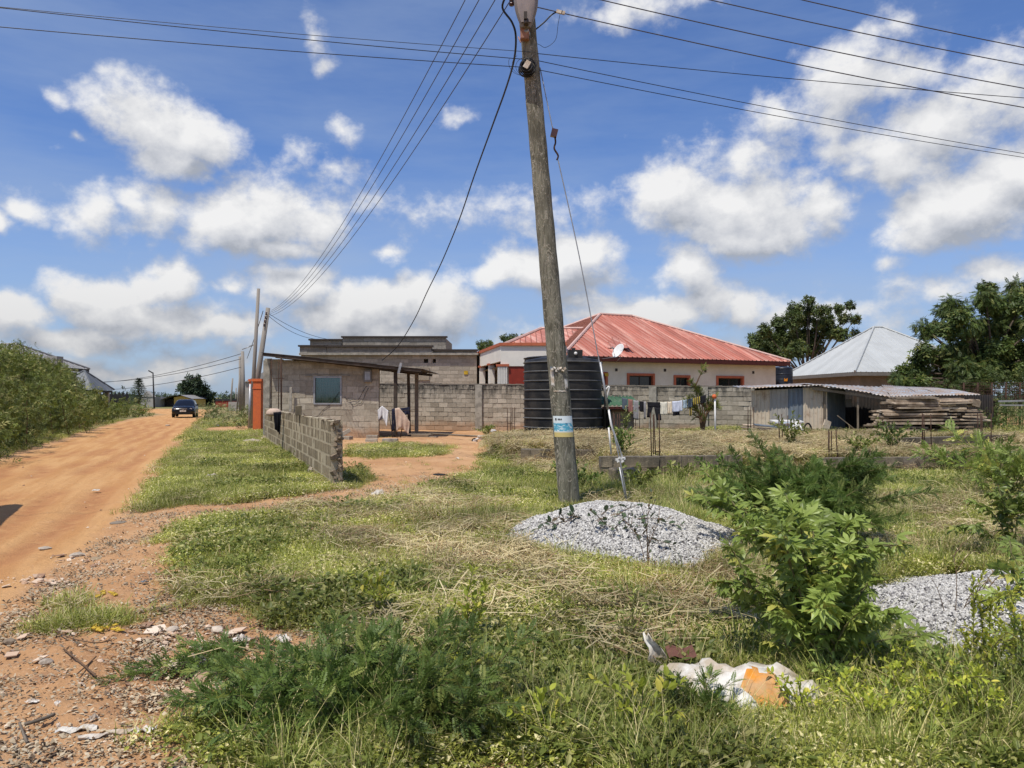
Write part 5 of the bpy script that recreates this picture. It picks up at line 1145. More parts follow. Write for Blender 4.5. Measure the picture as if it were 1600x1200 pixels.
# ------------------------------------------------------------------ guy wire
GA = Vector((gp(981,800).x, 10.75, .05))
gw = thing('guy_wire', 'steel guy wire with brown insulator and pale sleeve staying the main pole', 'guy wire', tuple(GA))
g0 = PP(Z(112,PY))+Vector((.12,-.05,0)); g1 = at(866,208,PY-.02); g2 = at(872,250,PY-.03); g3 = at(943,600,PY-.1); g4 = at(962,690,PY-.2); g5 = at(975,752,PY-.25)
MB().tube([g0, g1+Vector((-.03,0,.1)), g1], .008, 6).build('upper_strand', MT['galv'], gw)
MB().tube(smooth_pts([g2, at(905,400,PY-.05), g3, g4, g5, GA]), .0085, 6, cap=False).build('lower_strand', MT['galv'], gw)
m = MB(); m.box(g1, (.09,.07,.11), ry=.25); m.build('insulator', MT['insul'], gw)
m = MB(); m.tube(smooth_pts([g1, at(868,222,PY), at(866,232,PY), at(872,243,PY), at(870,250,PY)]), .014, 6); m.build('grip', MT['steel_dark'], gw)
MB().tube([at(938,566,PY-.1), at(950,640,PY-.15)], .016, 8).build('wire_grip', MT['galv'], gw)
MB().tube([at(951,640,PY-.15), at(955,664,PY-.16), at(973,716,PY-.2)], .014, 8).build('sleeve', MT['white_plastic'], gw)
MB().tube([at(968,730,PY-.22), at(980,792,PY-.26)], .011, 8).build('sleeve', MT['galv'], gw)
MB().tube([at(951,668,PY-.1), at(955,710,PY-.1)], .013, 6).build('tail_strand', MT['white_plastic'], gw)
MB().tube(smooth_pts([at(944,606,PY-.1), at(945,610,PY-.1), at(952,604,PY-.12), at(948,622,PY-.1)]), .012, 6).build('frayed_end', MT['white_plastic'], gw)
m = MB()
for k in range(6): m.box(at(964+k*2.2,718+3*math.sin(k*2),PY-.22), (.04,.03,.03), rx=k, rz=k)
m.build('clamp', MT['white_plastic'], gw)

# ------------------------------------------------------------------ rusty starter bars
def rebar(px0, px1, y0, y1, Y, label, nrod=4, depth=.22, links=3, seed=0, r=.011, grp='clusters of rusty starter bars standing in the foundation'):
    R = random.Random(seed); xa, xb = X(px0,Y), X(px1,Y); zb, zt = Z(y1,Y)-.15, Z(y0,Y)
    t = thing('starter_bars', label, 'rebar', ((xa+xb)/2,Y,zb), grp)
    pos = [(xa,Y),(xb,Y+.02),(xa+(xb-xa)*.42,Y+depth),(xb-(xb-xa)*.30,Y+depth*.9)][:nrod]
    if nrod > 4: pos.append(((xa+xb)/2, Y-.05))
    for (x, y) in pos:
        l = Vector((R.uniform(-.03,.03), R.uniform(-.03,.03), 0)); MB().tube([(x,y,zb),(x+l.x*.5,y+l.y*.5,(zb+zt)/2),(x+l.x,y+l.y,zt+R.uniform(-.04,.03))], r, 6).build('rod', MT['steel_dark'], t)
    for k in range(links):
        z = zb+.22+(zt-zb-.3)*(k/(max(1,links-.0))); e = .012
        MB().tube([(xa-e,Y-e,z),(xb+e,Y-e,z+.01),(xb+e,Y+depth,z),(xa-e,Y+depth,z+.01),(xa-e,Y-e,z)], .005, 4).build('link', MT['steel_dark'], t)
rebar(1018,1031,646,712,15.1,'starter bars below the black trousers on the clothesline', seed=1, links=1)
rebar(1294,1309,672,720,15.6,'dark starter bars in front of the shed corner, low and bushy at the foot', seed=2, links=1)
rebar(1217.5,1231,647,694,19.5,'starter bars in front of the scrap pile', seed=3, links=1)
rebar(1441.5,1455,646,698,19.0,'starter bars in front of the left half of the timber stack', seed=4, links=2)
rebar(1532,1548,648,712,16.4,'four tall starter bars before the right end of the timber stack', seed=5, links=2, r=.010)
rebar(1168,1178,636,680,24.3,'thin starter bars at the left end of the shed', seed=6, links=1)
rebar(959,970,645,700,17.0,'starter bars just right of the guy wire', seed=7, links=1)
rebar(990,999,642,673,25.0,'starter bars in front of the green roofed kiosk wall', seed=8, nrod=3, links=0)
rebar(793,803,636,688,23.3,'starter bars left of the giant black tank', seed=9, links=2)
rebar(424,440,560,650,24.0,'tall starter bars rising behind the far end of the low block wall', seed=10, links=3, r=.014, depth=.3)

# ------------------------------------------------------------------ clothesline
CY = 24.1
clx = lambda px: X(px,CY)
l0 = Vector((clx(960),25.0,Z(616,25.0))); l1 = Vector((clx(1117),CY,Z(612,CY)))
def line_at(px):
    t = (clx(px)-l0.x)/(l1.x-l0.x); return Vector((clx(px), l0.y+(l1.y-l0.y)*t, l0.z+(l1.z-l0.z)*t - 4*.30*t*(1-t)))
P = [line_at(960+(1117-960)*i/40) for i in range(41)]
o = MB().tube(P, .006, 5).build('clothesline', MT['wire']); top(o, P[0]); tag(o, 'sagging cord clothesline hung with washing in front of the grey wall', 'clothesline')
po = thing('clothes_post', 'thin white post with a red cap holding the right end of the clothesline', 'post', (clx(1117),CY,.4))
MB().tube([(clx(1117.5),CY,.3),(clx(1117),CY,Z(622,CY))], .028, 8).build('pipe', MT['white_plastic'], po)
MB().lathe([(0,-.07),(.06,-.06),(.075,0),(.05,.06),(0,.07)], (clx(1116),CY,Z(619.5,CY)), 12).build('cap', MT['pillar_orange'], po)
G = 'clothes hanging on the clothesline'
for (pa, pb, dr, mt, lab, cat, sd, tp) in (
 (977,986,.38,'cloth_slate','slate blue cloth at the left end of the clothesline','cloth',1,.2),
 (987,994,.44,'cloth_maroon','folded maroon and pale cloth on the clothesline','cloth',2,.1),
 (995,1003,.62,'cloth_grey','long grey taupe cloth on the clothesline left of the black tops','cloth',3,0),
 (1004,1011,.34,'cloth_black','small black top hanging on the clothesline','top',4,.1),
 (1011,1014,.55,'cloth_grey','narrow grey strip hanging between the two black garments','cloth',5,0),
 (1036,1046,.40,'cloth_cream','cream towel hanging left of the patterned cloth','towel',7,0),
 (1047,1053,.38,'cloth_pattern','orange patterned cloth between the cream towel and white shirt','cloth',8,0),
 (1054,1069,.34,'cloth_lilac','white shirt with a small dark mark on the clothesline','shirt',9,0),
 (1070,1076,.26,'cloth_blue','pale blue cloth right of the white shirt','cloth',10,.1),
 (1077,1084,.27,'cloth_slate','grey blue cloth second from the yellow striped garment','cloth',11,.1),
 (1085,1096,.22,'cloth_bee','yellow and black striped garment at the right of the clothesline','garment',12,.1),
 (1096,1104,.24,'cloth_black','black cloth half hidden by the sapling leaves','cloth',13,.1)):
    cloth(('towel' if cat == 'towel' else 'shirt' if cat in ('shirt','top') else 'cloth'), lab, cat, [line_at(pa)+Vector((0,-.01,.01)), line_at((pa+pb)/2)+Vector((0,-.01,-.0)), line_at(pb)+Vector((0,-.01,.01))], dr, mt, G, seed=sd, wav=.018, taper=tp, thick=.006)
# black trousers: waist with two legs
def trousers():
    a, b = line_at(1016), line_at(1037); yy = -.012; W = (b-a); m = MB()
    def leg(u0, u1, v0, v1, zlen, off):
        P = []
        for i in range(6):
            q = i/5; P.append([a+W*((u0+(u1-u0)*j/5)*(1-q)+(v0+(v1-v0)*j/5)*q)+Vector((0,-.01-.015*math.sin(j*2+i),-zlen*q-off)) for j in range(6)])
        m.grid(P)
    leg(0,1,.05,.95,.16,0); leg(.05,.42,-.02,.22,.34,.155); leg(.50,.95,.68,1.02,.42,.155)
    o = m.build('trousers', MT['cloth_black']); top(o, a); solid(o, .01); tag(o, 'black trousers with legs apart hanging above the starter bars', 'trousers', G)
trousers()
cloth('shorts', 'black shorts peeking out below the white shirt', 'shorts', [line_at(1055)+Vector((0,.02,-.05)), line_at(1065)+Vector((0,.02,-.05))], .40, 'cloth_black', G, seed=20, wav=.02)
cloth('sock', 'thin spotted sleeve dangling below the grey blue cloth', 'sleeve', [line_at(1080)+Vector((0,.015,-.2)), line_at(1083)+Vector((0,.015,-.2))], .34, 'cloth_bee', G, seed=21, wav=.01)

# ------------------------------------------------------------------ car
def car():
    Yc = 61.0; c0 = Vector((X(286,Yc), Yc, 0)); hdg = math.radians(-6)
    t = thing('parked_car', 'dark blue saloon car facing the camera far down the dirt road', 'car', tuple(c0))
    q = Matrix.Rotation(math.radians(18), 3, 'Z')
    # car coordinates: x across, y length (front = -y)
    W = lambda x, y, z: c0 + q@Vector((x, y+2.1, z))
    secs = [(-2.10,.40,.62,.66),(-2.02,.28,.78,.80),(-1.75,.24,.86,.86),(-1.0,.22,.95,.88),(-.55,.22,1.00,.88),(.9,.22,1.00,.88),(1.7,.24,1.02,.86),(2.0,.30,.98,.80),(2.10,.42,.90,.66)]
    P = []
    for (y, zb, zt, hw) in secs:
        ring = [(0,zb),(hw*.8,zb),(hw*.98,zb+.10),(hw,zb+(zt-zb)*.5),(hw*.95,zt-.09),(hw*.82,zt-.01),(0,zt+.02)]
        P.append([W(x,y,z) for x,z in ring]+[W(-x,y,z) for x,z in ring[::-1][1:]])
    m = MB(); m.grid(P); m.add(P[0], [tuple(range(len(P[0])))]); m.add(P[-1], [tuple(range(len(P[-1])))[::-1]]); m.build('body', MT['car'], t)
    cs = [(-1.0,.94,.94,.80),(-.45,.96,1.30,.66),(-.05,.96,1.43,.60),(.8,.96,1.44,.60),(1.25,.96,1.28,.64),(1.75,.98,1.02,.74)]
    P = []
    for (y, zb, zt, hw) in cs: P.append([W(x,y,z) for x,z in ((-hw-.06 if zt > 1.1 else -hw,zb),(-hw,zb+(zt-zb)*.85),(-hw*.8,zt),(0,zt+.015),(hw*.8,zt),(hw,zb+(zt-zb)*.85),(hw+.06 if zt > 1.1 else hw,zb))])
    MB().grid(P).build('cabin', MT['car'], t)
    m = MB(); m.add([W(-.70,-.97,.965),W(.70,-.97,.965),W(.50,-.13,1.405),(W(-.50,-.13,1.405))], [(0,1,2,3)]); m.build('windscreen', MT['glass_dark'], t)
    for s in (-1,1):
        m = MB(); m.add([W(s*.80,-.35,1.0),W(s*.80,1.1,1.0),W(s*.665,.85,1.36),W(s*.655,-.02,1.36)], [(0,1,2,3)]); m.build('side_window', MT['glass_dark'], t)
        m = MB(); m.add([W(s*.40,-2.085,.60),W(s*.74,-1.98,.60),W(s*.80,-1.80,.76),W(s*.74,-1.93,.78),W(s*.42,-2.05,.72)], [(0,1,2,3,4)]); m.tube([W(s*.58,-2.06,.66),W(s*.58,-2.03,.67)], .09, 12); m.build('headlight', MT['lampclear'], t)
        m = MB(); m.box(W(s*.92,-.62,.98), (.18,.10,.12)); m.build('mirror', MT['car'], t)
        for y in (-1.35, 1.30):
            m = MB(); m.tube([W(s*.66,y,.31),W(s*.86,y,.31)], .31, 24); w = m.build('wheel', MT['rubber'], t); m = MB(); m.tube([W(s*.80,y,.31),W(s*.875,y,.31)], .19, 16); m.build('rim', MT['chrome'], w)
    m = MB(); m.box(W(0,-2.11,.52), (.46,.02,.12), rz=math.radians(18)); m.build('number_plate', MT['paper'], t)
    m = MB(); m.box(W(0,-2.09,.68), (.6,.03,.05), rz=math.radians(18)); m.box(W(0,-2.10,.66), (.12,.04,.09), rz=math.radians(18)); m.build('grille_bar', MT['chrome'], t)
    m = MB(); m.box(W(0,-2.07,.36), (1.1,.06,.10), rz=math.radians(18)); m.build('lower_grille', MT['rubber'], t)
    m = MB(); m.box(W(-.45,-.62,1.18), (.12,.01,.08), rz=math.radians(18), rx=-.9); m.build('windscreen_sticker', MT['roof_green'], t)
car()

# ------------------------------------------------------------------ toy tricycle
def trike():
    Yc = 26.3; c = Vector((X(760,Yc),Yc,0)); t = thing('toy_tricycle', 'white plastic toy tricycle standing on the bare red yard', 'tricycle', tuple(c))
    W = lambda x, y, z: c+Vector((x,y,z+.02))
    for x, y, r in ((-.40,-.05,.10),(-.05,-.12,.10),(.26,.05,.13)):
        m = MB(); m.tube([W(x,y-.03,r),W(x,y+.03,r)], r, 20); w = m.build('wheel', MT['rubber'], t)
        m = MB(); m.tube([W(x,y-.036,r),W(x,y+.036,r)], r*.62, 14); m.build('hub', MT['white_plastic'], w)
    m = MB(); m.tube([W(-.40,-.05,.12),W(-.22,-.1,.20),W(-.05,-.12,.12)], .04, 8); m.tube([W(-.22,-.1,.20),W(.1,0,.24),W(.24,.04,.32)], .035, 8); m.build('frame', MT['white_plastic'], t)
    m = MB(); m.lathe([(0,0),(.13,.0),(.15,.04),(.10,.07),(0,.06)], W(-.16,-.08,.22), 16); m.build('seat', MT['sack_white'], t)
    m = MB(); m.tube([W(.26,.05,.13),W(.24,.04,.42)], .022, 8); m.tube([W(.14,-.10,.42),W(.24,.04,.44),W(.34,.16,.42)], .02, 8); m.box(W(.25,.03,.43), (.14,.12,.08), rz=.6, rx=.3); m.build('handlebar', MT['white_plastic'], t)
trike()
# ------------------------------------------------------------------ far poles
def fpole(name, label, a, b, r, mat='pole_far', cat='utility pole', parts=None):
    t = thing(name, label, cat, tuple(a)); MB().tube([a, b], [r, r*.72], 12).build('shaft', MT[mat], t); return t
P2a = at(391,650,41); P2a.z = 0; P2b = at(419,481,41); fp = fpole('utility_pole', 'grey leaning utility pole above the orange pillar', Vector((P2a.x,41,0)), P2b, .16)
for k, py in enumerate((490,496,502,508)):
    c = at(416-k*1.1,py,40.8); m = MB(); m.lathe([(0,-.07),(.06,-.07),(.03,0),(.06,.07),(0,.07)], c, 10); m.build('insulator', MT['insul'], fp)
fpole('stay_pole', 'thinner and taller bare wooden pole standing left of the leaning utility pole', Vector((at(392,650,40.2).x,40.2,0)), at(404,451,40.2), .115, 'pole_far')
wire('cable', 'thin stay wire slanting down left from the leaning far pole top', 'cable', at(411,486,41), at(386,560,60), .1, .02, 'wire')
fpole('utility_pole', 'distant wooden utility pole left of the orange pillar, nearer of two side by side', Vector((at(381,640,80).x,80,0)), at(379,549,80), .22)
fpole('utility_pole', 'distant wooden utility pole just left of its taller neighbour', Vector((at(376,640,88).x,88,0)), at(375,557,88), .20)
t = fpole('utility_pole', 'thin distant pole rising from the verge bushes behind the car', Vector((at(360,640,120).x,120,0)), at(363.5,591,120), .16)
fpole('utility_pole', 'short far pole between two wooden poles beyond the verge', Vector((at(368,640,150).x,150,0)), at(369,606,150), .15)
fpole('post', 'crooked thin post leaning right of the far poles', Vector((at(370,640,75).x,75,0)), at(374.5,586,75), .09, cat='post')
lp = fpole('lamp_pole', 'slim dark street lamp pole beyond the left thicket', Vector((at(241,640,110).x,110,0)), at(239,582,110), .12, 'black_far', 'street lamp')
m = MB(); m.tube([at(239,583,110), at(232,579,110)], .09, 6); m.build('lamp_arm', MT['black_far'], lp)
fpole('post', 'pale concrete post beside the orange pillar with a black knob on top', Vector((X(390,37),37,0)), at(391,600,37), .07, 'galv', 'post')
lamps = at(383,546,79); m = MB(); m.tube([lamps+Vector((-.3,0,0)), lamps+Vector((.6,0,.35))], .05, 6); m.box(lamps+Vector((.7,0,.4)), (.5,.2,.1), ry=-.3); o = m.build('street_lamp', MT['galv']); top(o, lamps); tag(o, 'small street lamp arm on top of the distant wooden pole', 'lamp')
for k, (y0, xe, ye) in enumerate(((552,150,592),(560,150,590),(573,150,600))):
    wire('power_line', ['upper','middle','lower'][k]+' distant line sagging left from the far wooden pole across the road', 'power line', at(379,y0,80), at(xe-40*k,ye+6,120), .6+.3*k, .03, 'wire', group='distant power lines over the road')
# ------------------------------------------------------------------ far buildings
def fbox(t, name, pa, pb, pt, Y, mat, dep=6, zb=0): MB().box2((X(pa,Y),Y,zb),(X(pb,Y),Y+dep,Z(pt,Y))).build(name, MT[mat], t)
def frame_(x0, y0, rot):
    c = Vector((x0,y0,0)); q = Matrix.Rotation(rot, 3, 'Z'); return lambda s, t, z: c+q@Vector((s,t,0))+Vector((0,0,z))
Yv = 62.0; vil = thing('villa', 'large house with a broad grey hip roof and black eaves behind the left thicket', 'house', (X(40,Yv),Yv,0))
xr = -40.7; xl = -62.0
Pv = lambda s, t, z: Vector((xl+s, Yv+t, z)); w_ = xr-xl
hip(vil, 0, w_, 0, 12, Z(577,74), Z(538,68), 6, w_-3.2, MT['roof_grey'], MT['roof_grey'], sheet=1.5, pitch=.5, amp=.03, P=Pv, capr=.1, faces='FRB')
zv = Z(577,74); m = MB(); m.box2((xl,Yv+.05,zv-.3),(xr-.05,Yv+.15,zv-.01)); m.box2((xr-.15,Yv+.16,zv-.3),(xr-.05,Yv+12,zv-.01)); m.build('fascia', MT['black_far'], vil)
m = MB(); m.box2((xl+1,Yv+1,0),(xr-1.2,Yv+11,zv-.1)); m.build('wall', MT['grey_far'], vil)
m = MB(); m.box2((xr-1.19,Yv+.3,zv-.9),(xr-1.0,Yv+11.6,zv-.31)); m.build('eaves_board', MT['black_far'], vil)
m = MB(); xg = X(82,68); m.box2((xg-.8,68,zv),(xg+.35,69,zv+.95)); m.build('dormer', MT['grey_far'], vil)
Yg = 55.0; gz = thing('gazebo', 'dark slate pyramid roofed gazebo in front of the grey villa', 'gazebo', (X(128,Yg),Yg,0)); cx = X(131,Yg); hw = 1.45
Pg = lambda s, t, z: Vector((cx+s, Yg+t, z))
hip(gz, -hw, hw, -hw, hw, Z(609,Yg-1.8), Z(580,Yg), -.05, .05, MT['roof_slate'], MT['roof_slate'], sheet=.9, pitch=.45, amp=.025, P=Pg, capr=.05)
m = MB(); m.box2((cx-hw+.1,Yg-hw+.1,Z(613,Yg-1.8)),(cx+hw-.1,Yg+hw-.1,Z(609.5,Yg-1.8))); m.build('fascia', MT['black_far'], gz)
for sx in (-1,0,1):
    for sy in (-1,1): MB().box2((cx+sx*(hw-.35)-.12,Yg+sy*(hw-.35)-.12,0),(cx+sx*(hw-.35)+.12,Yg+sy*(hw-.35)+.12,2.1)).build('column', MT['grey_far'], gz)
MB().box2((cx-hw+.3,Yg-hw+.3,0),(cx+hw-.3,Yg-hw+.4,1.0)).build('railing', MT['black_far'], gz)
fn = thing('fence', 'black fence of pointed panels beyond the thicket on the left', 'fence', (X(165,70),70,0))
for i in range(9):
    x = X(150+6.0*i,70+i*.6); y = 70+i*.6; m = MB(); m.add([(x-.18,y,0),(x+.18,y,0),(x+.18,y,Z(618,y)),(x,y,Z(612,y)),(x-.18,y,Z(618,y)), (x-.18,y+.06,0),(x+.18,y+.06,0),(x+.18,y+.06,Z(618,y)),(x,y+.06,Z(612,y)),(x-.18,y+.06,Z(618,y))], [(0,1,2,3,4),(9,8,7,6,5),(0,5,6,1),(1,6,7,2),(2,7,8,3),(3,8,9,4),(4,9,5,0)]); m.build('panel', MT['black_far'], fn)
m = MB(); m.beam((X(148,70),70.1,1.2),(X(205,75),75,1.2),.06,.1); m.build('rail', MT['black_far'], fn)
far1 = thing('ruined_house', 'small grey unfinished house beyond the lamp pole', 'house', (X(228,125),125,0))
fbox(far1, 'wall', 220, 240, 620, 125, 'grey_far', 5); MB().add([(X(222,125),124.9,Z(620,125)),(X(240,125),124.9,Z(620,125)),(X(229,125),124.9,Z(611,125)),(X(222,125),126,Z(620,125)),(X(240,125),126,Z(620,125)),(X(229,125),126,Z(611,125))],[(0,1,2),(3,5,4),(0,2,5,3),(1,4,5,2)]).build('gable', MT['grey_far'], far1)
yh = thing('yellow_house', 'small yellow walled house with a low pitched pale roof behind the car', 'house', (X(280,128),128,0)); Yh = 128.0
MB().add([(X(272,Yh),Yh,0),(X(299,Yh),Yh,0),(X(299,Yh),Yh,Z(624,Yh)),(X(285,Yh),Yh,Z(618.6,Yh)),(X(272,Yh),Yh,Z(620.8,Yh)),(X(272,Yh),Yh+6,0),(X(299,Yh),Yh+6,0),(X(299,Yh),Yh+6,Z(624,Yh)),(X(285,Yh),Yh+6,Z(618.6,Yh)),(X(272,Yh),Yh+6,Z(620.8,Yh))],[(0,1,2,3,4),(9,8,7,6,5),(0,5,6,1),(1,6,7,2),(2,7,8,3),(3,8,9,4),(4,9,5,0)]).build('wall', MT['yellow_wall'], yh); fbox(yh, 'porch_wall', 256, 271.8, 624, Yh+1, 'wood_dark', 5)
MB().add([(X(253,Yh),Yh-.6,Z(625,Yh)),(X(302,Yh),Yh-.6,Z(623,Yh)),(X(284,Yh),Yh-.6,Z(617,Yh)),(X(266,Yh),Yh-.6,Z(619,Yh)),(X(253,Yh),Yh+7,Z(625,Yh)),(X(302,Yh),Yh+7,Z(623,Yh)),(X(284,Yh),Yh+7,Z(617,Yh)),(X(266,Yh),Yh+7,Z(619,Yh))],[(1,5,6,2),(2,6,7,3),(3,7,4,0)]).build('roof', MT['roof_grey'], yh); yh.children[-1].modifiers.new('thickness','SOLIDIFY').thickness = .12
MB().box2((X(272.5,Yh),Yh-.05,Z(623.4,Yh)),(X(298.5,Yh),Yh-.01,Z(621.8,Yh))); MB().box2((X(283,Yh),Yh-.08,Z(629,Yh)),(X(287,Yh),Yh-.01,Z(624.5,Yh))).build('window', MT['glass_dark'], yh)
rc = thing('container', 'dark red shipping container shop far behind the verge', 'container', (X(350,125),125,0)); fbox(rc, 'body', 337, 359, 626.5, 125, 'red_far', 4); fbox(rc, 'roof_band', 336.6, 359.4, 623.5, 124.9, 'black_far', 4.2, zb=Z(626.4,125))
gwall = thing('grey_wall', 'short grey rendered wall right of the far red container', 'wall', (X(365,90),90,0)); fbox(gwall, 'wall', 357, 374, 628, 90, 'grey_far', .3)
fh = thing('grey_house', 'tall plain grey house edge showing between the far poles and orange pillar', 'house', (X(390,75),75,0)); fbox(fh, 'wall', 383, 412, 597, 75, 'grey_far', 8)
MB().add([(X(382,75),74.8,Z(597,75)),(X(415,75),74.8,Z(597,75)),(X(415,75),74.8,Z(580,75)),(X(382,75),83,Z(597,75)),(X(415,75),83,Z(597,75)),(X(415,75),83,Z(580,75))],[(0,1,2),(3,5,4),(0,2,5,3),(1,4,5,2)]).build('roof', MT['roof_grey'], fh)
# ------------------------------------------------------------------ rusty wire fence on the right
rf = thing('wire_fence', 'dark rusty wire fence overgrown with dead vines at the right edge', 'fence', (X(1500,33),33,.3))
for i in range(7): x = X(1505+22*i,33); MB().tube([(x,33,.2),(x+.03,33,Z(598,33))], .035, 6).build('post', MT['steel_dark'], rf)
m = MB(); R = random.Random(9)
for i in range(62): x = X(1502,33)+i*.085*1.0; m.tube([(x,33.02,.35),(x+R.uniform(-.03,.03),33.02,Z(599,33)+R.uniform(-.1,.05))], .012, 3, cap=False)
for k in range(16): z = .5+k*.115; m.tube([(X(1502,33),33.0,z),(X(1640,33),33.0,z+R.uniform(-.03,.03))], .012, 3, cap=False)
stuff(m.build('mesh', MT['steel_dark'], rf))
m = MB(); m.beam((X(1560,26),26,Z(627,26)),(X(1660,26),26.3,Z(625,26)),.04,.06); m.beam((X(1562,26.2),26.2,Z(633,26)),(X(1660,26),26.3,Z(634,26)),.03,.05); o = m.build('rail', MT['galv']); top(o, (X(1560,26),26,1.3)); tag(o, 'two thin pale rails above the shrubs at the far right edge', 'rail')
# stand-in canopy added out of view to cast a corner shadow on the road
kc = gp(32,785); off = TOSUN*(2.35/TOSUN.z); cc_ = Vector((kc.x,kc.y,0))+Vector((off.x,off.y,2.35))
cn = thing('shadow_canopy', 'stand-in flat canopy added just outside the left edge to cast a shadow on the road', 'canopy', (cc_.x-1.5,cc_.y-1.5,0))
e2 = gp(0,812); ed = (Vector((e2.x,e2.y,0))-Vector((kc.x,kc.y,0))).normalized()
m = MB(); pA = cc_; pB = cc_+Vector((-3.0,0,0)); pC = pB+ed*3.2; pD = pA+ed*3.2; m.add([pA,pB,pC,pD]+[p+Vector((0,0,.05)) for p in (pA,pB,pC,pD)], [(3,2,1,0),(4,5,6,7),(0,1,5,4),(1,2,6,5),(2,3,7,6),(3,0,4,7)]); m.build('roof', MT['sheet_galv'], cn)  # roof of the added shadow canopy
for p in (pA,pB,pC,pD): 
    c = (pA+pC)/2; q_ = p.lerp(c,.08); MB().beam((q_.x,q_.y,-.05),(q_.x,q_.y,2.35),.07).build('post', MT['wood_grey'], cn)  # posts of the added shadow canopy
# ------------------------------------------------------------------ leaf templates (length 1 along +Y, face up +Z)
def T_(V, Fc): return (np.array(V, float), np.array(Fc, int))
OVATE = T_([(0,0,0),(-.24,.32,.05),(.24,.32,.05),(0,.40,-.02),(-.20,.68,.02),(.20,.68,.02),(0,.74,-.05),(0,1,-.12)], [(0,3,1),(0,2,3),(1,3,6),(1,6,4),(3,2,5),(3,5,6),(4,6,7),(6,5,7)])
LANCE = T_([(0,0,0),(-.12,.35,.03),(.12,.35,.03),(0,.4,-.02),(0,1,-.18)], [(0,3,1),(0,2,3),(1,3,4),(3,2,4)])
DIAM = T_([(0,0,0),(-.28,.45,.04),(.28,.5,.04),(0,1,-.08)], [(0,2,1),(1,2,3)])
def combine(parts):
    V = []; Fc = []; b = 0
    for v, f in parts: V.append(v); Fc.append(f+b); b += len(v)
    return np.concatenate(V), np.concatenate(Fc)
def xf(t, rz=0, rx=0, s=1., loc=(0,0,0), ry=0):
    M_ = np.array(Matrix.Rotation(rz,3,'Z') @ Matrix.Rotation(rx,3,'X') @ Matrix.Rotation(ry,3,'Y')); return (t[0]*s)@M_.T+np.array(loc), t[1]
def palmate(nl=5, seed=0):
    R = random.Random(seed); P = []
    L = T_([(0,0,0),(-.13,.30,.03),(.13,.30,.03),(0,.34,-.025),(-.17,.60,.0),(.17,.60,.0),(0,.64,-.05),(0,1,-.2)], [(0,3,1),(0,2,3),(1,3,6),(1,6,4),(3,2,5),(3,5,6),(4,6,7),(6,5,7)])
    for k in range(nl):
        a = math.radians(-118+236*k/(nl-1)); s = (.62+.42*math.cos(a*.62))*R.uniform(.9,1.08); P.append(xf(L, a+R.uniform(-.08,.08), R.uniform(-.45,-.15), s*.72, (0,.05,0)))
    st = T_([(-.012,-.55,.06),(.012,-.55,.06),(.01,.05,0),(-.01,.05,0)], [(0,1,2),(0,2,3)]); P.append(st); return combine(P)
def pinnate(npair=8, wide=.30, seed=0, lw=.32):
    P = []; R = random.Random(seed); lf = (DIAM[0]*np.array([lw/.56*.7,1,1]), DIAM[1])
    for k in range(npair):
        y = .12+.86*k/npair; dz = -.22*y*y
        for s in (-1,1): P.append(xf(lf, s*math.radians(-62+8*k/npair)+R.uniform(-.1,.1), R.uniform(-.2,.25), wide*(1-.35*abs(2*k/npair-.8)), (0,y,dz)))
    P.append(xf(lf, 0, 0, wide*.8, (0,.97,-.2)))
    P.append(T_([(-.008,0,0),(.008,0,0),(0,.5,-.05),(0,1,-.2)], [(0,1,2),(0,2,3)])); return combine(P)
PALM = [palmate(5,1), palmate(6,2), palmate(7,3)]
PINN = [pinnate(8,.30,1,.62), pinnate(10,.27,2,.60)]
SPRAY = combine([xf(LANCE, a, b, s, l) for a,b,s,l in ((0,0,.6,(0,.4,0)),(.9,.1,.5,(0,.2,0)),(-.9,.1,.5,(0,.25,0)),(.7,-.2,.5,(0,.5,-.02)),(-.7,-.2,.5,(0,.55,-.02)),(1.2,0,.4,(0,.0,0)),(-1.2,.2,.4,(0,.05,0)))])
BUNCH = combine([xf(OVATE, a, b, s, l) for a,b,s,l in ((0,.3,.5,(0,.3,0)),(1.3,0,.5,(0,.2,.05)),(-1.3,.1,.5,(0,.2,-.03)),(2.4,-.2,.45,(0,.1,0)),(.6,-.5,.5,(.05,.3,-.1)))])

def ellipsoid_leaves(clumps, per, tmpl, size, R, droop=.4, shell=.55, outw=.7):
    """clumps: (x,y,z,rx,ry,rz). leaves through each volume, denser near its skin"""
    L_ = []
    for (x,y,z,rx,ry,rz) in clumps:
        n = max(4, int(per*(rx*ry+ry*rz+rx*rz)/3)); d = R.normal(0,1,(n,3)); d /= np.linalg.norm(d,axis=1,keepdims=True)
        rad = (shell+(1-shell)*R.random((n,1)))*(1+.30*(fbm(d[:,0]*2.2+x*3+9, d[:,2]*2.2+d[:,1]*1.7+z*2+9, 3, 3)[:,None]-.5)*2)
        P = np.array([x,y,z])+d*rad*np.array([rx,ry,rz]); D = d*outw+R.normal(0,.55,(n,3)); D[:,2] -= droop
        t = tmpl[int(R.integers(len(tmpl)))] if isinstance(tmpl, list) else tmpl
        L_.append(spread(t, P, frames(D, d+np.array([0,0,.6]), .35, R), size*R.uniform(.65,1.25,n), R))
    return joinm(L_)
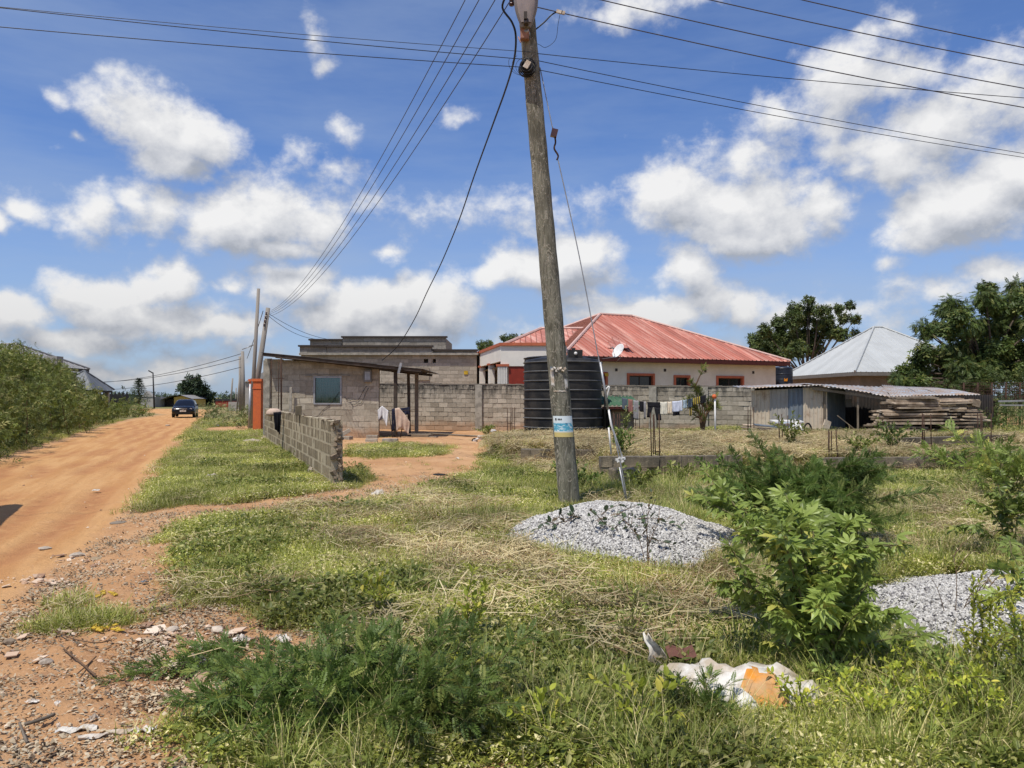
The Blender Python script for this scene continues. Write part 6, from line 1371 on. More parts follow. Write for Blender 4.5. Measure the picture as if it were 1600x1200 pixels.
def tree(name, label, cat, base, clumps, per, tmpl, size, leafmat, trunk_r=.2, fork=.35, seed=0, R_=None, droop=.4, shell=.5, minr=0.0):
    R = np.random.default_rng(seed); base = Vector(base); t = thing(name, label, cat, tuple(base))
    cen = np.array([c[:3] for c in clumps]); top_ = cen[:,2].max(); mx = cen[:,0].mean(); my = cen[:,1].mean()
    fz = base.z+(top_-base.z)*fork; m = MB(); f = Vector((base.x*.6+mx*.4, base.y*.6+my*.4, fz))
    m.tube([base-Vector((0,0,.2)), base.lerp(f,.5)+Vector((R.normal(0,.06),0,0)), f], [trunk_r*1.25, trunk_r, trunk_r*.85], 10); m.build('trunk', MT['trunk'], t)
    for c in clumps:
        p = Vector(c[:3]); mid = f.lerp(p,.5)+Vector((R.normal(0,.12),R.normal(0,.12),abs(R.normal(0,.1)))); MB().tube([f, mid, p], [trunk_r*.36, trunk_r*.20, trunk_r*.06], 6).build('limb', MT['trunk'], t)
    V, T, A_ = ellipsoid_leaves(clumps, per, tmpl, size, R, droop, shell); o = npmesh('crown', V, T, MT[leafmat], t, A_); o['kind'] = 'stuff'
    return t
def pxclumps(L_, Y, dy=1.5, seed=0, sc=1., off=(0,0), k=1., depth=.8):
    R = random.Random(seed); out = []
    for (u, v, r) in L_:
        px, py, rr = off[0]+u/k, off[1]+v/k, r/k; y = Y+R.uniform(-dy,dy); p = at(px,py,y); q = rr/F*y*sc; out.append((p.x,y,p.z,q*R.uniform(.95,1.15),q*depth*1.1,q*R.uniform(.8,1.0)))
    return out
o5 = (1180,420); k5 = 3.81
tA = [(320,190,30),(312,240,32),(240,235,45),(375,250,38),(430,240,28),(495,235,32),(565,215,32),(597,298,30),(530,292,38),(430,305,42),(380,325,45),(300,300,50),(150,325,55),(230,300,55),(60,370,48),(60,430,66),(150,420,75),(250,400,75),(350,400,66),(450,370,56),(510,390,46),(590,380,26),(30,480,60),(150,520,70),(250,480,60),(-5,420,45),(340,470,60),(100,480,60)]
tree('tree', 'tall dark open crowned tree behind the red roof and the white roof', 'tree', (X(1260,66),66,0), pxclumps(tA, 66, 2.2, 1, .95, o5, k5), 520, BUNCH, .42, 'leaf_tree', .28, .3, 11, shell=.35)
tB = [(1380,110,45),(1372,165,60),(1560,105,55),(1545,170,60),(1160,195,42),(1130,240,52),(1235,235,50),(1210,280,50),(1400,210,70),(1490,240,75),(1590,210,60),(1080,350,55),(990,335,38),(1020,380,40),(1160,355,62),(1280,330,70),(1400,330,80),(1530,340,85),(1005,490,55),(980,540,45),(1090,520,65),(1180,470,75),(1300,450,85),(1430,480,85),(1550,480,85),(890,610,50),(960,610,62),(860,650,42),(1100,610,80),(1240,590,85),(1370,590,85),(1500,600,80),(1600,610,70),(840,680,30),(930,690,45),(1700,150,90),(1720,300,120),(1740,480,120),(1800,620,120),(1000,680,50),(1120,680,50),(1250,680,60),(1300,540,80)]
tree('tree', 'big dark tree with drooping feathery leaves at the right edge behind the timber stack', 'tree', (X(1560,39),39.5,.2), pxclumps(tB, 39, 1.6, 2, 1.0, o5, k5), 1050, [PINN[0], BUNCH], .34, 'leaf_tree2', .3, .3, 12, droop=.75, shell=.4)
tF = [(480,330,36),(540,320,30),(580,360,42),(450,380,45),(520,400,60),(600,430,55),(380,430,30),(420,460,50),(500,480,70),(600,500,70),(680,500,50),(700,560,50),(640,580,60),(540,580,60),(460,560,45),(715,500,30)]
tree('tree', 'distant round grey green tree right behind the parked car', 'tree', (X(306,135),135,0), pxclumps([(520+(a-540)*1.15,b*1.12-115,c*1.25) for a,b,c in tF], 135, 2.5, 3, 1.05, (240,560), 8.0), 60, BUNCH, 1.1, 'leaf_far', .5, .2, 13, shell=.3)
tree('tree', 'small dark treetop showing over the cream porch roof', 'tree', (X(800,75),75,0), pxclumps([(330,255,18),(372,262,26),(410,262,20),(455,242,14),(350,270,20)], 75, 1, 4, 1.0, (700,460), 3.81), 400, BUNCH, .4, 'leaf_tree', .2, .5, 14)
tree('tree', 'small dark treetop just right of the unfinished building', 'tree', (X(755,78),78,0), pxclumps([(200,300,26),(240,295,22),(215,320,28),(262,300,14)], 78, 1, 5, 1.0, (700,460), 3.81), 400, BUNCH, .4, 'leaf_tree', .2, .5, 15)
# araucaria-like conifer
Yc = 105.0; ct = thing('conifer', 'small symmetrical tiered conifer beyond the left thicket', 'tree', (X(217,Yc),Yc,0)); MB().tube([(X(217,Yc),Yc,0),(X(217,Yc),Yc,Z(591,Yc))], [.15,.03], 6).build('trunk', MT['trunk'], ct)
L_ = []; R = np.random.default_rng(5)
for k in range(11):
    z = Z(593+k*3.6,Yc); w = .25+1.25*(k/10)**.9
    for a in np.linspace(0,2*math.pi,12)[:-1]+k:
        n = 16; t_ = R.random(n)[:,None]; d = np.array([math.cos(a),math.sin(a),.12]); P = np.array([X(217,Yc),Yc,z])+d*t_*w+R.normal(0,.03,(n,3)); D = d+R.normal(0,.5,(n,3)); L_.append(spread(LANCE, P, frames(D,None,.3,R), .32, R))
V, T, A_ = joinm(L_); o = npmesh('crown', V, T, MT['leaf_far'], ct, A_); o['kind'] = 'stuff'

# ------------------------------------------------------------------ thicket at the left, verge bushes
R = np.random.default_rng(21); cl = []
line_ = [(gp(px,py)) for px, py in ((-260,790),(-120,745),(-30,722),(30,704),(70,690),(110,676),(150,662),(178,655))]
topy = [(-260,520),(-60,530),(0,546),(30,555),(60,561),(97,583),(118,600),(134,612),(150,628),(185,640)]
def topz(px, Y): return Z(np.interp(px, [a for a,_ in topy], [b for _,b in topy]), Y)
for i in range(len(line_)-1):
    a, b = line_[i], line_[i+1]; L_ = (b-a).length; n = max(3, int(L_/1.0))
    for k in range(n):
        p = a.lerp(b, (k+R.random())/n)
        for dep in (0.6, 1.9, 3.4, 5.0, 6.8):
            x = p.x-dep*.93+R.normal(0,.25); y = p.y+dep*.35+R.normal(0,.25); px = 800+1200*x/y; zt = topz(px, y)
            h = max(.7, min(zt, .9+dep*.80+R.uniform(-.3,.6)))
            if R.random() < .35: cl.append((x+R.normal(0,.3), y, h+R.uniform(-.1,.35), R.uniform(.16,.34), R.uniform(.16,.34), R.uniform(.3,.6)))
            for q in range(2 if h < 1.6 else 3):
                r = R.uniform(.45,.85); z = h-r*.7-q*h*.42
                if z > 0: cl.append((x+R.normal(0,.3), y+R.normal(0,.3), max(z,.35), r*1.15, r*1.0, r*R.uniform(.7,.95)))
V, T, A_ = ellipsoid_leaves(cl, 230, [BUNCH, SPRAY], .22, R, .25, .45); o = npmesh('thicket', V, T, MT['leaf_bush'], None, A_); stuff(o, 'dense tangled green thicket along the left side of the dirt road')
m = MB(); Rr = random.Random(3)
for c in cl[::3]:
    m.tube([(c[0]+Rr.uniform(-.3,.3),c[1]+.2,0),(c[0],c[1],c[2]),(c[0]+Rr.uniform(-.3,.3),c[1],c[2]+c[5]*1.1)], [.022,.014,.005], 4, cap=False)
stuff(m.build('thicket_stems', MT['stem_brown']), 'brown stems inside the left roadside thicket')
def bushes(name, label, items, per, size, mat, seed, tmpl=None, st=True):
    R = np.random.default_rng(seed); V, T, A_ = ellipsoid_leaves(items, per, tmpl or [BUNCH, SPRAY], size, R, .2, .3); o = npmesh(name, V, T, MT[mat], None, A_)
    return o
def px_items(L_, seed=0):
    out = []
    for px, py, rpx, Y in L_: p = at(px,py,Y); r = rpx/F*Y; out.append((p.x,Y,max(p.z,.2),r*1.2,r*1.2,r*.9))
    return out
o = bushes('far_bush', '', px_items([(168,640,14,60),(182,636,14,62),(196,634,15,64),(210,636,14,66),(222,640,11,66),(175,648,10,58),(195,648,10,60),(215,646,9,62),(232,645,7,64)]), 130, .34, 'leaf_bush', 31)
tag(o, 'rounded green bush where the left thicket ends before the road bend', 'bush')
o = bushes('verge_brush', '', px_items([(322,642,12,58),(335,638,14,60),(350,640,12,60),(330,650,10,50),(350,652,12,48),(372,646,14,48),(390,642,14,46),(396,655,12,42),(372,658,12,40),(345,660,9,42),(325,662,7,42),(310,660,6,46),(385,664,8,40)]), 230, .22, 'leaf_verge', 32)
stuff(o, 'tall grassy brush on the right verge left of the orange pillar')
o = bushes('shrub', '', px_items([(1545,645,14,28),(1562,640,16,28),(1580,648,18,27.5),(1600,642,18,28),(1620,650,20,28),(1560,658,12,27),(1590,662,12,27),(1540,660,8,27),(1575,632,12,29)]), 900, .13, 'leaf_tree2', 33); tag(o, 'green shrubs in front of the rusty fence right of the timber stack', 'shrub')
o = bushes('hedge_scrub', '', px_items([(1440,612,16,37),(1470,606,16,37),(1500,600,20,37),(1530,598,22,37),(1560,590,24,37),(1590,596,24,37),(1620,590,26,37),(1410,600,14,38)]), 300, .22, 'leaf_tree', 34); stuff(o, 'dark scrub massed behind the rusty wire fence')
# dead vine tangle on the fence
m = MB(); Rr = random.Random(6)
for k in range(260):
    x = Rr.uniform(X(1478,31),X(1650,31)); y = 32.4+Rr.uniform(-.5,.5); z = Rr.uniform(.7,Z(602,32)); m.tube([(x,y,z),(x+Rr.uniform(-.3,.3),y+Rr.uniform(-.1,.1),z+Rr.uniform(-.3,.25)),(x+Rr.uniform(-.5,.5),y,z+Rr.uniform(-.5,.2))], .011, 3, cap=False)
stuff(m.build('dead_vines', MT['steel_dark']), 'reddish brown dead vines tangled on the rusty fence')
# far scrub line at the horizon
R = np.random.default_rng(8); it = []
for k in range(420):
    a = math.radians(R.uniform(-58,58)); r = R.uniform(150,330)
    px = 800+1200*math.tan(a)
    if 240 < px < 330 and r < 200: continue
    s = R.uniform(1.0,2.2); it.append((r*math.sin(a),r*math.cos(a),s*.6,s*2.0,s*2.0,s))
V, T, A_ = ellipsoid_leaves(it, 9, [BUNCH], 1.1, R, .2, .3); stuff(npmesh('far_scrub', V, T, MT['leaf_far'], None, A_), 'low line of distant scrub at the horizon')

# ------------------------------------------------------------------ plants near the camera
def stems_plant(name, label, cat, base, stems, tmpl, lsize, npl, leafmat, stemmat='stem', seed=0, leafjit=.5, r0=.008, up=.35, droop=.0, leaf_parts=False, whorl=False, start=.15, branch=0, lab_group=None, sizevar=(.7,1.2)):
    """stems: list of end offsets (dx,dy,dz) from the base with a bow; leaves set along each"""
    R = np.random.default_rng(seed); base = Vector(base); t = thing(name, label, cat, tuple(base), lab_group); L_ = []; m = MB(); parts = []
    S = []
    for (dx,dy,dz) in stems:
        e = base+Vector((dx,dy,dz)); mid = base.lerp(e,.5)+Vector((-dx*.12+R.normal(0,.02),-dy*.12+R.normal(0,.02),abs(dz)*.16+R.normal(0,.01)+.02)); S.append(smooth_pts([base+Vector((R.normal(0,.015),R.normal(0,.015),0)), mid, e], 6))
    for b in range(branch):
        q = S[int(R.integers(len(stems)))]; i = int(R.integers(3, len(q)-2)); p = q[i]; d = (q[i+1]-q[i]).normalized()+Vector(R.normal(0,.75,3)); d.z = abs(d.z)*.7+up*.3; d.normalize(); ln = (q[-1]-q[0]).length*R.uniform(.25,.5); S.append(smooth_pts([p, p+d*ln*.5+Vector((0,0,.02)), p+d*ln+Vector((0,0,-droop*ln*.4))], 5))
    for q in S:
        m.tube(q, [r0*(1-.75*i/(len(q)-1)) for i in range(len(q))], 5, cap=False)
        Lq = len(q)-1; n = max(3, int(npl*(q[-1]-q[0]).length)); ph = R.uniform(0,6.28)
        for k in range(n):
            u = start+(1-start)*(k+R.random()*.6)/n; u = min(u,.999); i = int(u*Lq); p = q[i].lerp(q[i+1], u*Lq-i); d = (q[i+1]-q[i]).normalized()
            ph += 2.4; s1 = d.cross(Vector((0,0,1))); s1 = s1.normalized() if s1.length > .1 else Vector((1,0,0)); s2 = s1.cross(d).normalized()
            o_ = (s1*math.cos(ph)+s2*math.sin(ph)); D = o_*(1-.35*u)+d*(.35+.6*u)+Vector((0,0,up*.5-droop*.6))+Vector(R.normal(0,leafjit*.4,3)); parts.append((p, D, lsize*R.uniform(*sizevar)*(.75+.4*(1-abs(2*u-1)))))
    m.build('stem', MT[stemmat], t) if not leaf_parts else m.build('stem', MT[stemmat], t)
    tm = tmpl if isinstance(tmpl, list) else [tmpl]
    if leaf_parts:
        mes = []
        for j, (V, T) in enumerate(tm):
            for rv in (.1,.35,.6,.85,.95):
                me = bpy.data.meshes.new('leaf'); me.from_pydata([tuple(v) for v in V], [], [tuple(int(i) for i in f) for f in T]); a = me.attributes.new('rnd','FLOAT','POINT'); a.data.foreach_set('value', np.full(len(V), rv, np.float32)); me.materials.append(MT[leafmat]); mes.append(me)
        if len(parts) > 295:
            idx = R.permutation(len(parts)); rest = [parts[i] for i in idx[295:]]; parts = [parts[i] for i in idx[:295]]
        else: rest = []
        D = np.array([tuple(p[1]) for p in parts]); Fm = frames(D, None, .35, R)
        for (p, d, s), Rm in zip(parts, Fm):
            o = bpy.data.objects.new('leaf', mes[int(R.integers(len(mes)))]); _link(o, t); q = Matrix([list(r) for r in Rm]).to_quaternion(); o.rotation_mode = 'QUATERNION'; o.rotation_quaternion = q; o.location = Vector(p)+(q@Vector((0,.45*s if tm is PALM or len(tm[0][0]) > 40 else 0,0)))-base; o.scale = (s,s,s)
        parts = rest
    if parts:
        P = np.array([tuple(p[0]) for p in parts]); D = np.array([tuple(p[1]) for p in parts]); S_ = np.array([p[2] for p in parts]); Fm = frames(D, None, .35, R); w = R.integers(len(tm), size=len(parts)); L_ = []
        for j, tt in enumerate(tm):
            k = w == j
            if k.any(): L_.append(spread(tt, P[k], Fm[k], S_[k], R))
        V, T, A_ = joinm(L_); o = npmesh('foliage', V, T, MT[leafmat], t, A_); o['kind'] = 'stuff'
    return t
def radial(n, rad, h, seed, ell=(1,1), jit=.3, bias=(0,0)):
    R = random.Random(seed); return [((rad*ell[0]*math.cos(a)*R.uniform(.5,1.1)+bias[0]), (rad*ell[1]*math.sin(a)*R.uniform(.5,1.1)+bias[1]), h*R.uniform(1-jit,1+jit)) for a in [2*math.pi*(i+R.random()*.5)/n for i in range(n)]]
def gz(px, py): p = gp(px, py); return Vector((p.x, p.y, hz(p.x, p.y)))
# big cassava like bush, foreground right
stems_plant('cassava_bush', 'large bright green bush with star shaped leaves in front of the right gravel heap', 'bush', gz(1283,1085), radial(9,.52,.55,1,(1,.8))+radial(6,.25,.80,2)+[(-.45,.35,.40),(.6,-.05,.26),(.4,.2,.66),(-.30,.8,.92),(-.30,.6,.85),(.15,.5,.85),(.3,.9,.8)], PALM, .118, 32, 'leaf_cass', 'stem', 3, up=.5, r0=.009, leaf_parts=True, branch=30, start=.22)
# feathery dark bush behind it
stems_plant('feathery_bush', 'dark green feathery bush growing behind the star leaved bush', 'bush', gz(1255,880)+Vector((0,.2,0)), radial(22,.95,.50,5,(1.05,.9),.2)+radial(20,.75,.68,6,(1.15,1.0),.2)+radial(14,.45,.78,8,(1.2,1.0),.15)+[(-.2,-.9,.6),(.1,-1.1,.6),(-.4,-.6,.65),(.3,-.8,.65),(.5,-1.1,.5)], PINN, .095, 95, 'leaf_feather', 'stem', 7, up=.12, r0=.007, branch=190, sizevar=(.6,1.2))
# sprawling dark shrub at the bottom left of centre
stems_plant('sprawling_shrub', 'dark feathery leaved shrub sprawling over red soil at the bottom left of centre', 'shrub', gz(560,1165), [(-.85,.40,.12),(-.62,.25,.18),(-.45,.50,.20),(-.25,.62,.22),(0,.66,.24),(.3,.60,.22),(.55,.40,.24),(.72,.15,.22),(-.6,-.05,.16),(-.25,.1,.24),(.15,.15,.26),(.4,-.1,.22),(-.15,-.35,.2),(.3,-.4,.2),(-.5,-.4,.16),(.65,.62,.18),(-.9,.1,.10),(.6,-.25,.18)], PINN, .085, 70, 'leaf_dark', 'stem', 9, up=.3, r0=.004, branch=120, sizevar=(.7,1.2), start=.04)
stems_plant('trailing_branch', 'long trailing feathery branch reaching left over bare red soil', 'branch', gz(380,1065)+Vector((0,0,.10)), [(-.30,.0,.02),(-.60,-.08,-.05),(-.68,-.22,-.07),(.2,-.05,.03),(-.35,.03,.04)], PINN, .095, 90, 'leaf_dark', 'stem', 12, up=.5, r0=.005, start=.05)
# lime upright plants
for i, (px, py, h, lab) in enumerate(((738,1040,.40,'upright lime green leafy plant just left of the centre foreground'),(725,1120,.26,'low glossy lime plant below the upright lime one'),(590,990,.30,'lime sprig standing at the top edge of the dark sprawling shrub'),(845,1180,.22,'small yellow green sprig at the bottom centre'),(1000,1180,.25,'broad leaved lime weed at the bottom left of the torn sack'))):
    stems_plant('lime_plant', lab, 'plant', gz(px,py), radial(5,.10+.04*i%3,h*.8,20+i)+[(0,0,h)], OVATE, .055, 42, 'leaf_lime', 'stem', 30+i, up=.5, r0=.004, branch=4)
# yellow green weeds bottom right: several plants
Rr = random.Random(77); wl = [(1300,1120),(1345,1095),(1395,1130),(1440,1130),(1480,1120),(1550,1100),(1540,1090),(1585,1060),(1590,1140),(1360,1180),(1450,1180),(1530,1180),(1620,1000),(1260,1160),(1625,1120),(1420,1115),(1470,1105),(1515,1100),(1555,1130),(1590,1090),(1405,1155),(1335,1150),(1560,1010),(1600,1060),(1490,1150)]
desc = ['left of the gravel','at the foot of the gravel heap','in the bottom right corner group','tall beside the pale leaf','near the right edge middle','rising before the gravel','beside the tallest spike','at the right edge','lowest at the right','bottom row left','bottom row middle','bottom row right','cut by the right edge','right of the torn sack','at the bottom right corner','behind the foremost spikes','centre of the patch','upper middle of the patch','in front of the right edge gravel','tallest near the right edge','front middle left','low beside the torn sack side','uppermost at the right','beside the star leaved plant','front row centre']
for i, (px, py) in enumerate(wl):
    stems_plant('yellow_weed', 'slender yellow green weed in the bottom right patch, '+desc[i], 'weed', gz(px,py), radial(7,.15,.24*(.7 if px < 1500 else 1),50+i)+[(Rr.uniform(-.05,.05),0,Rr.uniform(.28,.50)*(.55 if px < 1500 else 1))], OVATE, .034, 80, 'leaf_lime' if i % 4 else 'leaf_cass', 'stem', 60+i, up=.5, r0=.0035, branch=7, lab_group='slender yellow green weeds in the bottom right patch')
# right edge plants
stems_plant('star_leaf_plant', 'star leaved plant leaning in from the right edge above the gravel', 'plant', gz(1585,880), [(-.45,.0,.55),(-.3,.1,.75),(-.1,.1,.85),(-.6,-.1,.30),(.2,0,.6),(-.2,-.1,.6)], PALM, .15, 15, 'leaf_cass', 'stem', 71, up=.45, branch=5, start=.25)
stems_plant('star_leaf_plant', 'lower star leaved plant at the right edge beside the gravel heap', 'plant', gz(1615,985), [(-.25,.0,.35),(-.1,.1,.45),(-.35,-.1,.20),(.1,0,.4)], PALM, .14, 16, 'leaf_cass', 'stem', 72, up=.45, branch=3, start=.2)
stems_plant('shrub', 'bright feathery shrub at the right edge on the far side of the field', 'shrub', gz(1580,790), radial(10,.9,.75,73,(1.1,.6)), PINN, .18, 30, 'leaf_cass', 'stem', 74, branch=24)
# weeds near guy wire and along foundation
for i, (px, py, s, h, lab) in enumerate(((972,745,.35,.45,'leafy weed wrapped round the foot of the guy wire'),(1000,778,.4,.35,'dark green weed between the concrete block and foundation wall'),(912,770,.35,.30,'light green weed right of the pole foot'),(760,705,.4,.25,'green weed tuft at the edge of the red yard left of the tank'),(1395,735,.55,.50,'dark leafy weed in front of the foundation right of centre'),(1235,720,.5,.55,'bushy weed standing among the dry grass behind the feathery bush'),(880,752,.3,.25,'low weed clump against the left side of the pole'),(1060,762,.4,.30,'weed leaning on the middle of the front foundation wall'),(1130,758,.5,.32,'wide weed at the right end of the front foundation wall'),(1345,742,.5,.30,'weed hiding the grass grown foundation stretch'),(1490,745,.5,.35,'weed just left of the concrete foundation stub'))):
    b = gz(px,py); 
    if py < 730 and px > 1000: b = Vector((X(px,16.5+(i==5)*1.5),16.5+(i==5)*1.5,.4))
    stems_plant('weed', lab, 'weed', b, radial(10,s,h,80+i)+[(0,0,h*1.2)], OVATE, .085, 34, 'leaf_bush' if i % 2 else 'leaf_dark', 'stem', 90+i, up=.4, r0=.005, branch=14)
# sapling at the clothesline
sp = stems_plant('sapling', 'spindly airy sapling beside the white clothes post', 'sapling', Vector((X(1098,24.6),24.6,.42)), [(-.2,0,.75),(.05,.1,1.15),(.25,0,1.0),(-.45,0,1.05),(.5,.1,1.0),(-.1,0,1.45),(-.35,.05,1.7)], PINN, .20, 22, 'leaf_bush', 'stem_brown', 111, up=.1, r0=.03, branch=22, start=.55)
stems_plant('weed', 'tall thin weed against the kiosk wall left of the clothesline', 'weed', Vector((X(978,24.6),24.6,.42)), radial(5,.15,.6,120)+[(0,0,.9)], OVATE, .10, 22, 'leaf_verge', 'stem', 121, up=.3, r0=.006, branch=6)
# cut leafy branch lying on the gravel heap
stems_plant('cut_branch', 'cut branch with dark leaves lying across the nearer gravel heap', 'branch', Vector(gp(915,812,.33)), [(-.55,-.25,-.06),(.55,-.45,.0),(.75,-.9,-.10),(-.35,-.05,.03),(.25,-.6,0),(.95,-.35,.0)], OVATE, .095, 15, 'leaf_cut', 'stem_brown', 131, up=.35, r0=.006, branch=9, start=.1)
stems_plant('dead_twig', 'bare upright twigs standing in front of the gravel heap', 'twig', gz(1015,905), [(-.10,0,.62),(.05,.1,.70),(.10,-.05,.45),(-.2,.05,.4)], OVATE, .045, 9, 'leaf_cut', 'stem_brown', 132, up=.3, r0=.004, branch=8)
stems_plant('dead_twig', 'bare brown twigs standing on the right gravel heap', 'twig', gz(1490,1000), [(-.20,0,.40),(.05,.1,.50),(.25,-.05,.30)], LANCE, .05, 5, 'straw', 'stem_brown', 133, up=.3, r0=.0035, branch=7)

# ------------------------------------------------------------------ gravel heaps
STONE = T_([(-.5,-.35,-.3),(.45,-.4,-.25),(.5,.35,-.3),(-.4,.45,-.25),(0,-.1,.42),(.15,.2,.38),(0,0,-.5)], [(0,1,4),(1,2,5),(1,5,4),(2,3,5),(3,4,5),(3,0,4),(0,6,1),(1,6,2),(2,6,3),(3,6,0)])
def heap(label, c, rx, ry, h, n, seed, size=(.012,.026), lob=()):
    R = np.random.default_rng(seed); c = Vector(c); t = thing('gravel_heap', label, 'gravel heap', tuple(c))
    def hf(x, y):
        u = (x-c.x)/rx; v = (y-c.y)/ry; r = np.sqrt(u*u+v*v)*(1+.28*(fbm(np.arctan2(v,u)*1.2+5, np.zeros_like(u)+seed, 2, 3)-.5)); z = h*np.clip(1-r**1.6, 0, 1)**.85
        for (lx,ly,lr,lh) in lob: z = np.maximum(z, lh*np.clip(1-(((x-lx)**2+(y-ly)**2)/lr**2)**.8, 0, 1))
        return z + (fbm(x*4,y*4,seed,3)-.5)*.06*(z > .01), z
    g = np.linspace(-1.35,1.35,80); Xg, Yg = np.meshgrid(g,g); x = c.x+Xg.ravel()*rx; y = c.y+Yg.ravel()*ry; z, raw = hf(x,y); zz = np.where(raw > .012, z+c.z-.01, c.z-.12)
    i, j = np.meshgrid(np.arange(79),np.arange(79),indexing='ij'); a = i*80+j; T = np.concatenate([np.stack([a,a+1,a+81],-1).reshape(-1,3),np.stack([a,a+81,a+80],-1).reshape(-1,3)])
    npmesh('mound', np.stack([x,y,zz],1), T, MT['gravel_base'], t, smooth=True)
    u = R.uniform(-1.35,1.35,n*3); v = R.uniform(-1.35,1.35,n*3); x = c.x+u*rx; y = c.y+v*ry; z, raw = hf(x,y); k = (raw > .004+.03*(R.random(n*3)**3))|(R.random(n*3) < .16*np.exp(-5*np.maximum(0,np.hypot(u,v)-1))); x, y, z = x[k][:n], y[k][:n], z[k][:n]
    raw = raw[k][:n]; base = np.where(raw > .004, z+c.z, height(x,y)+.01); P = np.stack([x,y,base+R.uniform(-.004,.010,len(x))],1); Rm = frames(R.normal(0,1,(len(x),3)),R.normal(0,1,(len(x),3)),.5,R)
    V, T, A_ = spread(STONE, P, Rm, R.uniform(size[0],size[1],len(x))*1.25, R); o = npmesh('gravel', V, T, MT['gravel'], t, A_); o['kind'] = 'stuff'
hp1 = gp(965,850); heap('pale grey gravel heap at the foot of the leaning utility pole', (1.20,8.35,-.02), 1.40, 1.65, .46, 46000, 3, (.010,.026), lob=((1.95,8.3,.75,.28),(.35,8.1,.8,.20)))
heap('pale grey gravel heap at the right edge behind the yellow green weeds', (3.55,4.95,-.02), 1.32, 1.90, .27, 50000, 4, (.008,.021), lob=((2.9,4.4,.9,.16),(3.9,5.9,.8,.27)))

# ------------------------------------------------------------------ grass, straw, weeds: instanced on scattered points
def blade_tuft(nb, L0, L1, w, lean, rad, seed, curl=.5, b0=.5):
    R = np.random.default_rng(seed); V = []; T = []; A_ = []
    for k in range(nb):
        a = R.uniform(0,2*math.pi); r = rad*math.sqrt(R.random()); bx, by = r*math.cos(a), r*math.sin(a); L = R.uniform(L0,L1); ln = lean*R.uniform(.3,1.3); da = a+R.normal(0,.9); dx, dy = math.cos(da), math.sin(da); px_, py_ = -dy, dx; b = len(V); ww = w*R.uniform(.6,1.3)
        pts = []
        for q in (0,.5,1.): ag = min(ln*(b0+q*curl),1.5); h = L*q*math.cos(ag); d = L*q*math.sin(ag); pts.append((bx+dx*d, by+dy*d, max(h,.004)))
        V += [(pts[0][0]-px_*ww/2,pts[0][1]-py_*ww/2,-.01),(pts[0][0]+px_*ww/2,pts[0][1]+py_*ww/2,-.01),(pts[1][0]-px_*ww*.42,pts[1][1]-py_*ww*.42,pts[1][2]),(pts[1][0]+px_*ww*.42,pts[1][1]+py_*ww*.42,pts[1][2]),pts[2]]
        T += [(b,b+1,b+3),(b,b+3,b+2),(b+2,b+3,b+4)]; A_ += [R.random()]*5
    return np.array(V), np.array(T), np.array(A_)
def weed_tuft(n, h, rad, ls, seed, tm=OVATE):
    R = np.random.default_rng(seed); a = R.uniform(0,6.28,n); r = rad*np.sqrt(R.random(n)); P = np.stack([r*np.cos(a),r*np.sin(a),h*(.2+.8*R.random(n))*(1-.5*r/rad)],1); D = np.stack([np.cos(a),np.sin(a),R.uniform(-.3,.6,n)],1)+R.normal(0,.4,(n,3))
    return spread(tm, P, frames(D,None,.3,R), ls*R.uniform(.6,1.3,n), R)
def tmpl_coll(name, L_, mat):
    c = bpy.data.collections.new(name)
    for i, (V, T, A_) in enumerate(L_):
        me = bpy.data.meshes.new(name+'_%02d' % i); me.from_pydata([tuple(v) for v in V], [], [tuple(int(q) for q in t) for t in T]); a = me.attributes.new('rnd','FLOAT','POINT'); a.data.foreach_set('value', np.asarray(A_,np.float32)); me.materials.append(MT[mat])
        c.objects.link(bpy.data.objects.new(name+'_%02d' % i, me))
    return c
def scatter(name, label, P, rot, scl, idx, coll, mat):
    me = bpy.data.meshes.new(name); me.vertices.add(len(P)); me.vertices.foreach_set('co', np.asarray(P,np.float32).ravel())
    a = me.attributes.new('rot','FLOAT_VECTOR','POINT'); a.data.foreach_set('vector', np.asarray(rot,np.float32).ravel())
    a = me.attributes.new('scl','FLOAT','POINT'); a.data.foreach_set('value', np.asarray(scl,np.float32)); a = me.attributes.new('idx','INT','POINT'); a.data.foreach_set('value', np.asarray(idx,np.int32))
    o = bpy.data.objects.new(name, me); _link(o); stuff(o, label); me.materials.append(MT[mat])
    g = bpy.data.node_groups.new(name+'_nodes','GeometryNodeTree'); g.interface.new_socket('Geometry',in_out='INPUT',socket_type='NodeSocketGeometry'); g.interface.new_socket('Geometry',in_out='OUTPUT',socket_type='NodeSocketGeometry')
    n = g.nodes; l = g.links; gi = n.new('NodeGroupInput'); go = n.new('NodeGroupOutput'); iop = n.new('GeometryNodeInstanceOnPoints'); ci = n.new('GeometryNodeCollectionInfo'); ci.inputs[0].default_value = coll; ci.inputs['Separate Children'].default_value = True; ci.inputs['Reset Children'].default_value = True
    def na(nm, ty): q = n.new('GeometryNodeInputNamedAttribute'); q.data_type = ty; q.inputs[0].default_value = nm; return q.outputs['Attribute']
    l.new(gi.outputs[0], iop.inputs['Points']); l.new(ci.outputs[0], iop.inputs['Instance']); iop.inputs['Pick Instance'].default_value = True; l.new(na('idx','INT'), iop.inputs['Instance Index'])
    er = n.new('FunctionNodeEulerToRotation'); l.new(na('rot','FLOAT_VECTOR'), er.inputs[0]); l.new(er.outputs[0], iop.inputs['Rotation']); l.new(na('scl','FLOAT'), iop.inputs['Scale']); l.new(iop.outputs[0], go.inputs[0])
    md = o.modifiers.new('scatter','NODES'); md.node_group = g; return o
C_g = tmpl_coll('tuft_green', [blade_tuft(30,.04,.115,.0042,1.25,.085,i,.6,.55) for i in range(5)], 'grass_green')
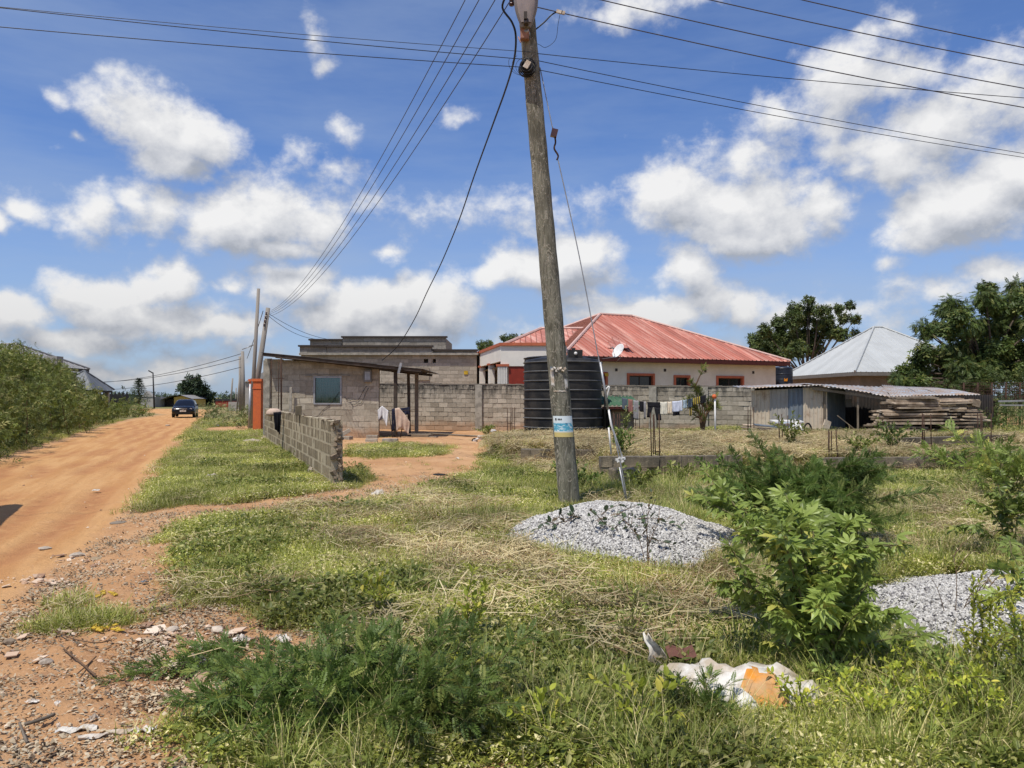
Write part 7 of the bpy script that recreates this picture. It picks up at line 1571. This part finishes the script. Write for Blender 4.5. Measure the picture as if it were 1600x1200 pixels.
C_l = tmpl_coll('tuft_lush', [blade_tuft(38,.03,.085,.005,1.3,.09,20+i,.6,.5) for i in range(4)], 'grass_lush')
def straw_mat(n, rad, L0, L1, w, seed, hmax=.07):
    R = np.random.default_rng(seed); V = []; T = []; A_ = []
    for k in range(n):
        a = R.uniform(0,6.283); r = rad*math.sqrt(R.random()); x, y = r*math.cos(a), r*math.sin(a); d = R.uniform(0,6.283); L = R.uniform(L0,L1); dx, dy = math.cos(d), math.sin(d); z0 = R.uniform(.003,hmax*.7); z1 = R.uniform(.003,hmax); zm = max(z0,z1)+R.uniform(0,.03); b = len(V); ww = w*R.uniform(.6,1.4)/2; bend = R.normal(0,.18)*L
        for q, z in ((-.5,z0),(0,zm),(.5,z1)):
            off = bend*(1-4*q*q)*.5; cx, cy = x+dx*L*q-dy*off, y+dy*L*q+dx*off; V += [(cx+dy*ww,cy-dx*ww,z),(cx-dy*ww,cy+dx*ww,z+ww*.8)]
        T += [(b,b+2,b+3),(b,b+3,b+1),(b+2,b+4,b+5),(b+2,b+5,b+3)]; A_ += [R.random()]*6
    return np.array(V), np.array(T), np.array(A_)
C_s = tmpl_coll('tuft_straw', [straw_mat(26,.15,.10,.34,.0042,140+i) for i in range(4)]+[blade_tuft(20,.06,.17,.0036,1.5,.11,40+i,.25,.75) for i in range(1)], 'straw')
C_r = tmpl_coll('tuft_red', [blade_tuft(28,.04,.13,.0026,1.15,.10,60+i,.6,.5) for i in range(2)]+[weed_tuft(60,.10,.10,.012,66,DIAM), weed_tuft(70,.07,.11,.010,67,DIAM)], 'straw_red')
C_w = tmpl_coll('tuft_weed', [weed_tuft(46,.08,.10,.020,80+i) for i in range(3)]+[weed_tuft(50,.11,.10,.020,85,LANCE)], 'weed')
C_t = tmpl_coll('tuft_tall', [blade_tuft(20,.14,.34,.0042,.85,.08,100+i,.7,.35) for i in range(4)], 'grass_tall')
C_b = tmpl_coll('tuft_broad', [weed_tuft(30,.12,.10,.038,160+i) for i in range(3)]+[weed_tuft(26,.10,.12,.045,165,PINN[0])], 'leaf_bush')
C_d = tmpl_coll('leaf_litter', [weed_tuft(14,.004,.10,.030,120+i,DIAM) for i in range(3)], 'litterleaf')
def sample(n, seed, rmax=70, r0=2.2, amax=40, pw=.9):
    """points in the wedge before the camera, density falling with distance"""
    R = np.random.default_rng(seed); u = R.random(n); k = 2-pw-.6; r = (r0**k+u*(rmax**k-r0**k))**(1/k); a = np.radians(R.uniform(-amax,amax,n)); return r*np.sin(a), r*np.cos(a), r, R
def heaps_out(x, y):
    return ((((x-1.20)/1.4)**2+((y-8.2)/1.65)**2+.9*(fbm(x*3,y*3,401,3)-.5)) > .74) & ((((x-3.55)/1.32)**2+((y-4.95)/1.9)**2+.9*(fbm(x*3,y*3,402,3)-.5)) > .76) & ((((x-1.15)/.33)**2+((y-3.85)/.20)**2) > 1)
def wallout(x, y):
    d = np.minimum.reduce([np.abs(sdpoly(x, y, [(1.7,14.86),(4.6,15.16),(4.6,15.38),(1.7,15.08)])), np.abs(sdpoly(x, y, [(10,16.0),(14.4,16.45),(14.4,16.7),(10,16.25)]))]); ins = (sdpoly(x, y, [(1.7,14.80),(4.6,15.10),(4.6,15.42),(1.7,15.12)]) < 0)|(sdpoly(x, y, [(10,15.95),(14.4,16.4),(14.4,16.72),(10,16.3)]) < 0); return ~ins
INHOUSE = [[(hx0-.1,HY-.1),(hx1+.1,HY-.1),(hx1+.1,HY+5.2),(hx0-.1,HY+5.2)], [(8.7,28.2),(11.3,27.7),(17.3,27.4),(17.4,31.8),(8.7,31)], [(tc.x-1.2,tc.y-1.2),(tc.x+1.2,tc.y-1.2),(tc.x+1.2,tc.y+1.2),(tc.x-1.2,tc.y+1.2)]]
def place(name, label, n, seed, coll, nt_, mat, prob, sc=(.8,1.3), rmax=60, tilt=.12, grow=55., far_pen=1.0):
    x, y, r, R = sample(n, seed, rmax); g, s, road = masks(x, y); p = prob(x, y, g, s, road, r, R)*heaps_out(x, y)*wallout(x, y)
    for Q in INHOUSE: p = p*(sdpoly(x, y, Q) > 0)
    # behind the compound wall nothing is seen
    wy = CW0[1]+(x-CW0[0])/(CW1[0]-CW0[0])*(CW1[1]-CW0[1]); p = p*~((x > CW0[0]) & (y > wy-.1) & (x < 14))
    k = R.random(n) < p; x, y, r = x[k], y[k], r[k]; m_ = len(x); z = height(x, y)+.004
    rot = np.stack([R.normal(0,tilt,m_),R.normal(0,tilt,m_),R.uniform(0,6.283,m_)],1); scl = R.uniform(sc[0],sc[1],m_)*(1+r/grow)*(.8+.5*fbm(x*.8,y*.8,seed,3))
    scatter(name, label, np.stack([x,y,z],1), rot, scl, R.integers(nt_, size=m_), coll, mat); print(name, m_)
N1 = lambda x, y, f, s: fbm(x*f, y*f, s, 4)
lush = lambda x, y: np.maximum(soft(G_STRIP,x,y,.2,.3), soft(gpoly([(290,850),(400,800),(520,840),(560,900),(420,930),(300,905)]),x,y,.2,.4))
place('grass', 'short green grass covering the field and verges', 170000, 1, C_g, 5, 'grass_green', lambda x,y,g,s,rd,r,R: g*(1-.45*s)*ss(.28,.55,N1(x,y,.9,201)+.14))
place('lush_grass', 'bright dense grass patches beside the low wall and road', 90000, 2, C_l, 4, 'grass_lush', lambda x,y,g,s,rd,r,R: g*(1-.9*s)*np.maximum(lush(x,y)*.9, .55*ss(.50,.66,N1(x,y,.7,202))))
place('straw', 'dry yellow straw lying over the field and platform', 120000, 3, C_s, 5, 'straw', lambda x,y,g,s,rd,r,R: g*np.clip(s*.42*(1-.7*soft(S_B,x,y,.3,.3))*ss(.36,.60,N1(x,y,1.6,213))+.13*ss(.50,.66,N1(x,y,1.3,203))+.5*(sdpoly(x,y,S_PLAT)<.3),0,1)*(1-.8*lush(x,y)), tilt=.2)
place('red_dry_weed', 'fine reddish brown dried weeds in front of the gravel', 70000, 4, C_r, 4, 'straw_red', lambda x,y,g,s,rd,r,R: g*np.clip(np.maximum(np.maximum(soft(S_B,x,y,.3,.3)*1.0,soft(S_A,x,y,.3,.6)*.20),soft(S_D,x,y,.3,.5)*.20)+.12*ss(.56,.70,N1(x,y,1.1,204)),0,1), rmax=25)
place('small_weeds', 'small leafy weeds scattered through the grass', 200000, 5, C_w, 4, 'weed', lambda x,y,g,s,rd,r,R: g*(1-.50*s)*.85*ss(.43,.62,N1(x,y,1.5,205)), rmax=40)
place('tall_grass', 'taller wispy grass standing in clumps', 27000, 6, C_t, 4, 'grass_tall', lambda x,y,g,s,rd,r,R: g*(x > -2.0)*(.04+(.45+.5*(x > 1.5))*ss(.54-.05*(x > 1.5),.66,N1(x,y,.8,206)))*(1-.5*s)*(y < 15), rmax=30, sc=(.6,1.1), grow=40)
place('broad_weeds', 'darker broad leaved weeds in patches through the field', 60000, 15, C_b, 4, 'leaf_bush', lambda x,y,g,s,rd,r,R: g*(1-.85*s)*.45*ss(.53,.66,N1(x,y,.75,215)), rmax=30, grow=40)
place('sparse_grass', 'sparse low tufts on the bare red soil', 26000, 7, C_g, 5, 'grass_green', lambda x,y,g,s,rd,r,R: (1-g)*(rd < .3)*.30*ss(.56,.68,N1(x,y,1.4,207)), rmax=30, sc=(.35,.7))
place('leaf_litter', 'dry leaf litter and crumbs of rubbish on the soil', 60000, 8, C_d, 3, 'litterleaf', lambda x,y,g,s,rd,r,R: (.25+.75*ss(.46,.62,N1(x,y,1.9,208)))*np.where(g > .5,.5,1.)*(rd < .4)*.55, rmax=16, sc=(.4,1.0), tilt=.08, grow=60)
def pebbles():
    x, y, r, R = sample(60000, 9, 26); g, s, road = masks(x, y); p = np.clip((1-g)*(.05+.8*ss(.50,.68,N1(x,y,.9,301)))*(1-.95*road)+.02*(1-g),0,1)*.30; k = R.random(len(x)) < p; x, y, r = x[k], y[k], r[k]; n = len(x)
    V, T, A_ = spread((STONE[0]*np.array([1,1,.5]),STONE[1]), np.stack([x,y,height(x,y)+.006],1), frames(np.stack([R.normal(0,1,n),R.normal(0,1,n),R.normal(0,.2,n)],1),None,.3,R), (.006+.026*R.random(n)**5)*(1+r/30), R); V = V
    stuff(npmesh('pebbles', V, T, MT['pebble'], None, A_), 'small pebbles and crumbs of brick on the red soil'); print('pebbles', n)
pebbles()
# ------------------------------------------------------------------ stones, litter, sack
def stone(label, px, py, w, h, mat='stone_pale', seed=0, flat=.5, name='stone', cat='stone', zoff=0.):
    R = np.random.default_rng(seed); p = gz(px,py); n = 3; me_ = MB(); V = []
    if mat in ('paper','sheet_blue','sack_white'):
        a = R.uniform(0,6.28); u = Vector((math.cos(a),math.sin(a),0)); v_ = Vector((-math.sin(a),math.cos(a),0)); N_ = 9; G_ = R.random((N_,N_)); P = []
        for i in range(N_):
            s = i/(N_-1)-.5; P.append([p+u*(w*(s+R.normal(0,.05)))+v_*(w*.7*((j/(N_-1)-.5)*(1-.5*abs(s))+R.normal(0,.05)))+Vector((0,0,.008+h*(.15+.95*G_[i,j]*(1-1.6*abs(s)**1.5)*(1-abs(j/(N_-1)-.5))))) for j in range(N_)])
        o = MB().grid(P, smooth=False).build(name, MT[mat]); top(o, p); tag(o, label, cat); return o
    import bmesh
    bm = bmesh.new(); bmesh.ops.create_icosphere(bm, subdivisions=2, radius=.5)
    for v in bm.verts:
        c = v.co; k = 1+.28*(R.random()-.5); v.co = Vector((c.x*w*k, c.y*w*.75*k, max(c.z,-.3)*h*k))
    me = bpy.data.meshes.new(name); bm.to_mesh(me); bm.free(); me.materials.append(MT[mat]); o = bpy.data.objects.new(name, me); _link(o); o.location = p+Vector((0,0,h*.25+zoff)); o.rotation_euler = (0,0,R.uniform(0,6)); tag(o, label, cat); return o
for i, (px, py, w, h, mt, lab) in enumerate((
 (332,753,.30,.12,'paper','crumpled white rag on the grass strip left of the low wall'),(487,745,.22,.20,'stone_pale','pinkish white lump in the grass beside the near end of the low wall'),(395,694,.7,.22,'stone_pale','pale rubble lump left of the dark rubble by the low wall'),(425,690,.9,.30,'rubble','dark grey heap of rubble at the foot of the low wall'),
 (592,786,.22,.16,'paper','crumpled silvery plastic in the straw right of the low wall'),(650,716,.32,.05,'paper','flat white scrap on the yard grass'),(686,745,.26,.05,'rubber','dark flat scrap on the red yard path'),(150,765,.16,.04,'sack_white','small pale scrap beside the road edge'),(185,818,.22,.03,'wood_grey','flat weathered stick on the dirt left of the grass'),
 (70,855,.15,.03,'stone_pale','flat pale stone near the left edge of the road'),(120,870,.16,.05,'stone_pale','tilted piece of broken tile on the dirt'),(150,876,.13,.03,'litterleaf','brown flake of bark beside the broken tile'),(300,1052,.22,.07,'wood_grey','broken brown tile piece by the tip of the dark shrub'),(330,1056,.26,.06,'stone_pale','large pale flat stone left of the dark shrub'),
 (375,1022,.10,.07,'paper','crumpled clear plastic bag left of the dark shrub'),(440,1022,.12,.07,'paper','white plastic lump above the dark shrub'),(325,1030,.07,.03,'paper','small white scrap on the soil near the flat stone'),(90,1130,.05,.02,'paper','tiny white chip on the soil at the lower left'),(50,1123,.06,.02,'paper','thin white shell like chip at the lower left'),(145,1155,.05,.035,'paper','small round white pebble by the pale paper strips'),
 (340,1000,.11,.05,'stone_pale','pale stone in the rubble line above the flat stones'),(270,998,.10,.04,'stone_pale','small flat stone at the left of the rubble line'),(310,905,.07,.04,'paper','tiny white scrap at the grass edge'),(225,925,.06,.03,'sheet_blue','small bluish scrap on the dirt beside yellow litter'),(72,1050,.08,.04,'stone_pale','pale pebble at the left among brown soil'),(15,1005,.09,.04,'rubble','dark stone at the left edge'),
 (262,665,.28,.10,'stone_pale','pale lump on the road verge near the paved strip'),(495,722,.14,.07,'paper','white pebble in the grass just left of the low wall'),(420,717,.22,.08,'stone_pale','yellowish lump in the grass strip'),(715,723,.12,.05,'paper','tiny white litter at the yard edge'),(870,745,.05,.03,'paper','tiny white flower like scrap near the pole'),(1440,990,.10,.05,'boxbrown','reddish stick like stone on the right gravel heap'),(1425,975,.12,.05,'wood_grey','brown broken twig piece on the right gravel heap'),
 (765,682,.25,.05,'paper','pale scrap on the soil by the tricycle'),(340,667,.25,.10,'sheet_blue','blue plastic scrap at the edge of the verge brush'),(370,664,.30,.08,'sheet_blue','second blue plastic scrap in the verge brush'),(845,642+45,.2,.1,'stone_pale','pale stone at the foot of the black tank'))):
    z = .0
    stone(lab, px, py, w, h, mt, 200+i, name='litter_piece' if mt in ('paper','sheet_blue','rubber','sack_white') else 'stone', cat='litter' if mt in ('paper','sheet_blue','rubber','sack_white') else 'stone')
# rubble line in the dirt (uncountable broken pieces)
R = np.random.default_rng(55); pts = []
for (px0, py0, px1, py1, n, sp) in ((230,1000,420,1070,170,.15),(0,905,110,915,90,.08),(90,870,210,905,70,.10),(40,1010,230,1090,45,.25),(300,1075,450,1130,45,.12),(540,760,560,790,0,.1)):
    a, b = gp(px0,py0), gp(px1,py1)
    for k in range(n): t = R.random(); pts.append((a.x+(b.x-a.x)*t+R.normal(0,sp), a.y+(b.y-a.y)*t+R.normal(0,sp)))
P = np.array(pts); n = len(P); z = height(P[:,0],P[:,1])+.012; V, T, A_ = spread((STONE[0]*np.array([1,1,.45]),STONE[1]), np.stack([P[:,0],P[:,1],z],1), frames(np.stack([R.normal(0,1,n),R.normal(0,1,n),R.normal(0,.25,n)],1),None,.25,R), .012+.045*R.random(n)**3, R)
stuff(npmesh('rubble_crumbs', V, T, MT['pebble'], None, A_), 'broken crumbs of tile, stone and mortar on the dirt at lower left')
# flat tile shards, twigs
TILE = T_([(-.5,-.3,0),(.4,-.4,.02),(.5,.25,.04),(-.3,.4,.02),(-.5,-.3,.06),(.4,-.4,.08),(.5,.25,.10),(-.3,.4,.08)], [(4,5,6),(4,6,7),(0,1,5),(0,5,4),(1,2,6),(1,6,5),(2,3,7),(2,7,6),(3,0,4),(3,4,7)])
n = 90; P = P[R.permutation(len(P))[:n]]; V, T, A_ = spread(TILE, np.stack([P[:,0],P[:,1],height(P[:,0],P[:,1])+.01],1), frames(np.stack([R.normal(0,1,n),R.normal(0,1,n),R.normal(0,.1,n)],1),None,.2,R), .03+.09*R.random(n)**2, R); stuff(npmesh('tile_shards', V, T, MT['pebble'], None, A_), 'flat pale shards of broken tile on the dirt at lower left')
def twig(label, pts, r=.006, mat='straw'):
    q = [gz(a,b)+Vector((0,0,.025)) for a, b in pts]; o = MB().tube(smooth_pts(q, 4), r, 5).build('twig', MT[mat]); top(o, q[0]); tag(o, label, 'twig')
twig('long curved dry stem on the dirt left of the dark shrub', [(82,995),(110,1015),(150,1025),(175,1020)], .004, 'stem_brown')
twig('forked dry stem lying near the long curved one', [(100,1035),(125,1060),(150,1085)], .005, 'stem_brown'); twig('thin dry stem crossing the forked one', [(150,1050),(135,1065),(120,1080)], .004, 'stem_brown')
twig('pale bent stick at the bottom left corner', [(30,1165),(35,1180),(42,1198)], .006, 'wood_grey'); twig('grey leaf like stick at the bottom left', [(38,1168),(60,1162),(85,1152)], .009, 'wood_grey')
# pale paper strips bottom left
for i, (px, py, l, w, rz_) in enumerate(((120,1172,.17,.05,.3),(165,1180,.22,.03,.45),(225,1170,.10,.05,.1))):
    p = gz(px,py); P_ = [[p+Matrix.Rotation(rz_,3,'Z')@Vector((l*(u/8-.5), w*(v/3-.5), .018+.010*math.sin(u*1.5+v*2+i))) for v in range(4)] for u in range(9)]
    o = MB().grid(P_, smooth=False).build('paper_strip', MT['paper' if i else 'sack_white']); top(o, p); tag(o, ['broad torn pale paper at the bottom left','long thin paper strip beside the torn paper','short white paper scrap right of the paper strip'][i], 'litter')
# yellow litter
for i, (px, py) in enumerate(((162,940),(168,999))):
    m = MB(); R_ = random.Random(i)
    for k in range(16): p = gz(px+R_.uniform(-22,22), py+R_.uniform(-5,5)); m.box(p+Vector((0,0,.02)), (.04,.02,.008), rz=R_.uniform(0,3), rx=R_.uniform(-.4,.4))
    o = m.build('yellow_netting', simple('yellow_net', (.62,.42,.05), .8)); top(o, gz(px,py)); tag(o, ['shredded yellow netting on the dirt near the grass tuft','fainter line of yellow netting lower on the dirt'][i], 'litter')
# torn sack foreground right
sk = thing('torn_sack', 'torn white woven sack with an orange printed patch lying in the grass', 'sack', tuple(gz(1120,1090)))
c = gz(1130,1122); P_ = []; R_ = random.Random(9)
for u in range(22):
    row = []
    for v in range(12):
        a = u/21; b = v/11; x = c.x-.29+.72*a+.03*math.sin(v*1.7); y = c.y-.16+.50*b-.12*a+.025*math.sin(u*1.1); z = c.z+.03+(.145+.04*a+.03*math.sin(a*7+1))*math.sin(math.pi*min(1,b*1.05+.02))**.8*math.sin(math.pi*min(1,a*.93+.05))**.6+.022*math.sin(u*.8+v*1.1)+.016*math.sin(u*.5-v*2.3)+.012*math.sin(u*2.1+v*.7)+R_.uniform(-.004,.004); row.append(Vector((x,y,z)))
    P_.append(row)
me = MB().grid(P_).build('cloth', MT['sack_white'], sk); me.data.materials.append(MT['sack_orange']); solid(me, .004)
for p in me.data.polygons:
    u, v = p.index // 11, p.index % 11
    if 11 <= u <= 14 and v <= 4-(u%2): p.material_index = 1
m = MB(); q = gz(1034,1085); m.grid([[q+Vector((-.05+.034*i*(1-j/8.5)-.006*j+.01*math.sin(j*1.7), .02*math.sin(i*1.3+j), .02+.034*j+.01*math.sin(i*2))) for j in range(8)] for i in range(6)]); o = m.build('torn_flap', MT['sack_white'], sk); solid(o, .004)
m = MB(); m.grid([[gz(1046,1085)+Vector((.030*i, .03*j, .13+.006*j+.012*math.sin(i*1.5))) for j in range(5)] for i in range(6)]); m.build('red_lining', simple('sack_red', (.16,.07,.05), .8), sk)
m = MB()
for k in range(5): m.box(gz(1026+k*7,1090)+Vector((0,0,.05+.012*math.sin(k*2))), (.03,.02,.03), rx=k)
m.build('orange_scrap', MT['sack_orange'], sk)

stems_plant('feathery_sprig', 'small feathery sprig growing in front of the torn sack', 'plant', gz(1095,1150), radial(7,.16,.15,301)+[(.05,0,.22),(-.12,.05,.2)], PINN, .07, 60, 'leaf_dark', 'stem', 302, up=.3, r0=.003, branch=10)
stems_plant('grass_clump', 'clump of upright pale green grass left of the torn sack', 'grass', gz(985,1045), radial(26,.12,.30,303,(1,1),.4), LANCE, .05, 6, 'grass_tall', 'stem', 304, up=.4, r0=.0022, start=.5)
